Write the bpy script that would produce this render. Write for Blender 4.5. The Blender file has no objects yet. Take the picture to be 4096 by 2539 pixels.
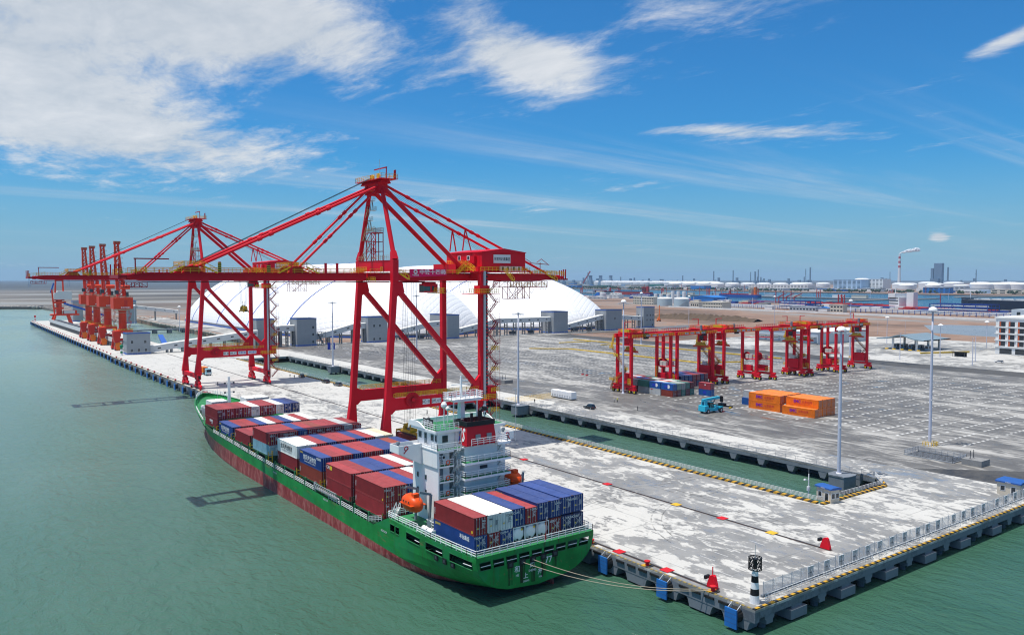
import bpy, bmesh, math, random
from mathutils import Vector, Matrix
random.seed(7)
S = bpy.context.scene
COL = S.collection
R = math.radians

# ---------------------------------------------------------------- camera
CAM_H = 47.0
YAW, PITCH = R(36.445), R(2.72)
cam_d = bpy.data.cameras.new('camera')
cam_d.sensor_width = 36.0
cam_d.lens = 36.0 * 3230.0 / 4096.0
cam_d.clip_start = 0.5
cam_d.clip_end = 60000.0
cam = bpy.data.objects.new('camera', cam_d)
COL.objects.link(cam)
cam.location = (0, 0, CAM_H)
cam.rotation_euler = (math.pi / 2 - PITCH, 0, -YAW)
S.camera = cam

# ---------------------------------------------------------------- sky, sun, exposure
SUN_TO = Vector((-0.27, 0.13, 1.0)).normalized()
SUN_EL = math.asin(SUN_TO.z)
SUN_AZ = math.atan2(SUN_TO.x, SUN_TO.y)      # clockwise from +Y


class NT:
    """small helper to write node trees"""
    def __init__(self, tree):
        self.t = tree
    def n(self, typ, **kw):
        nd = self.t.nodes.new(typ)
        for k, v in kw.items():
            setattr(nd, k, v)
        return nd
    def l(self, a, b):
        self.t.links.new(a, b)
    def math(self, op, a, b=None, c=None, clamp=False):
        m = self.n('ShaderNodeMath', operation=op, use_clamp=clamp)
        for i, x in enumerate((a, b, c)):
            if x is None:
                continue
            if isinstance(x, (int, float)):
                m.inputs[i].default_value = x
            else:
                self.l(x, m.inputs[i])
        return m.outputs[0]
    def noise(self, vec, scale, detail=4.0, rough=0.55, dist=0.0, dim='3D'):
        nd = self.n('ShaderNodeTexNoise', noise_dimensions=dim)
        nd.inputs['Scale'].default_value = scale
        nd.inputs['Detail'].default_value = detail
        nd.inputs['Roughness'].default_value = rough
        nd.inputs['Distortion'].default_value = dist
        if vec is not None:
            self.l(vec, nd.inputs['Vector'])
        return nd.outputs[0]
    def ramp(self, fac, stops):
        r = self.n('ShaderNodeValToRGB')
        cr = r.color_ramp
        while len(cr.elements) < len(stops):
            cr.elements.new(0.5)
        for e, (p, c) in zip(cr.elements, stops):
            e.position = p
            e.color = c if len(c) == 4 else (*c, 1)
        self.l(fac, r.inputs[0])
        return r.outputs[0]
    def mix(self, fac, a, b, mode='MIX'):
        m = self.n('ShaderNodeMix', data_type='RGBA', blend_type=mode)
        for s, x in ((m.inputs[0], fac), (m.inputs[6], a), (m.inputs[7], b)):
            if isinstance(x, (int, float)):
                s.default_value = x
            elif isinstance(x, tuple):
                s.default_value = x if len(x) == 4 else (*x, 1)
            else:
                self.l(x, s)
        return m.outputs[2]
    def mapping(self, vec, scale=(1, 1, 1), loc=(0, 0, 0), rot=(0, 0, 0)):
        m = self.n('ShaderNodeMapping')
        m.inputs['Scale'].default_value = scale
        m.inputs['Location'].default_value = loc
        m.inputs['Rotation'].default_value = rot
        self.l(vec, m.inputs['Vector'])
        return m.outputs[0]


SKY_TINT = (0.17, 0.58, 0.88)
SKY_CLOUD = ((4.4, 4.8, 5.2), (6.3, 6.4, 6.5))
SKY_HZ, SKY_HC = 0.85, (2.3, 3.6, 4.7)


def sky():
    w = bpy.data.worlds.new('World')
    S.world = w
    w.use_nodes = True
    t = w.node_tree
    t.nodes.clear()
    N = NT(t)
    out = N.n('ShaderNodeOutputWorld')
    bg = N.n('ShaderNodeBackground')
    bg.inputs['Strength'].default_value = 0.125
    st = N.n('ShaderNodeTexSky', sky_type='NISHITA')
    st.sun_disc = False
    st.sun_elevation = SUN_EL
    st.sun_rotation = SUN_AZ
    st.altitude = 0.0
    st.air_density = 1.15
    st.dust_density = 0.15
    st.ozone_density = 5.0
    tc = N.n('ShaderNodeTexCoord')
    d = tc.outputs['Generated']
    sep = N.n('ShaderNodeSeparateXYZ')
    N.l(d, sep.inputs[0])
    x, y, z = sep.outputs
    az = N.math('ARCTAN2', x, y)
    el = N.math('ARCSINE', z)
    # cloud sheet seen in perspective: direction projected on a level plane
    zc = N.math('ADD', N.math('MAXIMUM', z, 0.0), 0.045)
    px = N.math('DIVIDE', x, zc)
    py = N.math('DIVIDE', y, zc)
    cmb = N.n('ShaderNodeCombineXYZ')
    N.l(px, cmb.inputs[0]); N.l(py, cmb.inputs[1])
    pv = N.mapping(cmb.outputs[0], rot=(0, 0, R(-38)), scale=(1.0, 0.50, 1.0))
    big = N.noise(pv, 0.30, 3.0, 0.5)
    mid = N.noise(pv, 1.15, 7.0, 0.66, 0.5)
    fine = N.noise(pv, 5.2, 8.0, 0.70, 0.35)
    pv2 = N.mapping(cmb.outputs[0], rot=(0, 0, R(-56)), scale=(0.10, 1.0, 1.0))
    str_ = N.noise(pv2, 0.75, 8.0, 0.64, 0.7)
    # azimuth / elevation banks of the cloud field (radians)
    def bank(a0, e0, wa, we, amp, sh=0.0):
        da = N.math('DIVIDE', N.math('SUBTRACT', az, a0), wa)
        ee = N.math('ADD', el, N.math('MULTIPLY', N.math('SUBTRACT', az, a0), sh))
        de = N.math('DIVIDE', N.math('SUBTRACT', ee, e0), we)
        q = N.math('ADD', N.math('MULTIPLY', da, da), N.math('MULTIPLY', de, de))
        return N.math('MULTIPLY', N.math('EXPONENT', N.math('MULTIPLY', q, -1.0)), amp)
    banks = [bank(0.08, 0.31, 0.34, 0.085, 0.34), bank(0.33, 0.285, 0.20, 0.055, 0.30, 0.10),
             bank(0.05, 0.215, 0.20, 0.05, 0.30), bank(0.19, 0.155, 0.22, 0.042, 0.37, 0.08),
             bank(0.655, 0.262, 0.095, 0.034, 0.30, 0.22), bank(0.60, 0.325, 0.06, 0.03, 0.14), bank(0.90, 0.325, 0.14, 0.025, 0.14),
             bank(0.90, 0.173, 0.13, 0.010, 0.24, 0.05), bank(1.19, 0.248, 0.05, 0.010, 0.24, -0.35),
             bank(1.121, 0.0455, 0.012, 0.005, 0.42)]
    msk = banks[0]
    for b in banks[1:]:
        msk = N.math('ADD', msk, b)
    hi = N.n('ShaderNodeMapRange', interpolation_type='SMOOTHSTEP')   # sheet thickened overhead, out of view, to whiten the ambient light
    hi.inputs[1].default_value = 0.40; hi.inputs[2].default_value = 0.85; hi.inputs[4].default_value = 0.27
    N.l(el, hi.inputs[0])
    msk = N.math('ADD', msk, hi.outputs[0])
    tex = N.math('ADD', N.math('MULTIPLY', mid, 0.62), N.math('MULTIPLY', fine, 0.40))
    dens = N.math('ADD', N.math('ADD', N.math('MULTIPLY', big, 0.28), tex), msk)
    cov = N.n('ShaderNodeMapRange', interpolation_type='SMOOTHSTEP')
    cov.inputs[1].default_value = 0.735; cov.inputs[2].default_value = 0.99
    N.l(dens, cov.inputs[0])
    thin = N.n('ShaderNodeMapRange', interpolation_type='SMOOTHSTEP')
    thin.inputs[1].default_value = 0.46; thin.inputs[2].default_value = 0.74; thin.inputs[4].default_value = 0.72
    N.l(str_, thin.inputs[0])
    band = bank(0.90, 0.105, 0.8, 0.075, 1.0)
    hz = N.math('MULTIPLY', thin.outputs[0], band)
    a = N.math('MAXIMUM', cov.outputs[0], hz, clamp=True)
    # cloud tone: denser cells greyer, thin rims bright
    f2 = N.n('ShaderNodeMapRange'); f2.inputs[1].default_value = 0.42; f2.inputs[2].default_value = 0.66
    N.l(tex, f2.inputs[0])
    shade = N.mix(f2.outputs[0], SKY_CLOUD[0], SKY_CLOUD[1])
    skyc = N.mix(1.0, st.outputs[0], SKY_TINT, 'MULTIPLY')
    # air near the horizon is paler
    hzf = N.n('ShaderNodeMapRange', interpolation_type='SMOOTHSTEP'); hzf.inputs[1].default_value = 0.16; hzf.inputs[2].default_value = -0.02
    hzf.inputs[4].default_value = SKY_HZ
    N.l(el, hzf.inputs[0])
    skyc = N.mix(hzf.outputs[0], skyc, SKY_HC)
    colr = N.mix(N.math('MULTIPLY', a, 0.90), skyc, shade)
    N.l(colr, bg.inputs['Color'])
    N.l(bg.outputs[0], out.inputs[0])


sky()
sl = bpy.data.lights.new('sun', 'SUN')
sl.energy = 4.6
sl.angle = R(0.53)
sl.color = (1.0, 0.955, 0.89)
sun = bpy.data.objects.new('sun', sl)
COL.objects.link(sun)
sun.rotation_euler = SUN_TO.to_track_quat('Z', 'Y').to_euler()
sun.location = (0, 0, 300)
S.view_settings.view_transform = 'Standard'
S.view_settings.look = 'None'
S.view_settings.gamma = 1.0
S.view_settings.use_curve_mapping = False
S.view_settings.exposure = 0.06
S.cycles.max_bounces = 6
S.cycles.diffuse_bounces = 2
S.cycles.glossy_bounces = 3
S.cycles.transmission_bounces = 3
S.cycles.volume_bounces = 0
S.cycles.transparent_max_bounces = 8
S.cycles.use_denoising = True
S.cycles.pixel_filter_type = 'BLACKMAN_HARRIS'
S.cycles.filter_width = 1.15
S.render.use_persistent_data = False


# ---------------------------------------------------------------- helpers
def hexc(h):
    h = h.lstrip('#')
    o = []
    for i in (0, 2, 4):
        c = int(h[i:i + 2], 16) / 255
        o.append(c / 12.92 if c <= 0.04045 else ((c + 0.055) / 1.055) ** 2.4)
    return tuple(o)


class MB:
    def __init__(self):
        self.v = []
        self.f = []
    def box(self, x0, x1, y0, y1, z0, z1):
        n = len(self.v)
        self.v += [(x0, y0, z0), (x1, y0, z0), (x1, y1, z0), (x0, y1, z0), (x0, y0, z1), (x1, y0, z1), (x1, y1, z1), (x0, y1, z1)]
        self.f += [tuple(n + i for i in q) for q in ((0, 3, 2, 1), (4, 5, 6, 7), (0, 1, 5, 4), (1, 2, 6, 5), (2, 3, 7, 6), (3, 0, 4, 7))]
        return self
    def cbox(self, cx, cy, cz, sx, sy, sz, rz=0.0, ry=0.0, rx=0.0):
        n = len(self.v)
        m = Matrix.Rotation(rz, 3, 'Z') @ Matrix.Rotation(ry, 3, 'Y') @ Matrix.Rotation(rx, 3, 'X')
        for k in (-.5, .5):
            for (i, j) in ((-.5, -.5), (.5, -.5), (.5, .5), (-.5, .5)):
                p = m @ Vector((i * sx, j * sy, k * sz))
                self.v.append((p.x + cx, p.y + cy, p.z + cz))
        self.f += [tuple(n + i for i in q) for q in ((0, 3, 2, 1), (4, 5, 6, 7), (0, 1, 5, 4), (1, 2, 6, 5), (2, 3, 7, 6), (3, 0, 4, 7))]
        return self
    def _frame(self, p, q, up):
        p, q = Vector(p), Vector(q)
        d = (q - p)
        d = d.normalized() if d.length > 1e-9 else Vector((0, 0, 1))
        u = Vector(up)
        if abs(d.dot(u)) > 0.98:
            u = Vector((0, 1, 0)) if abs(d.y) < 0.9 else Vector((1, 0, 0))
        s = d.cross(u).normalized()
        u = s.cross(d).normalized()
        return p, q, s, u
    def beam(self, p, q, w, h, w2=None, h2=None, up=(0, 0, 1), caps=True):
        p, q, s, u = self._frame(p, q, up)
        w2 = w if w2 is None else w2
        h2 = h if h2 is None else h2
        n = len(self.v)
        for c, a, b in ((p, w, h), (q, w2, h2)):
            for (i, j) in ((-.5, -.5), (.5, -.5), (.5, .5), (-.5, .5)):
                self.v.append(tuple(c + s * (i * a) + u * (j * b)))
        fs = [(0, 1, 5, 4), (1, 2, 6, 5), (2, 3, 7, 6), (3, 0, 4, 7)]
        if caps:
            fs += [(3, 2, 1, 0), (4, 5, 6, 7)]
        self.f += [tuple(n + i for i in t) for t in fs]
        return self
    def tube(self, p, q, r, n=8, r2=None, caps=True):
        p, q, s, u = self._frame(p, q, (0, 0, 1))
        r2 = r if r2 is None else r2
        b = len(self.v)
        for c, rr in ((p, r), (q, r2)):
            for i in range(n):
                a = 2 * math.pi * i / n
                self.v.append(tuple(c + s * (math.cos(a) * rr) + u * (math.sin(a) * rr)))
        for i in range(n):
            j = (i + 1) % n
            self.f.append((b + i, b + j, b + n + j, b + n + i))
        if caps:
            self.f.append(tuple(b + i for i in range(n))[::-1])
            self.f.append(tuple(b + n + i for i in range(n)))
        return self
    def path(self, pts, r, n=5):
        for a, b in zip(pts, pts[1:]):
            self.tube(a, b, r, n, caps=False)
        return self
    def lathe(self, cx, cy, prof, n=16, cap_top=True, cap_bot=False, a0=0.0):
        b = len(self.v)
        for (r, z) in prof:
            for i in range(n):
                a = a0 + 2 * math.pi * i / n
                self.v.append((cx + math.cos(a) * r, cy + math.sin(a) * r, z))
        for k in range(len(prof) - 1):
            for i in range(n):
                j = (i + 1) % n
                self.f.append((b + k * n + i, b + k * n + j, b + (k + 1) * n + j, b + (k + 1) * n + i))
        if cap_top:
            k = len(prof) - 1
            self.f.append(tuple(b + k * n + i for i in range(n)))
        if cap_bot:
            self.f.append(tuple(b + i for i in range(n))[::-1])
        return self
    def ext(self, poly, axis, a0, a1):
        """extrude a 2-D polygon; axis x: poly (y,z); y: poly (x,z); z: poly (x,y)"""
        n = len(poly)
        b = len(self.v)
        for a in (a0, a1):
            for (i, j) in poly:
                self.v.append({'x': (a, i, j), 'y': (i, a, j), 'z': (i, j, a)}[axis])
        for i in range(n):
            j = (i + 1) % n
            self.f.append((b + i, b + j, b + n + j, b + n + i))
        self.f.append(tuple(b + i for i in range(n))[::-1])
        self.f.append(tuple(b + n + i for i in range(n)))
        return self
    def poly(self, pts):
        b = len(self.v)
        self.v += [tuple(p) for p in pts]
        self.f.append(tuple(range(b, b + len(pts))))
        return self
    def rail(self, pts, h=1.1, step=1.8, t=0.06, bars=2, closed=False):
        pts = [Vector(p) for p in pts]
        if closed:
            pts.append(pts[0])
        for a, b in zip(pts, pts[1:]):
            L = (b - a).length
            k = max(1, int(round(L / step)))
            for i in range(k + 1):
                p = a.lerp(b, i / k)
                self.beam(p, p + Vector((0, 0, h)), t, t, caps=False)
            for j in range(bars):
                z = Vector((0, 0, h * (j + 1) / bars))
                self.beam(a + z, b + z, t, t, caps=False)
        return self
    def stair(self, p, q, w, side, t=0.05, rail=True, step=0.3):
        """open flight from p up to q; side = horizontal unit vector across the flight"""
        p, q, s = Vector(p), Vector(q), Vector(side)
        for k in (-.5, .5):
            self.beam(p + s * (w * k), q + s * (w * k), t, 0.22)
            if rail:
                z = Vector((0, 0, 1.0))
                self.beam(p + s * (w * k) + z, q + s * (w * k) + z, t, t, caps=False)
                m = int(max(2, (q - p).length // 1.4))
                for i in range(m + 1):
                    c = p.lerp(q, i / m) + s * (w * k)
                    self.beam(c, c + z, t, t, caps=False)
        m = max(3, int(abs(q.z - p.z) / step))
        for i in range(m):
            c = p.lerp(q, (i + .5) / m)
            self.beam(c - s * (w * .5), c + s * (w * .5), 0.24, 0.04)
        return self
    def mesh(self, name, mat=None, smooth=False):
        me = bpy.data.meshes.new(name)
        me.from_pydata(self.v, [], self.f)
        bm = bmesh.new(); bm.from_mesh(me)
        bmesh.ops.recalc_face_normals(bm, faces=bm.faces)
        bm.to_mesh(me); bm.free()
        if mat is not None:
            me.materials.append(M(mat) if isinstance(mat, str) else mat)
        if smooth:
            me.polygons.foreach_set('use_smooth', [True] * len(me.polygons))
        return me
    def build(self, name, mat=None, parent=None, smooth=False, loc=None):
        return put(self.mesh(name, mat, smooth), name, parent, loc)


def put(me, name, parent=None, loc=None, rz=0.0):
    o = bpy.data.objects.new(name, me)
    COL.objects.link(o)
    if parent is not None:
        o.parent = parent
    if loc is not None:
        o.location = loc
    if rz:
        o.rotation_euler = (0, 0, rz)
    return o


def tag(o, label=None, cat=None, group=None, kind=None):
    if label: o['label'] = label
    if cat: o['category'] = cat
    if group: o['group'] = group
    if kind: o['kind'] = kind
    return o


def thing(name, label, cat, loc=(0, 0, 0), rz=0.0, group=None):
    o = bpy.data.objects.new(name, None)
    o.empty_display_size = 0.5
    COL.objects.link(o)
    o.location = loc
    o.rotation_euler = (0, 0, rz)
    return tag(o, label, cat, group)


def struct(o):
    o['kind'] = 'structure'
    return o


def dup(root, loc=None, rz=None, label=None, parent=None):
    c = root.copy()
    COL.objects.link(c)
    if parent is not None:
        c.parent = parent
    if loc is not None: c.location = loc
    if rz is not None: c.rotation_euler = (0, 0, rz)
    if label: c['label'] = label
    for ch in list(root.children):
        dup(ch, parent=c)
    return c


_text_cache = {}
def text(s, size, mat, parent, loc, axis, name='lettering', bold=0.0, sx=1.0):
    """flat lettering. axis: '-y' reads from -Y side, '-x' reads from -X side, '+x', '+y', 'top'. loc = centre"""
    key = (s, bold)
    if key not in _text_cache:
        cu = bpy.data.curves.new('t', 'FONT')
        cu.body = s
        cu.align_x = 'CENTER'; cu.align_y = 'CENTER'
        cu.resolution_u = 2
        cu.offset = bold
        ob = bpy.data.objects.new('t', cu)
        COL.objects.link(ob)
        dg = bpy.context.evaluated_depsgraph_get()
        me = bpy.data.meshes.new_from_object(ob.evaluated_get(dg))
        bpy.data.objects.remove(ob)
        _text_cache[key] = me
    me = _text_cache[key].copy()
    me.name = name
    me.materials.clear()
    me.materials.append(M(mat))
    o = put(me, name, parent, loc)
    o.scale = (size * sx, size, size)
    o.rotation_euler = {'-y': (R(90), 0, 0), '+y': (R(90), 0, R(180)), '-x': (R(90), 0, R(-90)), '+x': (R(90), 0, R(90)), 'top': (0, 0, 0)}[axis]
    return o


# ---------------------------------------------------------------- materials
MATS = {}
def M(n):
    return MATS[n]


def newmat(name):
    m = bpy.data.materials.new(name)
    m.use_nodes = True
    t = m.node_tree
    t.nodes.clear()
    N = NT(t)
    out = N.n('ShaderNodeOutputMaterial')
    bs = N.n('ShaderNodeBsdfPrincipled')
    N.l(bs.outputs[0], out.inputs[0])
    MATS[name] = m
    return N, bs, out


def paint(name, c, rough=0.45, var=0.12, scale=0.35, rust=0.0, metal=0.0, rustc=(0.10, 0.045, 0.02), spec=0.28):
    """painted or raw surface with uneven tone, fine grain and optional run-down rust"""
    N, bs, out = newmat(name)
    c = hexc(c) if isinstance(c, str) else c
    tc = N.n('ShaderNodeTexCoord')
    o = tc.outputs['Object']
    n1 = N.noise(o, scale, 5.0, 0.6)
    n2 = N.noise(o, scale * 9, 3.0, 0.6)
    f = N.math('ADD', N.math('MULTIPLY', n1, 0.7), N.math('MULTIPLY', n2, 0.3))
    lo = tuple(x * (1 - var) for x in c)
    hi = tuple(min(1, x * (1 + var * 0.8)) for x in c)
    colr = N.ramp(f, [(0.32, lo), (0.68, hi)])
    if rust:
        mp = N.mapping(o, scale=(1.3, 1.3, 0.16))
        rn = N.noise(mp, 1.1, 6.0, 0.65)
        mk = N.n('ShaderNodeMapRange'); mk.inputs[1].default_value = 0.60; mk.inputs[2].default_value = 0.74
        N.l(rn, mk.inputs[0])
        colr = N.mix(N.math('MULTIPLY', mk.outputs[0], rust), colr, rustc)
    N.l(colr, bs.inputs['Base Color'])
    bs.inputs['Roughness'].default_value = rough
    bs.inputs['Metallic'].default_value = metal
    bs.inputs['Specular IOR Level'].default_value = spec
    rr = N.math('ADD', N.math('MULTIPLY', n2, 0.2), rough - 0.1, clamp=True)
    N.l(rr, bs.inputs['Roughness'])
    return MATS[name]


paint('crane_red', (0.72, 0.004, 0.020), 0.55, 0.10, 0.12, rust=0.10, rustc=(0.3, 0.02, 0.02), spec=0.25)
paint('dark_red', (0.42, 0.006, 0.015), 0.5, 0.15, 0.3)
paint('rail_yellow', (0.85, 0.53, 0.02), 0.5, 0.15, 1.0)
paint('machine_yellow', (0.62, 0.40, 0.015), 0.45, 0.18, 0.6, rust=0.25)
paint('white_paint', (0.86, 0.86, 0.85), 0.45, 0.05, 0.4, rust=0.05)
paint('sign_white', (0.74, 0.75, 0.76), 0.5, 0.05, 0.8)
paint('ink', (0.02, 0.02, 0.022), 0.6, 0.1, 2.0)
paint('letter_white', (0.82, 0.82, 0.82), 0.6, 0.05, 2.0)
paint('letter_yellow', (0.8, 0.55, 0.03), 0.6, 0.05, 2.0)
paint('letter_blue', (0.02, 0.05, 0.42), 0.6, 0.05, 2.0)
paint('letter_purple', (0.26, 0.02, 0.30), 0.6, 0.05, 2.0)
paint('letter_red', (0.55, 0.015, 0.04), 0.6, 0.05, 2.0)
paint('black', (0.014, 0.014, 0.016), 0.5, 0.2, 1.0)
paint('cable', (0.03, 0.03, 0.035), 0.5, 0.2, 1.0)
paint('rubber', (0.018, 0.018, 0.018), 0.75, 0.25, 1.2)
paint('grey_steel', (0.30, 0.32, 0.34), 0.5, 0.12, 0.5, rust=0.1)
paint('galv', (0.50, 0.53, 0.56), 0.42, 0.1, 0.8, metal=0.3)
paint('pole_grey', (0.55, 0.57, 0.66), 0.42, 0.06, 0.4)
paint('dark_steel', (0.06, 0.065, 0.075), 0.5, 0.2, 0.8)
paint('window_dark', (0.02, 0.028, 0.036), 0.12, 0.3, 0.9, spec=0.6)
paint('glass_green', (0.05, 0.12, 0.11), 0.1, 0.2, 0.9, spec=0.6)
paint('orange_lifeboat', (0.80, 0.085, 0.008), 0.4, 0.08, 0.6)
paint('flag_red', (0.55, 0.012, 0.02), 0.7, 0.08, 0.6)
paint('kerb_yellow', (0.66, 0.40, 0.03), 0.7, 0.2, 0.8)
paint('kerb_black', (0.03, 0.03, 0.032), 0.7, 0.2, 0.8)
# ---------------------------------------------------------------- surfaces of the setting
SEA_Z = -3.6


def mat_water():
    N, bs, out = newmat('water')
    tc = N.n('ShaderNodeTexCoord')
    o = tc.outputs['Object']
    big = N.noise(o, 0.006, 4.0, 0.55)
    mid = N.noise(N.mapping(o, rot=(0, 0, R(20)), scale=(1.0, 0.45, 1)), 0.02, 5.0, 0.6, 0.8)
    f = N.math('ADD', N.math('MULTIPLY', big, 0.6), N.math('MULTIPLY', mid, 0.4))
    c = N.ramp(f, [(0.30, (0.024, 0.086, 0.050)), (0.5, (0.044, 0.116, 0.076)), (0.72, (0.074, 0.150, 0.108))])
    # open channel far to the east is bluer than the silty berth
    sep = N.n('ShaderNodeSeparateXYZ'); N.l(o, sep.inputs[0])
    mr = N.n('ShaderNodeMapRange'); mr.inputs[1].default_value = 600; mr.inputs[2].default_value = 1300
    N.l(sep.outputs[0], mr.inputs[0])
    c = N.mix(mr.outputs[0], c, (0.006, 0.060, 0.105))
    mr2 = N.n('ShaderNodeMapRange'); mr2.inputs[1].default_value = 90; mr2.inputs[2].default_value = 620
    N.l(sep.outputs[1], mr2.inputs[0])
    c = N.mix(N.math('MULTIPLY', mr2.outputs[0], N.math('SUBTRACT', 1.0, mr.outputs[0])), c, (0.18, 0.27, 0.225))
    N.l(c, bs.inputs['Base Color'])
    wp = N.n('ShaderNodeMapRange'); wp.inputs[1].default_value = .35; wp.inputs[2].default_value = .65; wp.inputs[3].default_value = .06; wp.inputs[4].default_value = .26
    N.l(N.noise(N.mapping(o, rot=(0, 0, R(28)), scale=(1, .3, 1)), .012, 4, .6, 1.0), wp.inputs[0])
    N.l(wp.outputs[0], bs.inputs['Roughness'])
    bs.inputs['IOR'].default_value = 1.33
    w1 = N.noise(N.mapping(o, rot=(0, 0, R(-25)), scale=(1, 0.5, 1)), 0.55, 4.0, 0.6, 0.5)
    w2 = N.noise(o, 2.3, 3.0, 0.6)
    w3 = N.noise(N.mapping(o, rot=(0, 0, R(35)), scale=(1, 0.4, 1)), 0.09, 3.0, 0.5)
    h = N.math('ADD', N.math('ADD', N.math('MULTIPLY', w1, 0.75), N.math('MULTIPLY', w2, 0.16)), N.math('MULTIPLY', w3, 1.2))
    bp = N.n('ShaderNodeBump'); bp.inputs['Strength'].default_value = 0.9; bp.inputs['Distance'].default_value = 0.85
    N.l(N.math('MULTIPLY', h, N.math('ADD', .55, N.math('MULTIPLY', wp.outputs[0], 3.0))), bp.inputs['Height']); N.l(bp.outputs[0], bs.inputs['Normal'])


def mat_concrete(name, dry, wet, lo, hi, scale, stretch=(1, 1, 1), rot=0.0, shift=(0, 0, 0), joints=None, puddle=True, cracks=True, dry_y=0.0):
    """concrete that has partly dried after rain: pale dry patches, grey damp ones, a little standing water"""
    N, bs, out = newmat(name)
    tc = N.n('ShaderNodeTexCoord')
    o = tc.outputs['Object']
    p = N.mapping(o, scale=stretch, rot=(0, 0, rot), loc=shift)
    a = N.noise(p, scale, 7.0, 0.60, 1.2)
    b = N.noise(p, scale * 0.16, 3.0, 0.5)
    cst = N.noise(p, scale * 5.5, 5.0, 0.62, 0.6)
    f = N.math('ADD', N.math('ADD', N.math('MULTIPLY', a, 0.46), N.math('MULTIPLY', b, 0.36)), N.math('MULTIPLY', cst, 0.32))
    if dry_y:                              # the far berth has dried longer
        s0 = N.n('ShaderNodeSeparateXYZ'); N.l(o, s0.inputs[0])
        f = N.math('ADD', f, N.math('MULTIPLY', N.math('MINIMUM', N.math('SUBTRACT', s0.outputs[1], 110.0), 260.0), dry_y))
    mk = N.n('ShaderNodeMapRange', interpolation_type='SMOOTHSTEP')
    mk.inputs[1].default_value = lo; mk.inputs[2].default_value = hi
    N.l(f, mk.inputs[0])
    w = mk.outputs[0]                      # 1 = dry
    grain = N.noise(o, 2.2, 6.0, 0.7)
    tone = N.noise(o, 0.05, 3.0, 0.5)
    d2 = tuple(x * 0.86 for x in dry)
    dcol = N.ramp(N.math('ADD', N.math('MULTIPLY', grain, 0.5), N.math('MULTIPLY', tone, 0.5)), [(0.3, d2), (0.6, dry)])
    w2 = tuple(x * 0.72 for x in wet)
    wcol = N.ramp(N.noise(o, 0.11, 5.0, 0.6), [(0.35, w2), (0.62, wet)])
    col = N.mix(w, wcol, dcol)
    if cracks:
        vo = N.n('ShaderNodeTexVoronoi', feature='DISTANCE_TO_EDGE')
        vo.inputs['Scale'].default_value = 0.11
        wv = N.n('ShaderNodeVectorMath', operation='ADD')
        N.l(p, wv.inputs[0])
        nn = N.n('ShaderNodeTexNoise'); nn.inputs['Scale'].default_value = 0.25; nn.inputs['Detail'].default_value = 4
        N.l(o, nn.inputs['Vector'])
        sc = N.n('ShaderNodeVectorMath', operation='SCALE'); sc.inputs['Scale'].default_value = 7.0
        N.l(nn.outputs['Color'], sc.inputs[0]); N.l(sc.outputs[0], wv.inputs[1])
        N.l(wv.outputs[0], vo.inputs['Vector'])
        ck = N.n('ShaderNodeMapRange'); ck.inputs[1].default_value = 0.012; ck.inputs[2].default_value = 0.035
        ck.inputs[3].default_value = 0.75; ck.inputs[4].default_value = 0.0
        N.l(vo.outputs['Distance'], ck.inputs[0])
        # seepage lines show only in the dried areas and break up along their run
        brk = N.n('ShaderNodeMapRange'); brk.inputs[1].default_value = 0.42; brk.inputs[2].default_value = 0.56
        N.l(N.noise(o, 0.13, 3.0, 0.6), brk.inputs[0])
        cf = N.math('MULTIPLY', N.math('MULTIPLY', ck.outputs[0], w), brk.outputs[0])
        col = N.mix(cf, col, tuple(x * 1.1 for x in wet))
    if joints:
        sep = N.n('ShaderNodeSeparateXYZ'); N.l(o, sep.inputs[0])
        m = None
        for ax, step in joints:
            q = N.math('ABSOLUTE', N.math('SUBTRACT', N.math('FRACT', N.math('DIVIDE', sep.outputs[ax], step)), 0.5))
            e = N.math('GREATER_THAN', q, 0.5 - 0.09 / step)
            m = e if m is None else N.math('MAXIMUM', m, e)
        col = N.mix(N.math('MULTIPLY', m, 0.45), col, tuple(x * 0.5 for x in wet))
    N.l(col, bs.inputs['Base Color'])
    # standing water where it is lowest
    pd = N.n('ShaderNodeMapRange', interpolation_type='SMOOTHSTEP')
    pd.inputs[1].default_value = lo - 0.035; pd.inputs[2].default_value = lo - 0.10
    pd.inputs[3].default_value = 0.0; pd.inputs[4].default_value = 1.0
    N.l(f, pd.inputs[0])
    rough = N.math('ADD', N.math('MULTIPLY', w, 0.25), 0.62)
    if puddle:
        rough = N.math('SUBTRACT', rough, N.math('MULTIPLY', pd.outputs[0], 0.55), clamp=True)
    N.l(rough, bs.inputs['Roughness'])
    bp = N.n('ShaderNodeBump'); bp.inputs['Strength'].default_value = 0.15; bp.inputs['Distance'].default_value = 0.03
    N.l(grain, bp.inputs['Height']); N.l(bp.outputs[0], bs.inputs['Normal'])


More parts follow.
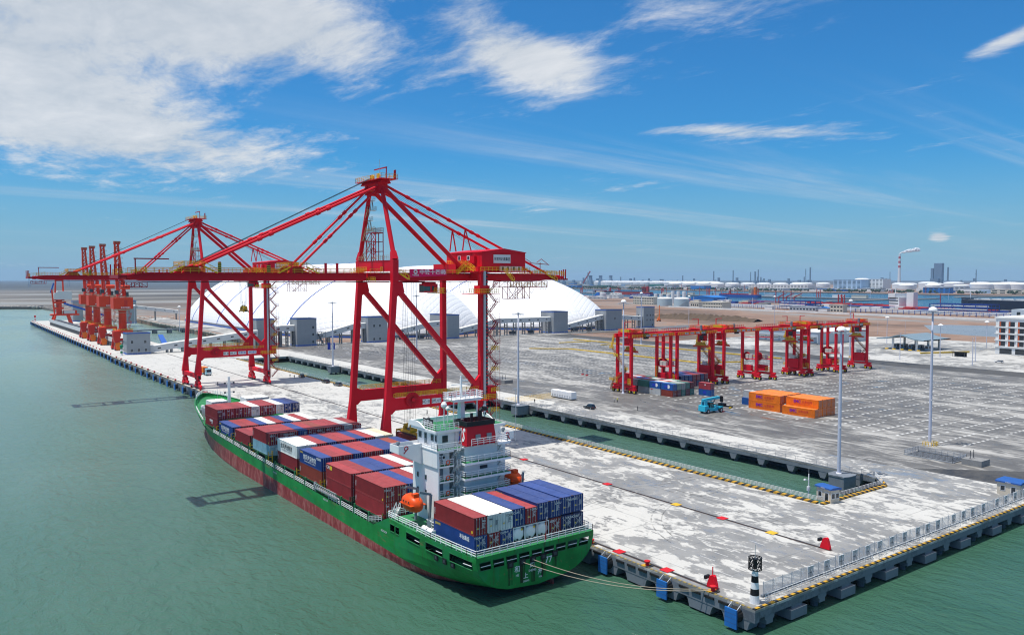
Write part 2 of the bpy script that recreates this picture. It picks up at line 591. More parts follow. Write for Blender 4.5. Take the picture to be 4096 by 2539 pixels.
def mat_soil():
    N, bs, out = newmat('soil')
    tc = N.n('ShaderNodeTexCoord')
    o = tc.outputs['Object']
    p = N.mapping(o, scale=(1, 0.42, 1))
    a = N.noise(p, 0.006, 6.0, 0.6, 0.9)
    b = N.noise(o, 0.05, 5.0, 0.65)
    f = N.math('ADD', N.math('MULTIPLY', a, 0.75), N.math('MULTIPLY', b, 0.25))
    c = N.ramp(f, [(0.36, (0.09, 0.066, 0.048)), (0.45, (0.18, 0.112, 0.076)), (0.52, (0.27, 0.17, 0.118)), (0.58, (0.20, 0.175, 0.155)), (0.66, (0.31, 0.30, 0.285))])
    # tidal flats to the north-west are grey silt
    sep = N.n('ShaderNodeSeparateXYZ'); N.l(o, sep.inputs[0])
    far = N.n('ShaderNodeMapRange'); far.inputs[1].default_value = 900; far.inputs[2].default_value = 1500
    N.l(N.math('SUBTRACT', sep.outputs[1], N.math('MULTIPLY', sep.outputs[0], 0.62)), far.inputs[0])
    p2 = N.mapping(o, scale=(0.22, 1, 1), rot=(0, 0, R(-8)))
    s = N.noise(p2, 0.0032, 6.0, 0.6, 0.4)
    silt = N.ramp(s, [(0.34, (0.06, 0.056, 0.05)), (0.45, (0.12, 0.11, 0.095)), (0.52, (0.19, 0.17, 0.145)), (0.58, (0.25, 0.265, 0.26)), (0.70, (0.14, 0.125, 0.11))])
    c = N.mix(far.outputs[0], c, silt)
    veg = N.n('ShaderNodeMapRange'); veg.inputs[1].default_value = 3300; veg.inputs[2].default_value = 4600
    N.l(sep.outputs[1], veg.inputs[0])
    c = N.mix(N.math('MULTIPLY', veg.outputs[0], .85), c, (.035, .045, .05))
    N.l(c, bs.inputs['Base Color'])
    wet = N.n('ShaderNodeMapRange'); wet.inputs[1].default_value = 0.60; wet.inputs[2].default_value = 0.70
    wet.inputs[3].default_value = 0.9; wet.inputs[4].default_value = 0.45
    N.l(f, wet.inputs[0])
    N.l(wet.outputs[0], bs.inputs['Roughness'])
    bp = N.n('ShaderNodeBump'); bp.inputs['Strength'].default_value = 0.4; bp.inputs['Distance'].default_value = 0.4
    N.l(b, bp.inputs['Height']); N.l(bp.outputs[0], bs.inputs['Normal'])


def mat_stripes(name, axis, step, c1, c2, slant=0.0):
    N, bs, out = newmat(name)
    tc = N.n('ShaderNodeTexCoord')
    sep = N.n('ShaderNodeSeparateXYZ'); N.l(tc.outputs['Object'], sep.inputs[0])
    q = N.math('ADD', sep.outputs[axis], N.math('MULTIPLY', sep.outputs[2], slant))
    s = N.math('GREATER_THAN', N.math('FRACT', N.math('DIVIDE', q, step)), 0.5)
    n = N.noise(tc.outputs['Object'], 1.3, 5.0, 0.65)
    v1 = N.mix(n, tuple(x * 0.6 for x in c1), c1)
    N.l(N.mix(s, v1, c2), bs.inputs['Base Color'])
    bs.inputs['Roughness'].default_value = 0.7


mat_water()
mat_concrete('wharf_concrete', (0.53, 0.52, 0.485), (0.27, 0.266, 0.255), 0.553, 0.598, 0.13, stretch=(1.0, 0.55, 1), joints=[(1, 13.5), (0, 14.2)], dry_y=0.00042)
mat_concrete('yard_concrete', (0.40, 0.39, 0.365), (0.140, 0.134, 0.125), 0.545, 0.675, 0.085, stretch=(1.1, 0.34, 1), shift=(40, 20, 0), joints=[(0, 12.0)], cracks=False)
mat_concrete('quay_side', (0.17, 0.195, 0.225), (0.105, 0.125, 0.150), 0.45, 0.60, 0.35, puddle=False, cracks=False)
mat_concrete('asphalt', (0.075, 0.074, 0.072), (0.032, 0.033, 0.036), 0.45, 0.62, 0.06, cracks=False)
mat_concrete('pale_paving', (0.50, 0.49, 0.46), (0.24, 0.235, 0.22), 0.52, 0.62, 0.05, cracks=False)
mat_soil()
mat_stripes('stripe_x', 0, 1.7, (0.66, 0.36, 0.02), (0.03, 0.03, 0.03), 1.0)
mat_stripes('stripe_y', 1, 1.9, (0.66, 0.36, 0.02), (0.03, 0.03, 0.03), 1.0)
mat_stripes('stripe_dim', 1, 1.0, (0.36, 0.26, 0.06), (0.14, 0.13, 0.11), 0.0)
paint('line_white', (0.56, 0.56, 0.54), 0.75, 0.2, 0.5)
paint('line_yellow', (0.62, 0.40, 0.03), 0.75, 0.25, 0.5)
paint('pond', (.24, .25, .25), .3, .18, .02)
paint('rail_iron', (0.07, 0.045, 0.035), 0.55, 0.3, 0.7)
paint('rock', (0.34, 0.32, 0.29), 0.9, 0.35, 0.4)
paint('pile', (0.11, 0.125, 0.145), 0.85, 0.3, 0.6)

# ---------------------------------------------------------------- water and land
struct(MB().poly([(-14000, -6000, SEA_Z), (26000, -6000, SEA_Z), (26000, 26000, SEA_Z), (-14000, 26000, SEA_Z)]).build('water', 'water'))


def sheet(name, poly, z, mat, depth=None):
    m = MB()
    if depth:
        m.ext(poly, 'z', z - depth, z)
    else:
        m.poly([(x, y, z) for x, y in poly])
    return m.build(name, mat)


land = [(182, 527), (425, 527), (425, 70), (300, 70), (300, -900), (1150, -900), (1238, 560), (1309, 789), (1400, 1125), (1470, 1350),
        (1510, 1560), (1620, 2400), (2650, 3100), (26000, 11000), (26000, 26000), (-14000, 26000), (-14000, 2600), (-1500, 1720), (100, 1606), (170, 1560), (178, 1220), (206, 1010),
        (206, 640), (196, 560), (182, 541)]
struct(sheet('ground', land, -0.25, 'soil', 4.5))
struct(sheet('far_shore', [(2650, 3099), (2700, 2300), (2600, 1700), (2680, 1600), (2560, 1200), (2660, 900), (2600, -3000), (26000, -6000), (26000, 10990)], -0.3, 'soil', 4.0))
jet = struct(sheet('long_jetty', [(1862, 1000), (1916, 1000), (1950, 2700), (1890, 2700)], -0.4, 'quay_side', 2.2))
struct(sheet('breakwater', [(1640, 1030), (1660, 1050), (2085, 1012), (2075, 995)], -1.4, 'rock', 2.0))
struct(sheet('breakwater', [(2270, 1040), (2290, 1062), (2620, 1002), (2600, 975)], -1.2, 'rock', 2.0))

WX = 94.6            # quay face
wharf_poly = [(WX, 70), (198.5, 70), (198.5, 101.2), (182, 101.2), (176, 96), (151.5, 96), (151.5, 262), (182, 262), (182, 285),
              (151.5, 285), (151.5, 477), (182, 477), (182, 540.5), (WX + .4, 540.5)]
wharf = struct(sheet('wharf', wharf_poly, 0.0, 'wharf_concrete', 0.35))
yard = struct(sheet('container_yard', [(182, 101.2), (198.5, 101.2), (230, 70), (425, 70), (425, 527), (182, 527), (182, 477.02), (182, 285)], -0.004, 'yard_concrete', 0.35))
struct(sheet('yard_apron', [(182, 101.2), (198.5, 101.2), (196.5, 104), (196.0, 262), (196.0, 527), (182, 527), (182, 477.02), (182, 285), (182, 262)], 0.0, 'wharf_concrete'))
struct(sheet('asphalt_ramp', [(198.52, 70), (230, 70), (198.52, 101.1)], -0.006, 'asphalt', 0.3))
struct(sheet('yard_road', [(425.02, 70), (448, 70), (448, 527), (425.02, 527)], -0.01, 'asphalt', 0.2))
struct(sheet('pavement', [(448.02, 70), (640, 70), (640, 330), (600, 420), (448.02, 420)], -0.02, 'pale_paving', 0.2))
struct(sheet('mud_pond', [(832, 415), (859, 402), (877, 364), (708, 293), (712, 320), (718, 349)], -.22, 'pond'))
struct(sheet('quay_road', [(206, 527.02), (640, 527.02), (640, 556), (206, 556)], -0.03, 'yard_concrete', 0.2))
struct(sheet('coal_road', [(214, 556.1), (243, 556.1), (243, 1060), (214, 1010)], -0.05, 'pale_paving', 0.2))
struct(sheet('coal_berth', [(95.6, 541), (102.4, 1046), (142, 1046), (142, 541)], 0.0, 'wharf_concrete', 0.35))

# lane lines and slot marks of the yard: thin painted sheets
m = MB()
for X in (186.5, 190.0, 199.5, 232.5, 259.5, 262.0, 289.0, 317.8, 319.4, 346.8, 374.5, 402.0, 414.0):
    y = 104.0 if X > 198 else 290.0
    while y < 520:
        L = random.uniform(6, 34)
        m.poly([(X - .14, y, .004), (X + .14, y, .004), (X + .14, min(y + L, 522), .004), (X - .14, min(y + L, 522), .004)])
        y += L + random.uniform(2, 16)
for X in (99.6, 102.9, 106.3, 109.7, 113.0, 116.4, 119.7, 123.2):
    y = 74.0
    while y < 535:
        if random.random() < 0.55:
            m.poly([(X - .07, y, .004), (X + .07, y, .004), (X + .07, y + 3.2, .004), (X - .07, y + 3.2, .004)])
        y += 6.4
ln = m.build('lane_lines', 'line_white', yard)
m = MB()
for x0, x1 in ((236.5, 257.0), (264.0, 285.5), (293.0, 314.5), (322.0, 343.5), (350.5, 371.5), (378.5, 400.0)):
    y = 106.0
    k = 0
    while y < 512:
        x = x0
        while x < x1:
            if random.random() < 0.93 and x > 233 - (y - 70) * 0.0:
                s = random.uniform(.85, 1.05)
                m.poly([(x, y - .35, .006), (x + 1.5 * s, y - .35, .006), (x + 1.5 * s, y + .38, .006), (x, y + .38, .006)])
            x += 2.9
        y += (6.45, 6.45, 6.45, 7.6)[k % 4]
        k += 1
mk = m.build('slot_marks', 'line_white', yard)
tag(mk, kind='stuff')
m = MB()
for k in range(26):                                 # yellow crossing bars by the bridge
    x = 184 + k * 1.0
    m.poly([(x, 246, .007), (x + .22, 246, .007), (x + 3.2, 258, .007), (x + 2.98, 258, .007)])
m.build('crossing_marks', 'line_yellow', yard)
# yellow capped cable troughs along the empty lanes
for i, (xa, ya, xb, yb) in enumerate(((410.5, 288, 410.5, 475), (352.3, 301, 352.3, 412), (374.6, 289, 352.6, 300.6), (352.3, 412.2, 332, 430), (407, 420, 392, 424), (407, 452, 380, 456))):
    t = thing('cable_trough', ['long yellow cable trough crossing the yard behind the gantry cranes', 'shorter yellow cable trough nearer the gantry cranes', 'yellow trough link angled behind the middle gantry cranes',
                               'yellow trough end angled near the grey conveyor towers', 'short yellow trough piece inside the far lane', 'short yellow trough piece nearest the conveyor towers'][i], 'cable trough', (0, 0, 0), group='yellow cable troughs in the yard')
    MB().beam((xa, ya, .28), (xb, yb, .28), 1.5, .55).build('kerb', 'line_yellow', t)
    MB().rail([(xa + .5, ya, .5), (xb + .5, yb, .5)], 1.3, 6.0, .05, 2).build('railing', 'galv', t)

# ---------------------------------------------------------------- quay structure under the decks
def piers_y(x, y0, y1, step, out, zt=-0.35, zb=-2.9, deep=1.25, w=3.2, par=wharf):
    """beam, haunched piers and piles under an edge that runs along Y; out = +1/-1 side the face looks to"""
    y = y0 + step / 2
    b = MB().box(min(x, x - out * 1.0), max(x, x - out * 1.0), y0, y1, -deep, zt)
    b.build('edge_beam', 'quay_side', par)
    proto = None
    pile = None
    xi = x - out * 1.2
    while y < y1:
        if proto is None:
            me = MB().ext([(-w / 2, -deep + .0), (w / 2, -deep + .0), (w / 2 - .35, -2.2), (w / 2 - .7, zb), (-w / 2 + .7, zb), (-w / 2 + .35, -2.2)], 'x', -1.15, 1.1).mesh('pier', 'quay_side')
            mp = MB().tube((0, 0, -9), (0, 0, zb - .02), .62, 10).mesh('pile', 'pile')
            proto = True
        put(me, 'pier', par, (xi, y, 0.003))
        put(mp, 'pile', par, (xi - out * .2, y, 0))
        y += step


def piers_x(y, x0, x1, step, out, par=wharf, zb=-2.7, w=2.2, deep=1.35, big=True):
    b = MB().box(x0, x1, min(y, y - out * 1.0), max(y, y - out * 1.0), -deep, -0.35)
    b.build('edge_beam', 'quay_side', par)
    me = MB().ext([(-w / 2, -deep), (w / 2, -deep), (w / 2, -1.9), (w / 2 - .35, -2.15), (w / 2 - .35, zb), (-w / 2 + .35, zb), (-w / 2 + .35, -2.15), (-w / 2, -1.9)], 'y', -1.2, 1.0).mesh('pier', 'quay_side')
    ml = MB().box(-2.0, 2.0, -1.6, 1.3, -3.3, -1.9).box(-1.3, 1.3, -1.2, 1.0, -1.9, -deep).mesh('pile_cap', 'quay_side')
    mp = MB().tube((0, 0, -9), (0, 0, zb - .02), .6, 10).mesh('pile', 'pile')
    k = 0
    x = x0 + 2.5
    while x < x1:
        yy = y - out * 1.3
        if big and k % 2 == 1:
            put(ml, 'pile_cap', par, (x, yy, .003))
        else:
            put(me, 'pier', par, (x, yy, .003))
        put(mp, 'pile', par, (x, yy - out * .2, 0))
        x += step
        k += 1


piers_y(WX, 70.0, 540.4, 6.75, -1, deep=1.85, w=5.4, zb=-3.3)
piers_x(70.0, WX + 1.05, 262, 6.6, -1)
piers_y(182.0, 101.4, 262, 9.2, -1, w=2.6)
piers_y(182.0, 285, 477, 9.2, -1, w=2.6)
piers_y(151.5, 96, 262, 9.2, 1, w=2.6)
piers_y(151.5, 285, 477, 9.2, 1, w=2.6)
piers_x(477, 152.6, 180.9, 6.6, -1, big=False)
piers_x(262, 152.6, 180.9, 6.6, 1, big=False)
piers_x(285, 152.6, 180.9, 6.6, -1, big=False)
# inner rows of piles carry the deck and keep the space under it dark
m = MB()
for X in (101, 109, 117, 125, 133, 141, 147.5):
    y = 74
    while y < 540:
        m.tube((X, y, -9), (X, y, -.35), .6, 6, caps=False)
        y += 6.75
for X in (157, 165, 173, 181, 189, 196):
    for y in (73.5, 80, 87, 93):
        m.tube((X, y, -9), (X, y, -.35), .6, 6, caps=False)
tag(m.build('piling', 'pile', wharf), kind='stuff')
MB().box(187.5, 188, 102, 526, -6, -.37).build('retaining_wall', 'pile', yard)
# coal berth: face beam with close piers
cb = bpy.data.objects['coal_berth']
for i in range(75):
    t_ = i / 75
    y = 545 + i * 6.7
    x = 95.6 + (y - 541) / 505 * 6.8
    if i == 0:
        me = MB().box(-.05, 1.4, -1.1, 1.1, -2.9, -.35).mesh('pier', 'quay_side'); mp = MB().tube((.8, 0, -9), (.8, 0, -2.92), .6, 8).mesh('pile', 'pile')
    put(me, 'pier', cb, (x + .1, y, 0)); put(mp, 'pile', cb, (x + .1, y, 0))
MB().beam((96.3, 541, -.85), (103.1, 1046, -.85), 1.2, .98).build('edge_beam', 'quay_side', cb)
MB().box(103, 142, 1044.5, 1046, -1.6, -.36).build('edge_beam', 'quay_side', cb)

# tyre marks on the decks
def mat_tyre():
    N, bs, out = newmat('tyre_mark')
    tc = N.n('ShaderNodeTexCoord')
    tr = N.n('ShaderNodeBsdfTransparent'); mx = N.n('ShaderNodeMixShader')
    k = N.n('ShaderNodeMapRange'); k.inputs[1].default_value = .40; k.inputs[2].default_value = .75; k.inputs[4].default_value = .62
    N.l(N.noise(tc.outputs['Object'], .35, 5, .65), k.inputs[0])
    N.l(k.outputs[0], mx.inputs[0]); N.l(tr.outputs[0], mx.inputs[1]); N.l(bs.outputs[0], mx.inputs[2]); N.l(mx.outputs[0], out.inputs[0])
    bs.inputs['Base Color'].default_value = (.06, .058, .055, 1); bs.inputs['Roughness'].default_value = .8


mat_tyre()
rt_ = random.Random(77)
for own, nm_, (xa, xb, ya, yb), n_ in ((wharf, 'w', (99, 148, 78, 520), 46), (yard, 'y', (200, 415, 115, 515), 60)):
    m = MB()
    for i in range(n_):
        x, y = rt_.uniform(xa, xb), rt_.uniform(ya, yb)
        h_ = R(90) + rt_.uniform(-.12, .12) + (R(90) if rt_.random() < .18 else 0); cv = rt_.choice([0, 0, .004, -.004, .03, -.03, .06])
        w0 = rt_.uniform(.22, .4); st_ = []
        for k in range(rt_.randint(8, 30)):
            if not (xa - 2 < x < xb + 2 and ya < y < yb): break
            st_.append((x, y, h_)); x += 1.6 * math.cos(h_); y += 1.6 * math.sin(h_); h_ += cv
        for off in (-1.0, 1.0):
            for (x0, y0, h0), (x1, y1, h1) in zip(st_, st_[1:]):
                f0, f1 = (off - w0 / 2, off + w0 / 2)
                m.poly([(x0 - math.sin(h0) * f0, y0 + math.cos(h0) * f0, .003), (x0 - math.sin(h0) * f1, y0 + math.cos(h0) * f1, .003), (x1 - math.sin(h1) * f1, y1 + math.cos(h1) * f1, .003), (x1 - math.sin(h1) * f0, y1 + math.cos(h1) * f0, .003)])
    tag(m.build('tyre_marks', 'tyre_mark', own), kind='stuff')

# kerbs, rails and paint on the wharf
MB().box(WX + .05, 190, 70.06, 70.5, 0, .22).build('kerb', 'stripe_x', wharf)
MB().box(WX + .06, WX + .42, 70.52, 540, 0, .10).build('kerb', 'stripe_dim', wharf)
for y0, y1 in ((96.6, 262), (285, 477)):
    MB().box(150.6, 151.45, y0, y1, 0, .42).build('kerb', 'stripe_y', wharf)
MB().box(151.0, 176.0, 95.1, 95.95, 0, .42).build('kerb', 'stripe_x', wharf)
MB().beam((176.3, 95.5, .17), (182.0, 100.4, .17), .5, .34).build('kerb', 'stripe_y', wharf)
m = MB()
for y0, y1 in ((103, 262), (285, 476)):
    m.box(182.05, 182.4, y0, y1, 0, .18)
m.build('kerb', 'quay_side', yard)
for X in (96.5, 126.5):
    MB().box(X - .34, X + .34, 78, 536, .002, .02).build('rail_bed', 'rail_iron', wharf)
    MB().box(X - .07, X + .07, 78.5, 535.5, .02, .10).build('crane_rail', 'dark_steel', wharf)
m = MB()
mY = MB()
for X, y, c in ((126.5, 101.6, 0), (126.5, 113.6, 1), (96.5, 88.5, 0), (96.5, 99.5, 0), (126.5, 90.2, 1), (126.5, 134.5, 0), (126.5, 166, 0), (97.2, 356.0, 0), (96.2, 345.5, 0)):
    (mY if c else m).poly([(X - .9, y - .9, .104), (X + .9, y - .9, .104), (X + .9, y + .9, .104), (X - .9, y + .9, .104)])
m.build('anchor_plate', 'flag_red', wharf)
mY.build('anchor_plate', 'kerb_yellow', wharf)
# rubber buffer strips on the quay face near the corner
me = MB().box(-.22, 0, -.9, .9, -.18, .18).mesh('rubber_strip', 'rubber')
for y in (75.5, 78.2, 80.8, 83.2, 89.4, 92, 94.6, 97.2, 103, 105.4, 288, 291.4, 296):
    put(me, 'rubber_strip', wharf, (WX - .003, y, -.62))

# ---------------------------------------------------------------- railings along the slots
def fence_run(label, pts, h, step, mat, bars, par_name='railing_fence', t=.06):
    o = MB().rail(pts, h, step, t, bars).build(par_name, mat)
    return tag(o, label, 'railing')


fence_run('low white railing along the wharf side of the near water slot', [(151.75, 262, .34), (151.75, 97, .34), (152.6, 96.2, .34)], 1.0, 2.2, 'white_paint', 4)
fence_run('white railing round the near end of the water slot', [(156.5, 96.2, .34), (176, 96.2, .34), (182, 101.4, .34)], 1.0, 2.0, 'white_paint', 4)
fence_run('low white railing along the wharf side of the far water slot', [(151.75, 285, .34), (151.75, 476, .34)], 1.0, 3.0, 'white_paint', 2)
fence_run('thin grey railing on the yard edge of the near water slot', [(182.3, 102, .18), (182.3, 262, .18)], 1.1, 3.0, 'grey_steel', 2, t=.05)
fence_run('thin grey railing on the yard edge of the far water slot', [(182.3, 286, .18), (182.3, 476, .18)], 1.1, 3.2, 'grey_steel', 2, t=.05)
fence_run('long white mesh fence dividing the yard from the conveyor towers', [(183, 531, 0), (206, 527.5, 0), (640, 531, 0)], 2.4, 6.0, 'galv', 4, 'mesh_fence')
fence_run('white fence in front of the grey tower at the end of the container wharf', [(104, 540.2, 0), (182, 540.2, 0)], 2.2, 3.0, 'galv', 4, 'mesh_fence')
fence_run('low fence along the dark yard road beside the pale warehouse', [(449, 300, 0), (449, 520, 0)], 1.6, 4.0, 'galv', 3, 'mesh_fence')
fence_run('pale fence running from the toll gate to the white office', [(540, 238, 0), (600, 252, 0)], 2.0, 4.0, 'galv', 3, 'mesh_fence')
# ---------------------------------------------------------------- ship-to-shore gantry cranes
def zigzag(m, x, y, z0, z1, dz, run, side=(0, 1, 0), w=.8, axis=(1, 0, 0), land=True):
    """switch-back stair rising at (x,y)"""
    ax = Vector(axis); sd = Vector(side)
    k = 0
    z = z0
    base = Vector((x, y, 0))
    while z < z1 - .2:
        nz = min(z + dz, z1)
        a = base + ax * (-run / 2 if k % 2 == 0 else run / 2) + sd * (-w * .6 if k % 2 == 0 else w * .6)
        b = base + ax * (run / 2 if k % 2 == 0 else -run / 2) + sd * (-w * .6 if k % 2 == 0 else w * .6)
        m.stair(a + Vector((0, 0, z)), b + Vector((0, 0, nz)), w, sd, .06)
        if land:
            e = base + ax * ((run / 2 + .5) * (1 if k % 2 == 0 else -1))
            m.cbox(e.x, e.y, nz - .04, 1.0 if abs(ax.x) > .5 else 2.2 * w, 2.2 * w if abs(ax.x) > .5 else 1.0, .08)
            o = ax * (.5 if k % 2 == 0 else -.5)
            m.rail([e + o - sd * w * 1.1 + Vector((0, 0, nz)), e + o + sd * w * 1.1 + Vector((0, 0, nz))], 1.0, 1.0, .05, 2)
        z = nz
        k += 1


def lattice(m, x0, x1, y, z0, z1, n, t=.12, depth=1.6):
    for yy in (y, y + depth):
        m.beam((x0, yy, z0), (x1, yy, z0), t, t); m.beam((x0, yy, z1), (x1, yy, z1), t, t)
        for i in range(n + 1):
            x = x0 + (x1 - x0) * i / n
            m.beam((x, yy, z0), (x, yy, z1), t, t)
            if i < n:
                xn = x0 + (x1 - x0) * (i + 1) / n
                m.beam((x, yy, z0 if i % 2 else z1), (xn, yy, z1 if i % 2 else z0), t * .7, t * .7)
    for i in range(n + 1):
        x = x0 + (x1 - x0) * i / n
        m.beam((x, y, z0), (x, y + depth, z0), t, t)


def spreader(label, loc, L, group):
    t = thing('spreader', label, 'spreader', loc, 0, group)
    h = L / 2
    m = MB().box(-.55, .55, -h, h, 0, .5).box(-1.2, 1.2, -h, -h + .35, .0, .5).box(-1.2, 1.2, h - .35, h, 0, .5)
    m.build('main_beam', 'machine_yellow', t)
    m = MB().box(-1.1, 1.1, -2.1, 2.1, .52, 1.0)
    for s in (-1, 1):
        m.box(-.9, .9, s * 2.0 - .45, s * 2.0 + .45, 1.0, 1.8)
        m.lathe(0, s * 1.9, [(.85, 1.8), (.95, 2.1), (.85, 2.4), (.3, 2.5)], 10)
        m.ext([(-.9, 1.6), (.9, 1.6), (.5, 2.9), (-.5, 2.9)], 'x', s * .5 - .12, s * .5 + .12)
    m.build('headblock', 'machine_yellow', t)
    for sx in (-1, 1):
        for sy in (-1, 1):
            MB().box(sx * 1.12 - .12, sx * 1.12 + .12, sy * (h - .18) - .12, sy * (h - .18) + .12, -.35, -.003).build('flipper', 'machine_yellow', t)
    MB().box(-.5, .5, -.8, .8, 1.02, 1.5).build('control_box', 'grey_steel', t)
    m = MB()
    for sx in (-.6, .6):
        for sy in (-.5, .5):
            m.beam((sx, sy * .6, 4.6), (sx * .5, sy * 2, 2.5), .05, .05)
    m.build('sling', 'dark_steel', t)
    return t


def sts(no, yc, tx, cabx, spr_z, spr_L):
    nm = {1: 'nearer', 2: 'farther'}[no]
    lab = {1: 'tall red ship-to-shore crane marked NO. 01, nearest, standing over the green ship',
           2: 'red ship-to-shore crane marked NO. 02, behind the ship bow, empty spreader hanging'}[no]
    T = thing('quay_crane', lab, 'crane', (96.5, yc, 0), 0, 'red quay cranes')
    RD = 'crane_red'
    YL = 10.1
    # legs ------------------------------------------------------------
    for s in (-1, 1):
        m = MB()
        m.beam((.45, s * YL, 13.2), (2.9, s * YL, 46.6), 1.45, 1.5, 1.35, 1.5, up=(1, 0, 0))
        m.beam((.05, s * YL, 5.9), (.45, s * YL, 13.3), 1.6, 2.9, 1.46, 1.55, up=(1, 0, 0))
        m.box(2.15, 3.75, s * YL - .85, s * YL + .85, 46.4, 52.0)
        lg = m.build('seaside_leg', RD, T)
        m = MB()
        m.beam((30, s * YL, 13.2), (30, s * YL, 49.0), 1.45, 1.45, up=(1, 0, 0))
        m.beam((30, s * YL, 5.9), (30, s * YL, 13.3), 1.6, 2.7, 1.46, 1.5, up=(1, 0, 0))
        m.build('landside_leg', RD, T)
        # portal beam with haunches
        m = MB().ext([(1.1, 13.1), (1.6, 12.0), (2.7, 13.0), (27.6, 13.0), (28.8, 11.8), (29.3, 13.1), (29.3, 16.3), (27.5, 16.1), (3.0, 16.1), (1.3, 16.9)], 'y', s * YL - .62, s * YL + .62)
        pb = m.build('portal_beam', RD, T)
        MB().rail([(2.2, s * YL - .55, 16.1), (28.6, s * YL - .55, 16.1)], 1.2, 1.3, .07, 3).build('railing', 'rail_yellow', pb)
        MB().rail([(3.2, s * YL + .55, 16.1), (28.6, s * YL + .55, 16.1)], 1.2, 1.6, .09, 3).build('railing', 'rail_yellow', pb)
        # long diagonal
        MB().beam((3.5, s * YL, 44.6), (28.8, s * YL, 16.8), 1.15, 1.25).ext([(3.4, 46.3), (3.3, 42.4), (5.6, 43.6), (5.0, 46.3)], 'y', s * YL - .5, s * YL + .5) \
            .ext([(29.2, 20.4), (29.3, 15.9), (25.8, 16.0), (27.5, 18.6)], 'y', s * YL - .5, s * YL + .5).build('diagonal_brace', RD, T)
    # sills and bogies
    for X, w in ((0, 1), (30, 1)):
        m = MB().ext([(-12.2, 4.4), (-11.6, 3.9), (-8.4, 3.9), (-7.6, 4.5), (7.6, 4.5), (8.4, 3.9), (11.6, 3.9), (12.2, 4.4), (12.2, 6.1), (-12.2, 6.1)], 'x', X - .75, X + .75)
        m.build('sill_beam', RD, T)
        for s in (-1, 1):
            b = MB().ext([(s * 10.1 - 3.1, 2.3), (s * 10.1 + 3.1, 2.3), (s * 10.1 + 3.1, 2.9), (s * 10.1 + .7, 3.88), (s * 10.1 - .7, 3.88), (s * 10.1 - 3.1, 2.9)], 'x', X - .5, X + .5).build('equaliser', RD, T)
            for q in (-1, 1):
                yb = s * 10.1 + q * 2.3
                bg = MB().ext([(yb - 1.9, .65), (yb + 1.9, .65), (yb + 1.9, 1.25), (yb + .6, 2.28), (yb - .6, 2.28), (yb - 1.9, 1.25)], 'x', X - .42, X + .42).build('bogie', RD, T)
                for j in (-1, 1):
                    MB().tube((X - .5, yb + j * 1.15, .5), (X + .5, yb + j * 1.15, .5), .42, 12).build('wheel', 'dark_steel', bg)
                MB().box(X + .45, X + .95, yb - .5, yb + .5, .7, 1.6).build('motor', 'dark_red', bg)
        MB().box(X - .35, X + .35, -12.9, -12.25, 4.4, 5.6).build('buffer', 'black', T)
    # cross beams at girder level and A-frame ---------------------------
    MB().box(2.2, 3.7, -9.24, 9.24, 49.0, 51.9).build('cross_beam', RD, T)
    MB().box(29.3, 30.7, -9.36, 9.36, 48.72, 50.4).build('cross_beam', RD, T)
    for s in (-1, 1):
        m = MB()
        m.beam((2.95, s * YL, 51.98), (3.0, s * (YL - .75), 54.2), 1.7, 1.6, 1.2, 1.2, up=(1, 0, 0))
        m.tube((3.0, s * (YL - .75), 54.1), (3.0, s * 3.35, 71.2), .62, 12, .55)
        m.build('mast_leg', RD, T, smooth=False)
    m = MB().box(1.9, 4.1, -3.9, 3.9, 70.6, 72.0)
    m.ext([(1.2, 72.0), (4.6, 72.0), (4.0, 72.9), (1.8, 72.9)], 'y', -5.6, 5.6)
    for s in (-1, 1):
        m.box(1.6, 4.5, s * 3.3 - .5, s * 3.3 + .5, 69.4, 72.6)
    m.build('mast_head', RD, T)
    pf = MB().box(.6, 5.6, -7.6, 7.6, 72.92, 73.06).build('top_platform', RD, T)
    MB().rail([(.7, -7.5, 73.06), (5.5, -7.5, 73.06), (5.5, 7.5, 73.06), (.7, 7.5, 73.06)], 1.2, 1.2, .07, 3, closed=True).build('railing', 'rail_yellow', pf)
    for yy in (-2.4, 1.2):
        MB().tube((2.4, yy, 74.0), (2.8, yy, 74.0), .75, 14).build('sheave', 'machine_yellow', pf)
    MB().beam((3.2, -5.6, 73.06), (3.2, -5.6, 76.2), .22, .22).beam((3.2, -5.9, 76.1), (3.2, 1.2, 76.1), .22, .3).build('service_jib', 'dark_red', pf)
    for yy in (-7.2, -6.6, 7.2):
        MB().beam((5, yy, 73.06), (5, yy, 75.4), .25, .25).build('lamp_post', 'dark_red', pf)
    MB().beam((2.4, -3.4, 73.06), (2.4, -3.4, 78.3), .07, .07).build('lightning_rod', 'galv', pf)
    # girders --------------------------------------------------------------
    for s in (-1, 1):
        g = MB().ext([(-1.6, 46.5), (55.6, 46.5), (63.5, 47.2), (65.0, 47.2), (65.0, 47.9), (62, 48.0), (56.8, 48.65), (-1.6, 48.65)], 'y', s * 3.35 - .62, s * 3.35 + .62).build('main_girder', RD, T)
        b = MB().ext([(-2.0, 46.5), (-55.0, 46.6), (-59.4, 47.3), (-59.4, 47.9), (-55.1, 48.5), (-2.0, 48.65)], 'y', s * 3.35 - .6, s * 3.35 + .6).build('boom', RD, T)
        yo = s * 4.6
        MB().box(-58, 62, min(yo, s * 3.97), max(yo, s * 3.97), 48.3, 48.4).build('walkway', 'dark_red', T)
        for xa_, xb_ in ((-57.5, -2.6), (-1.2, 30), (47.5, 61.5)):
            MB().rail([(xa_, yo, 48.4), (xb_, yo, 48.4)], 1.2, 1.9, .085, 3).build('railing', 'rail_yellow', T)
        m = MB().box(-30, 55, s * 2.55 - .06, s * 2.55 + .06, 46.2, 46.35).box(-55, -31, s * 2.55 - .06, s * 2.55 + .06, 46.25, 46.4)
        m.build('trolley_rail', 'black', T)
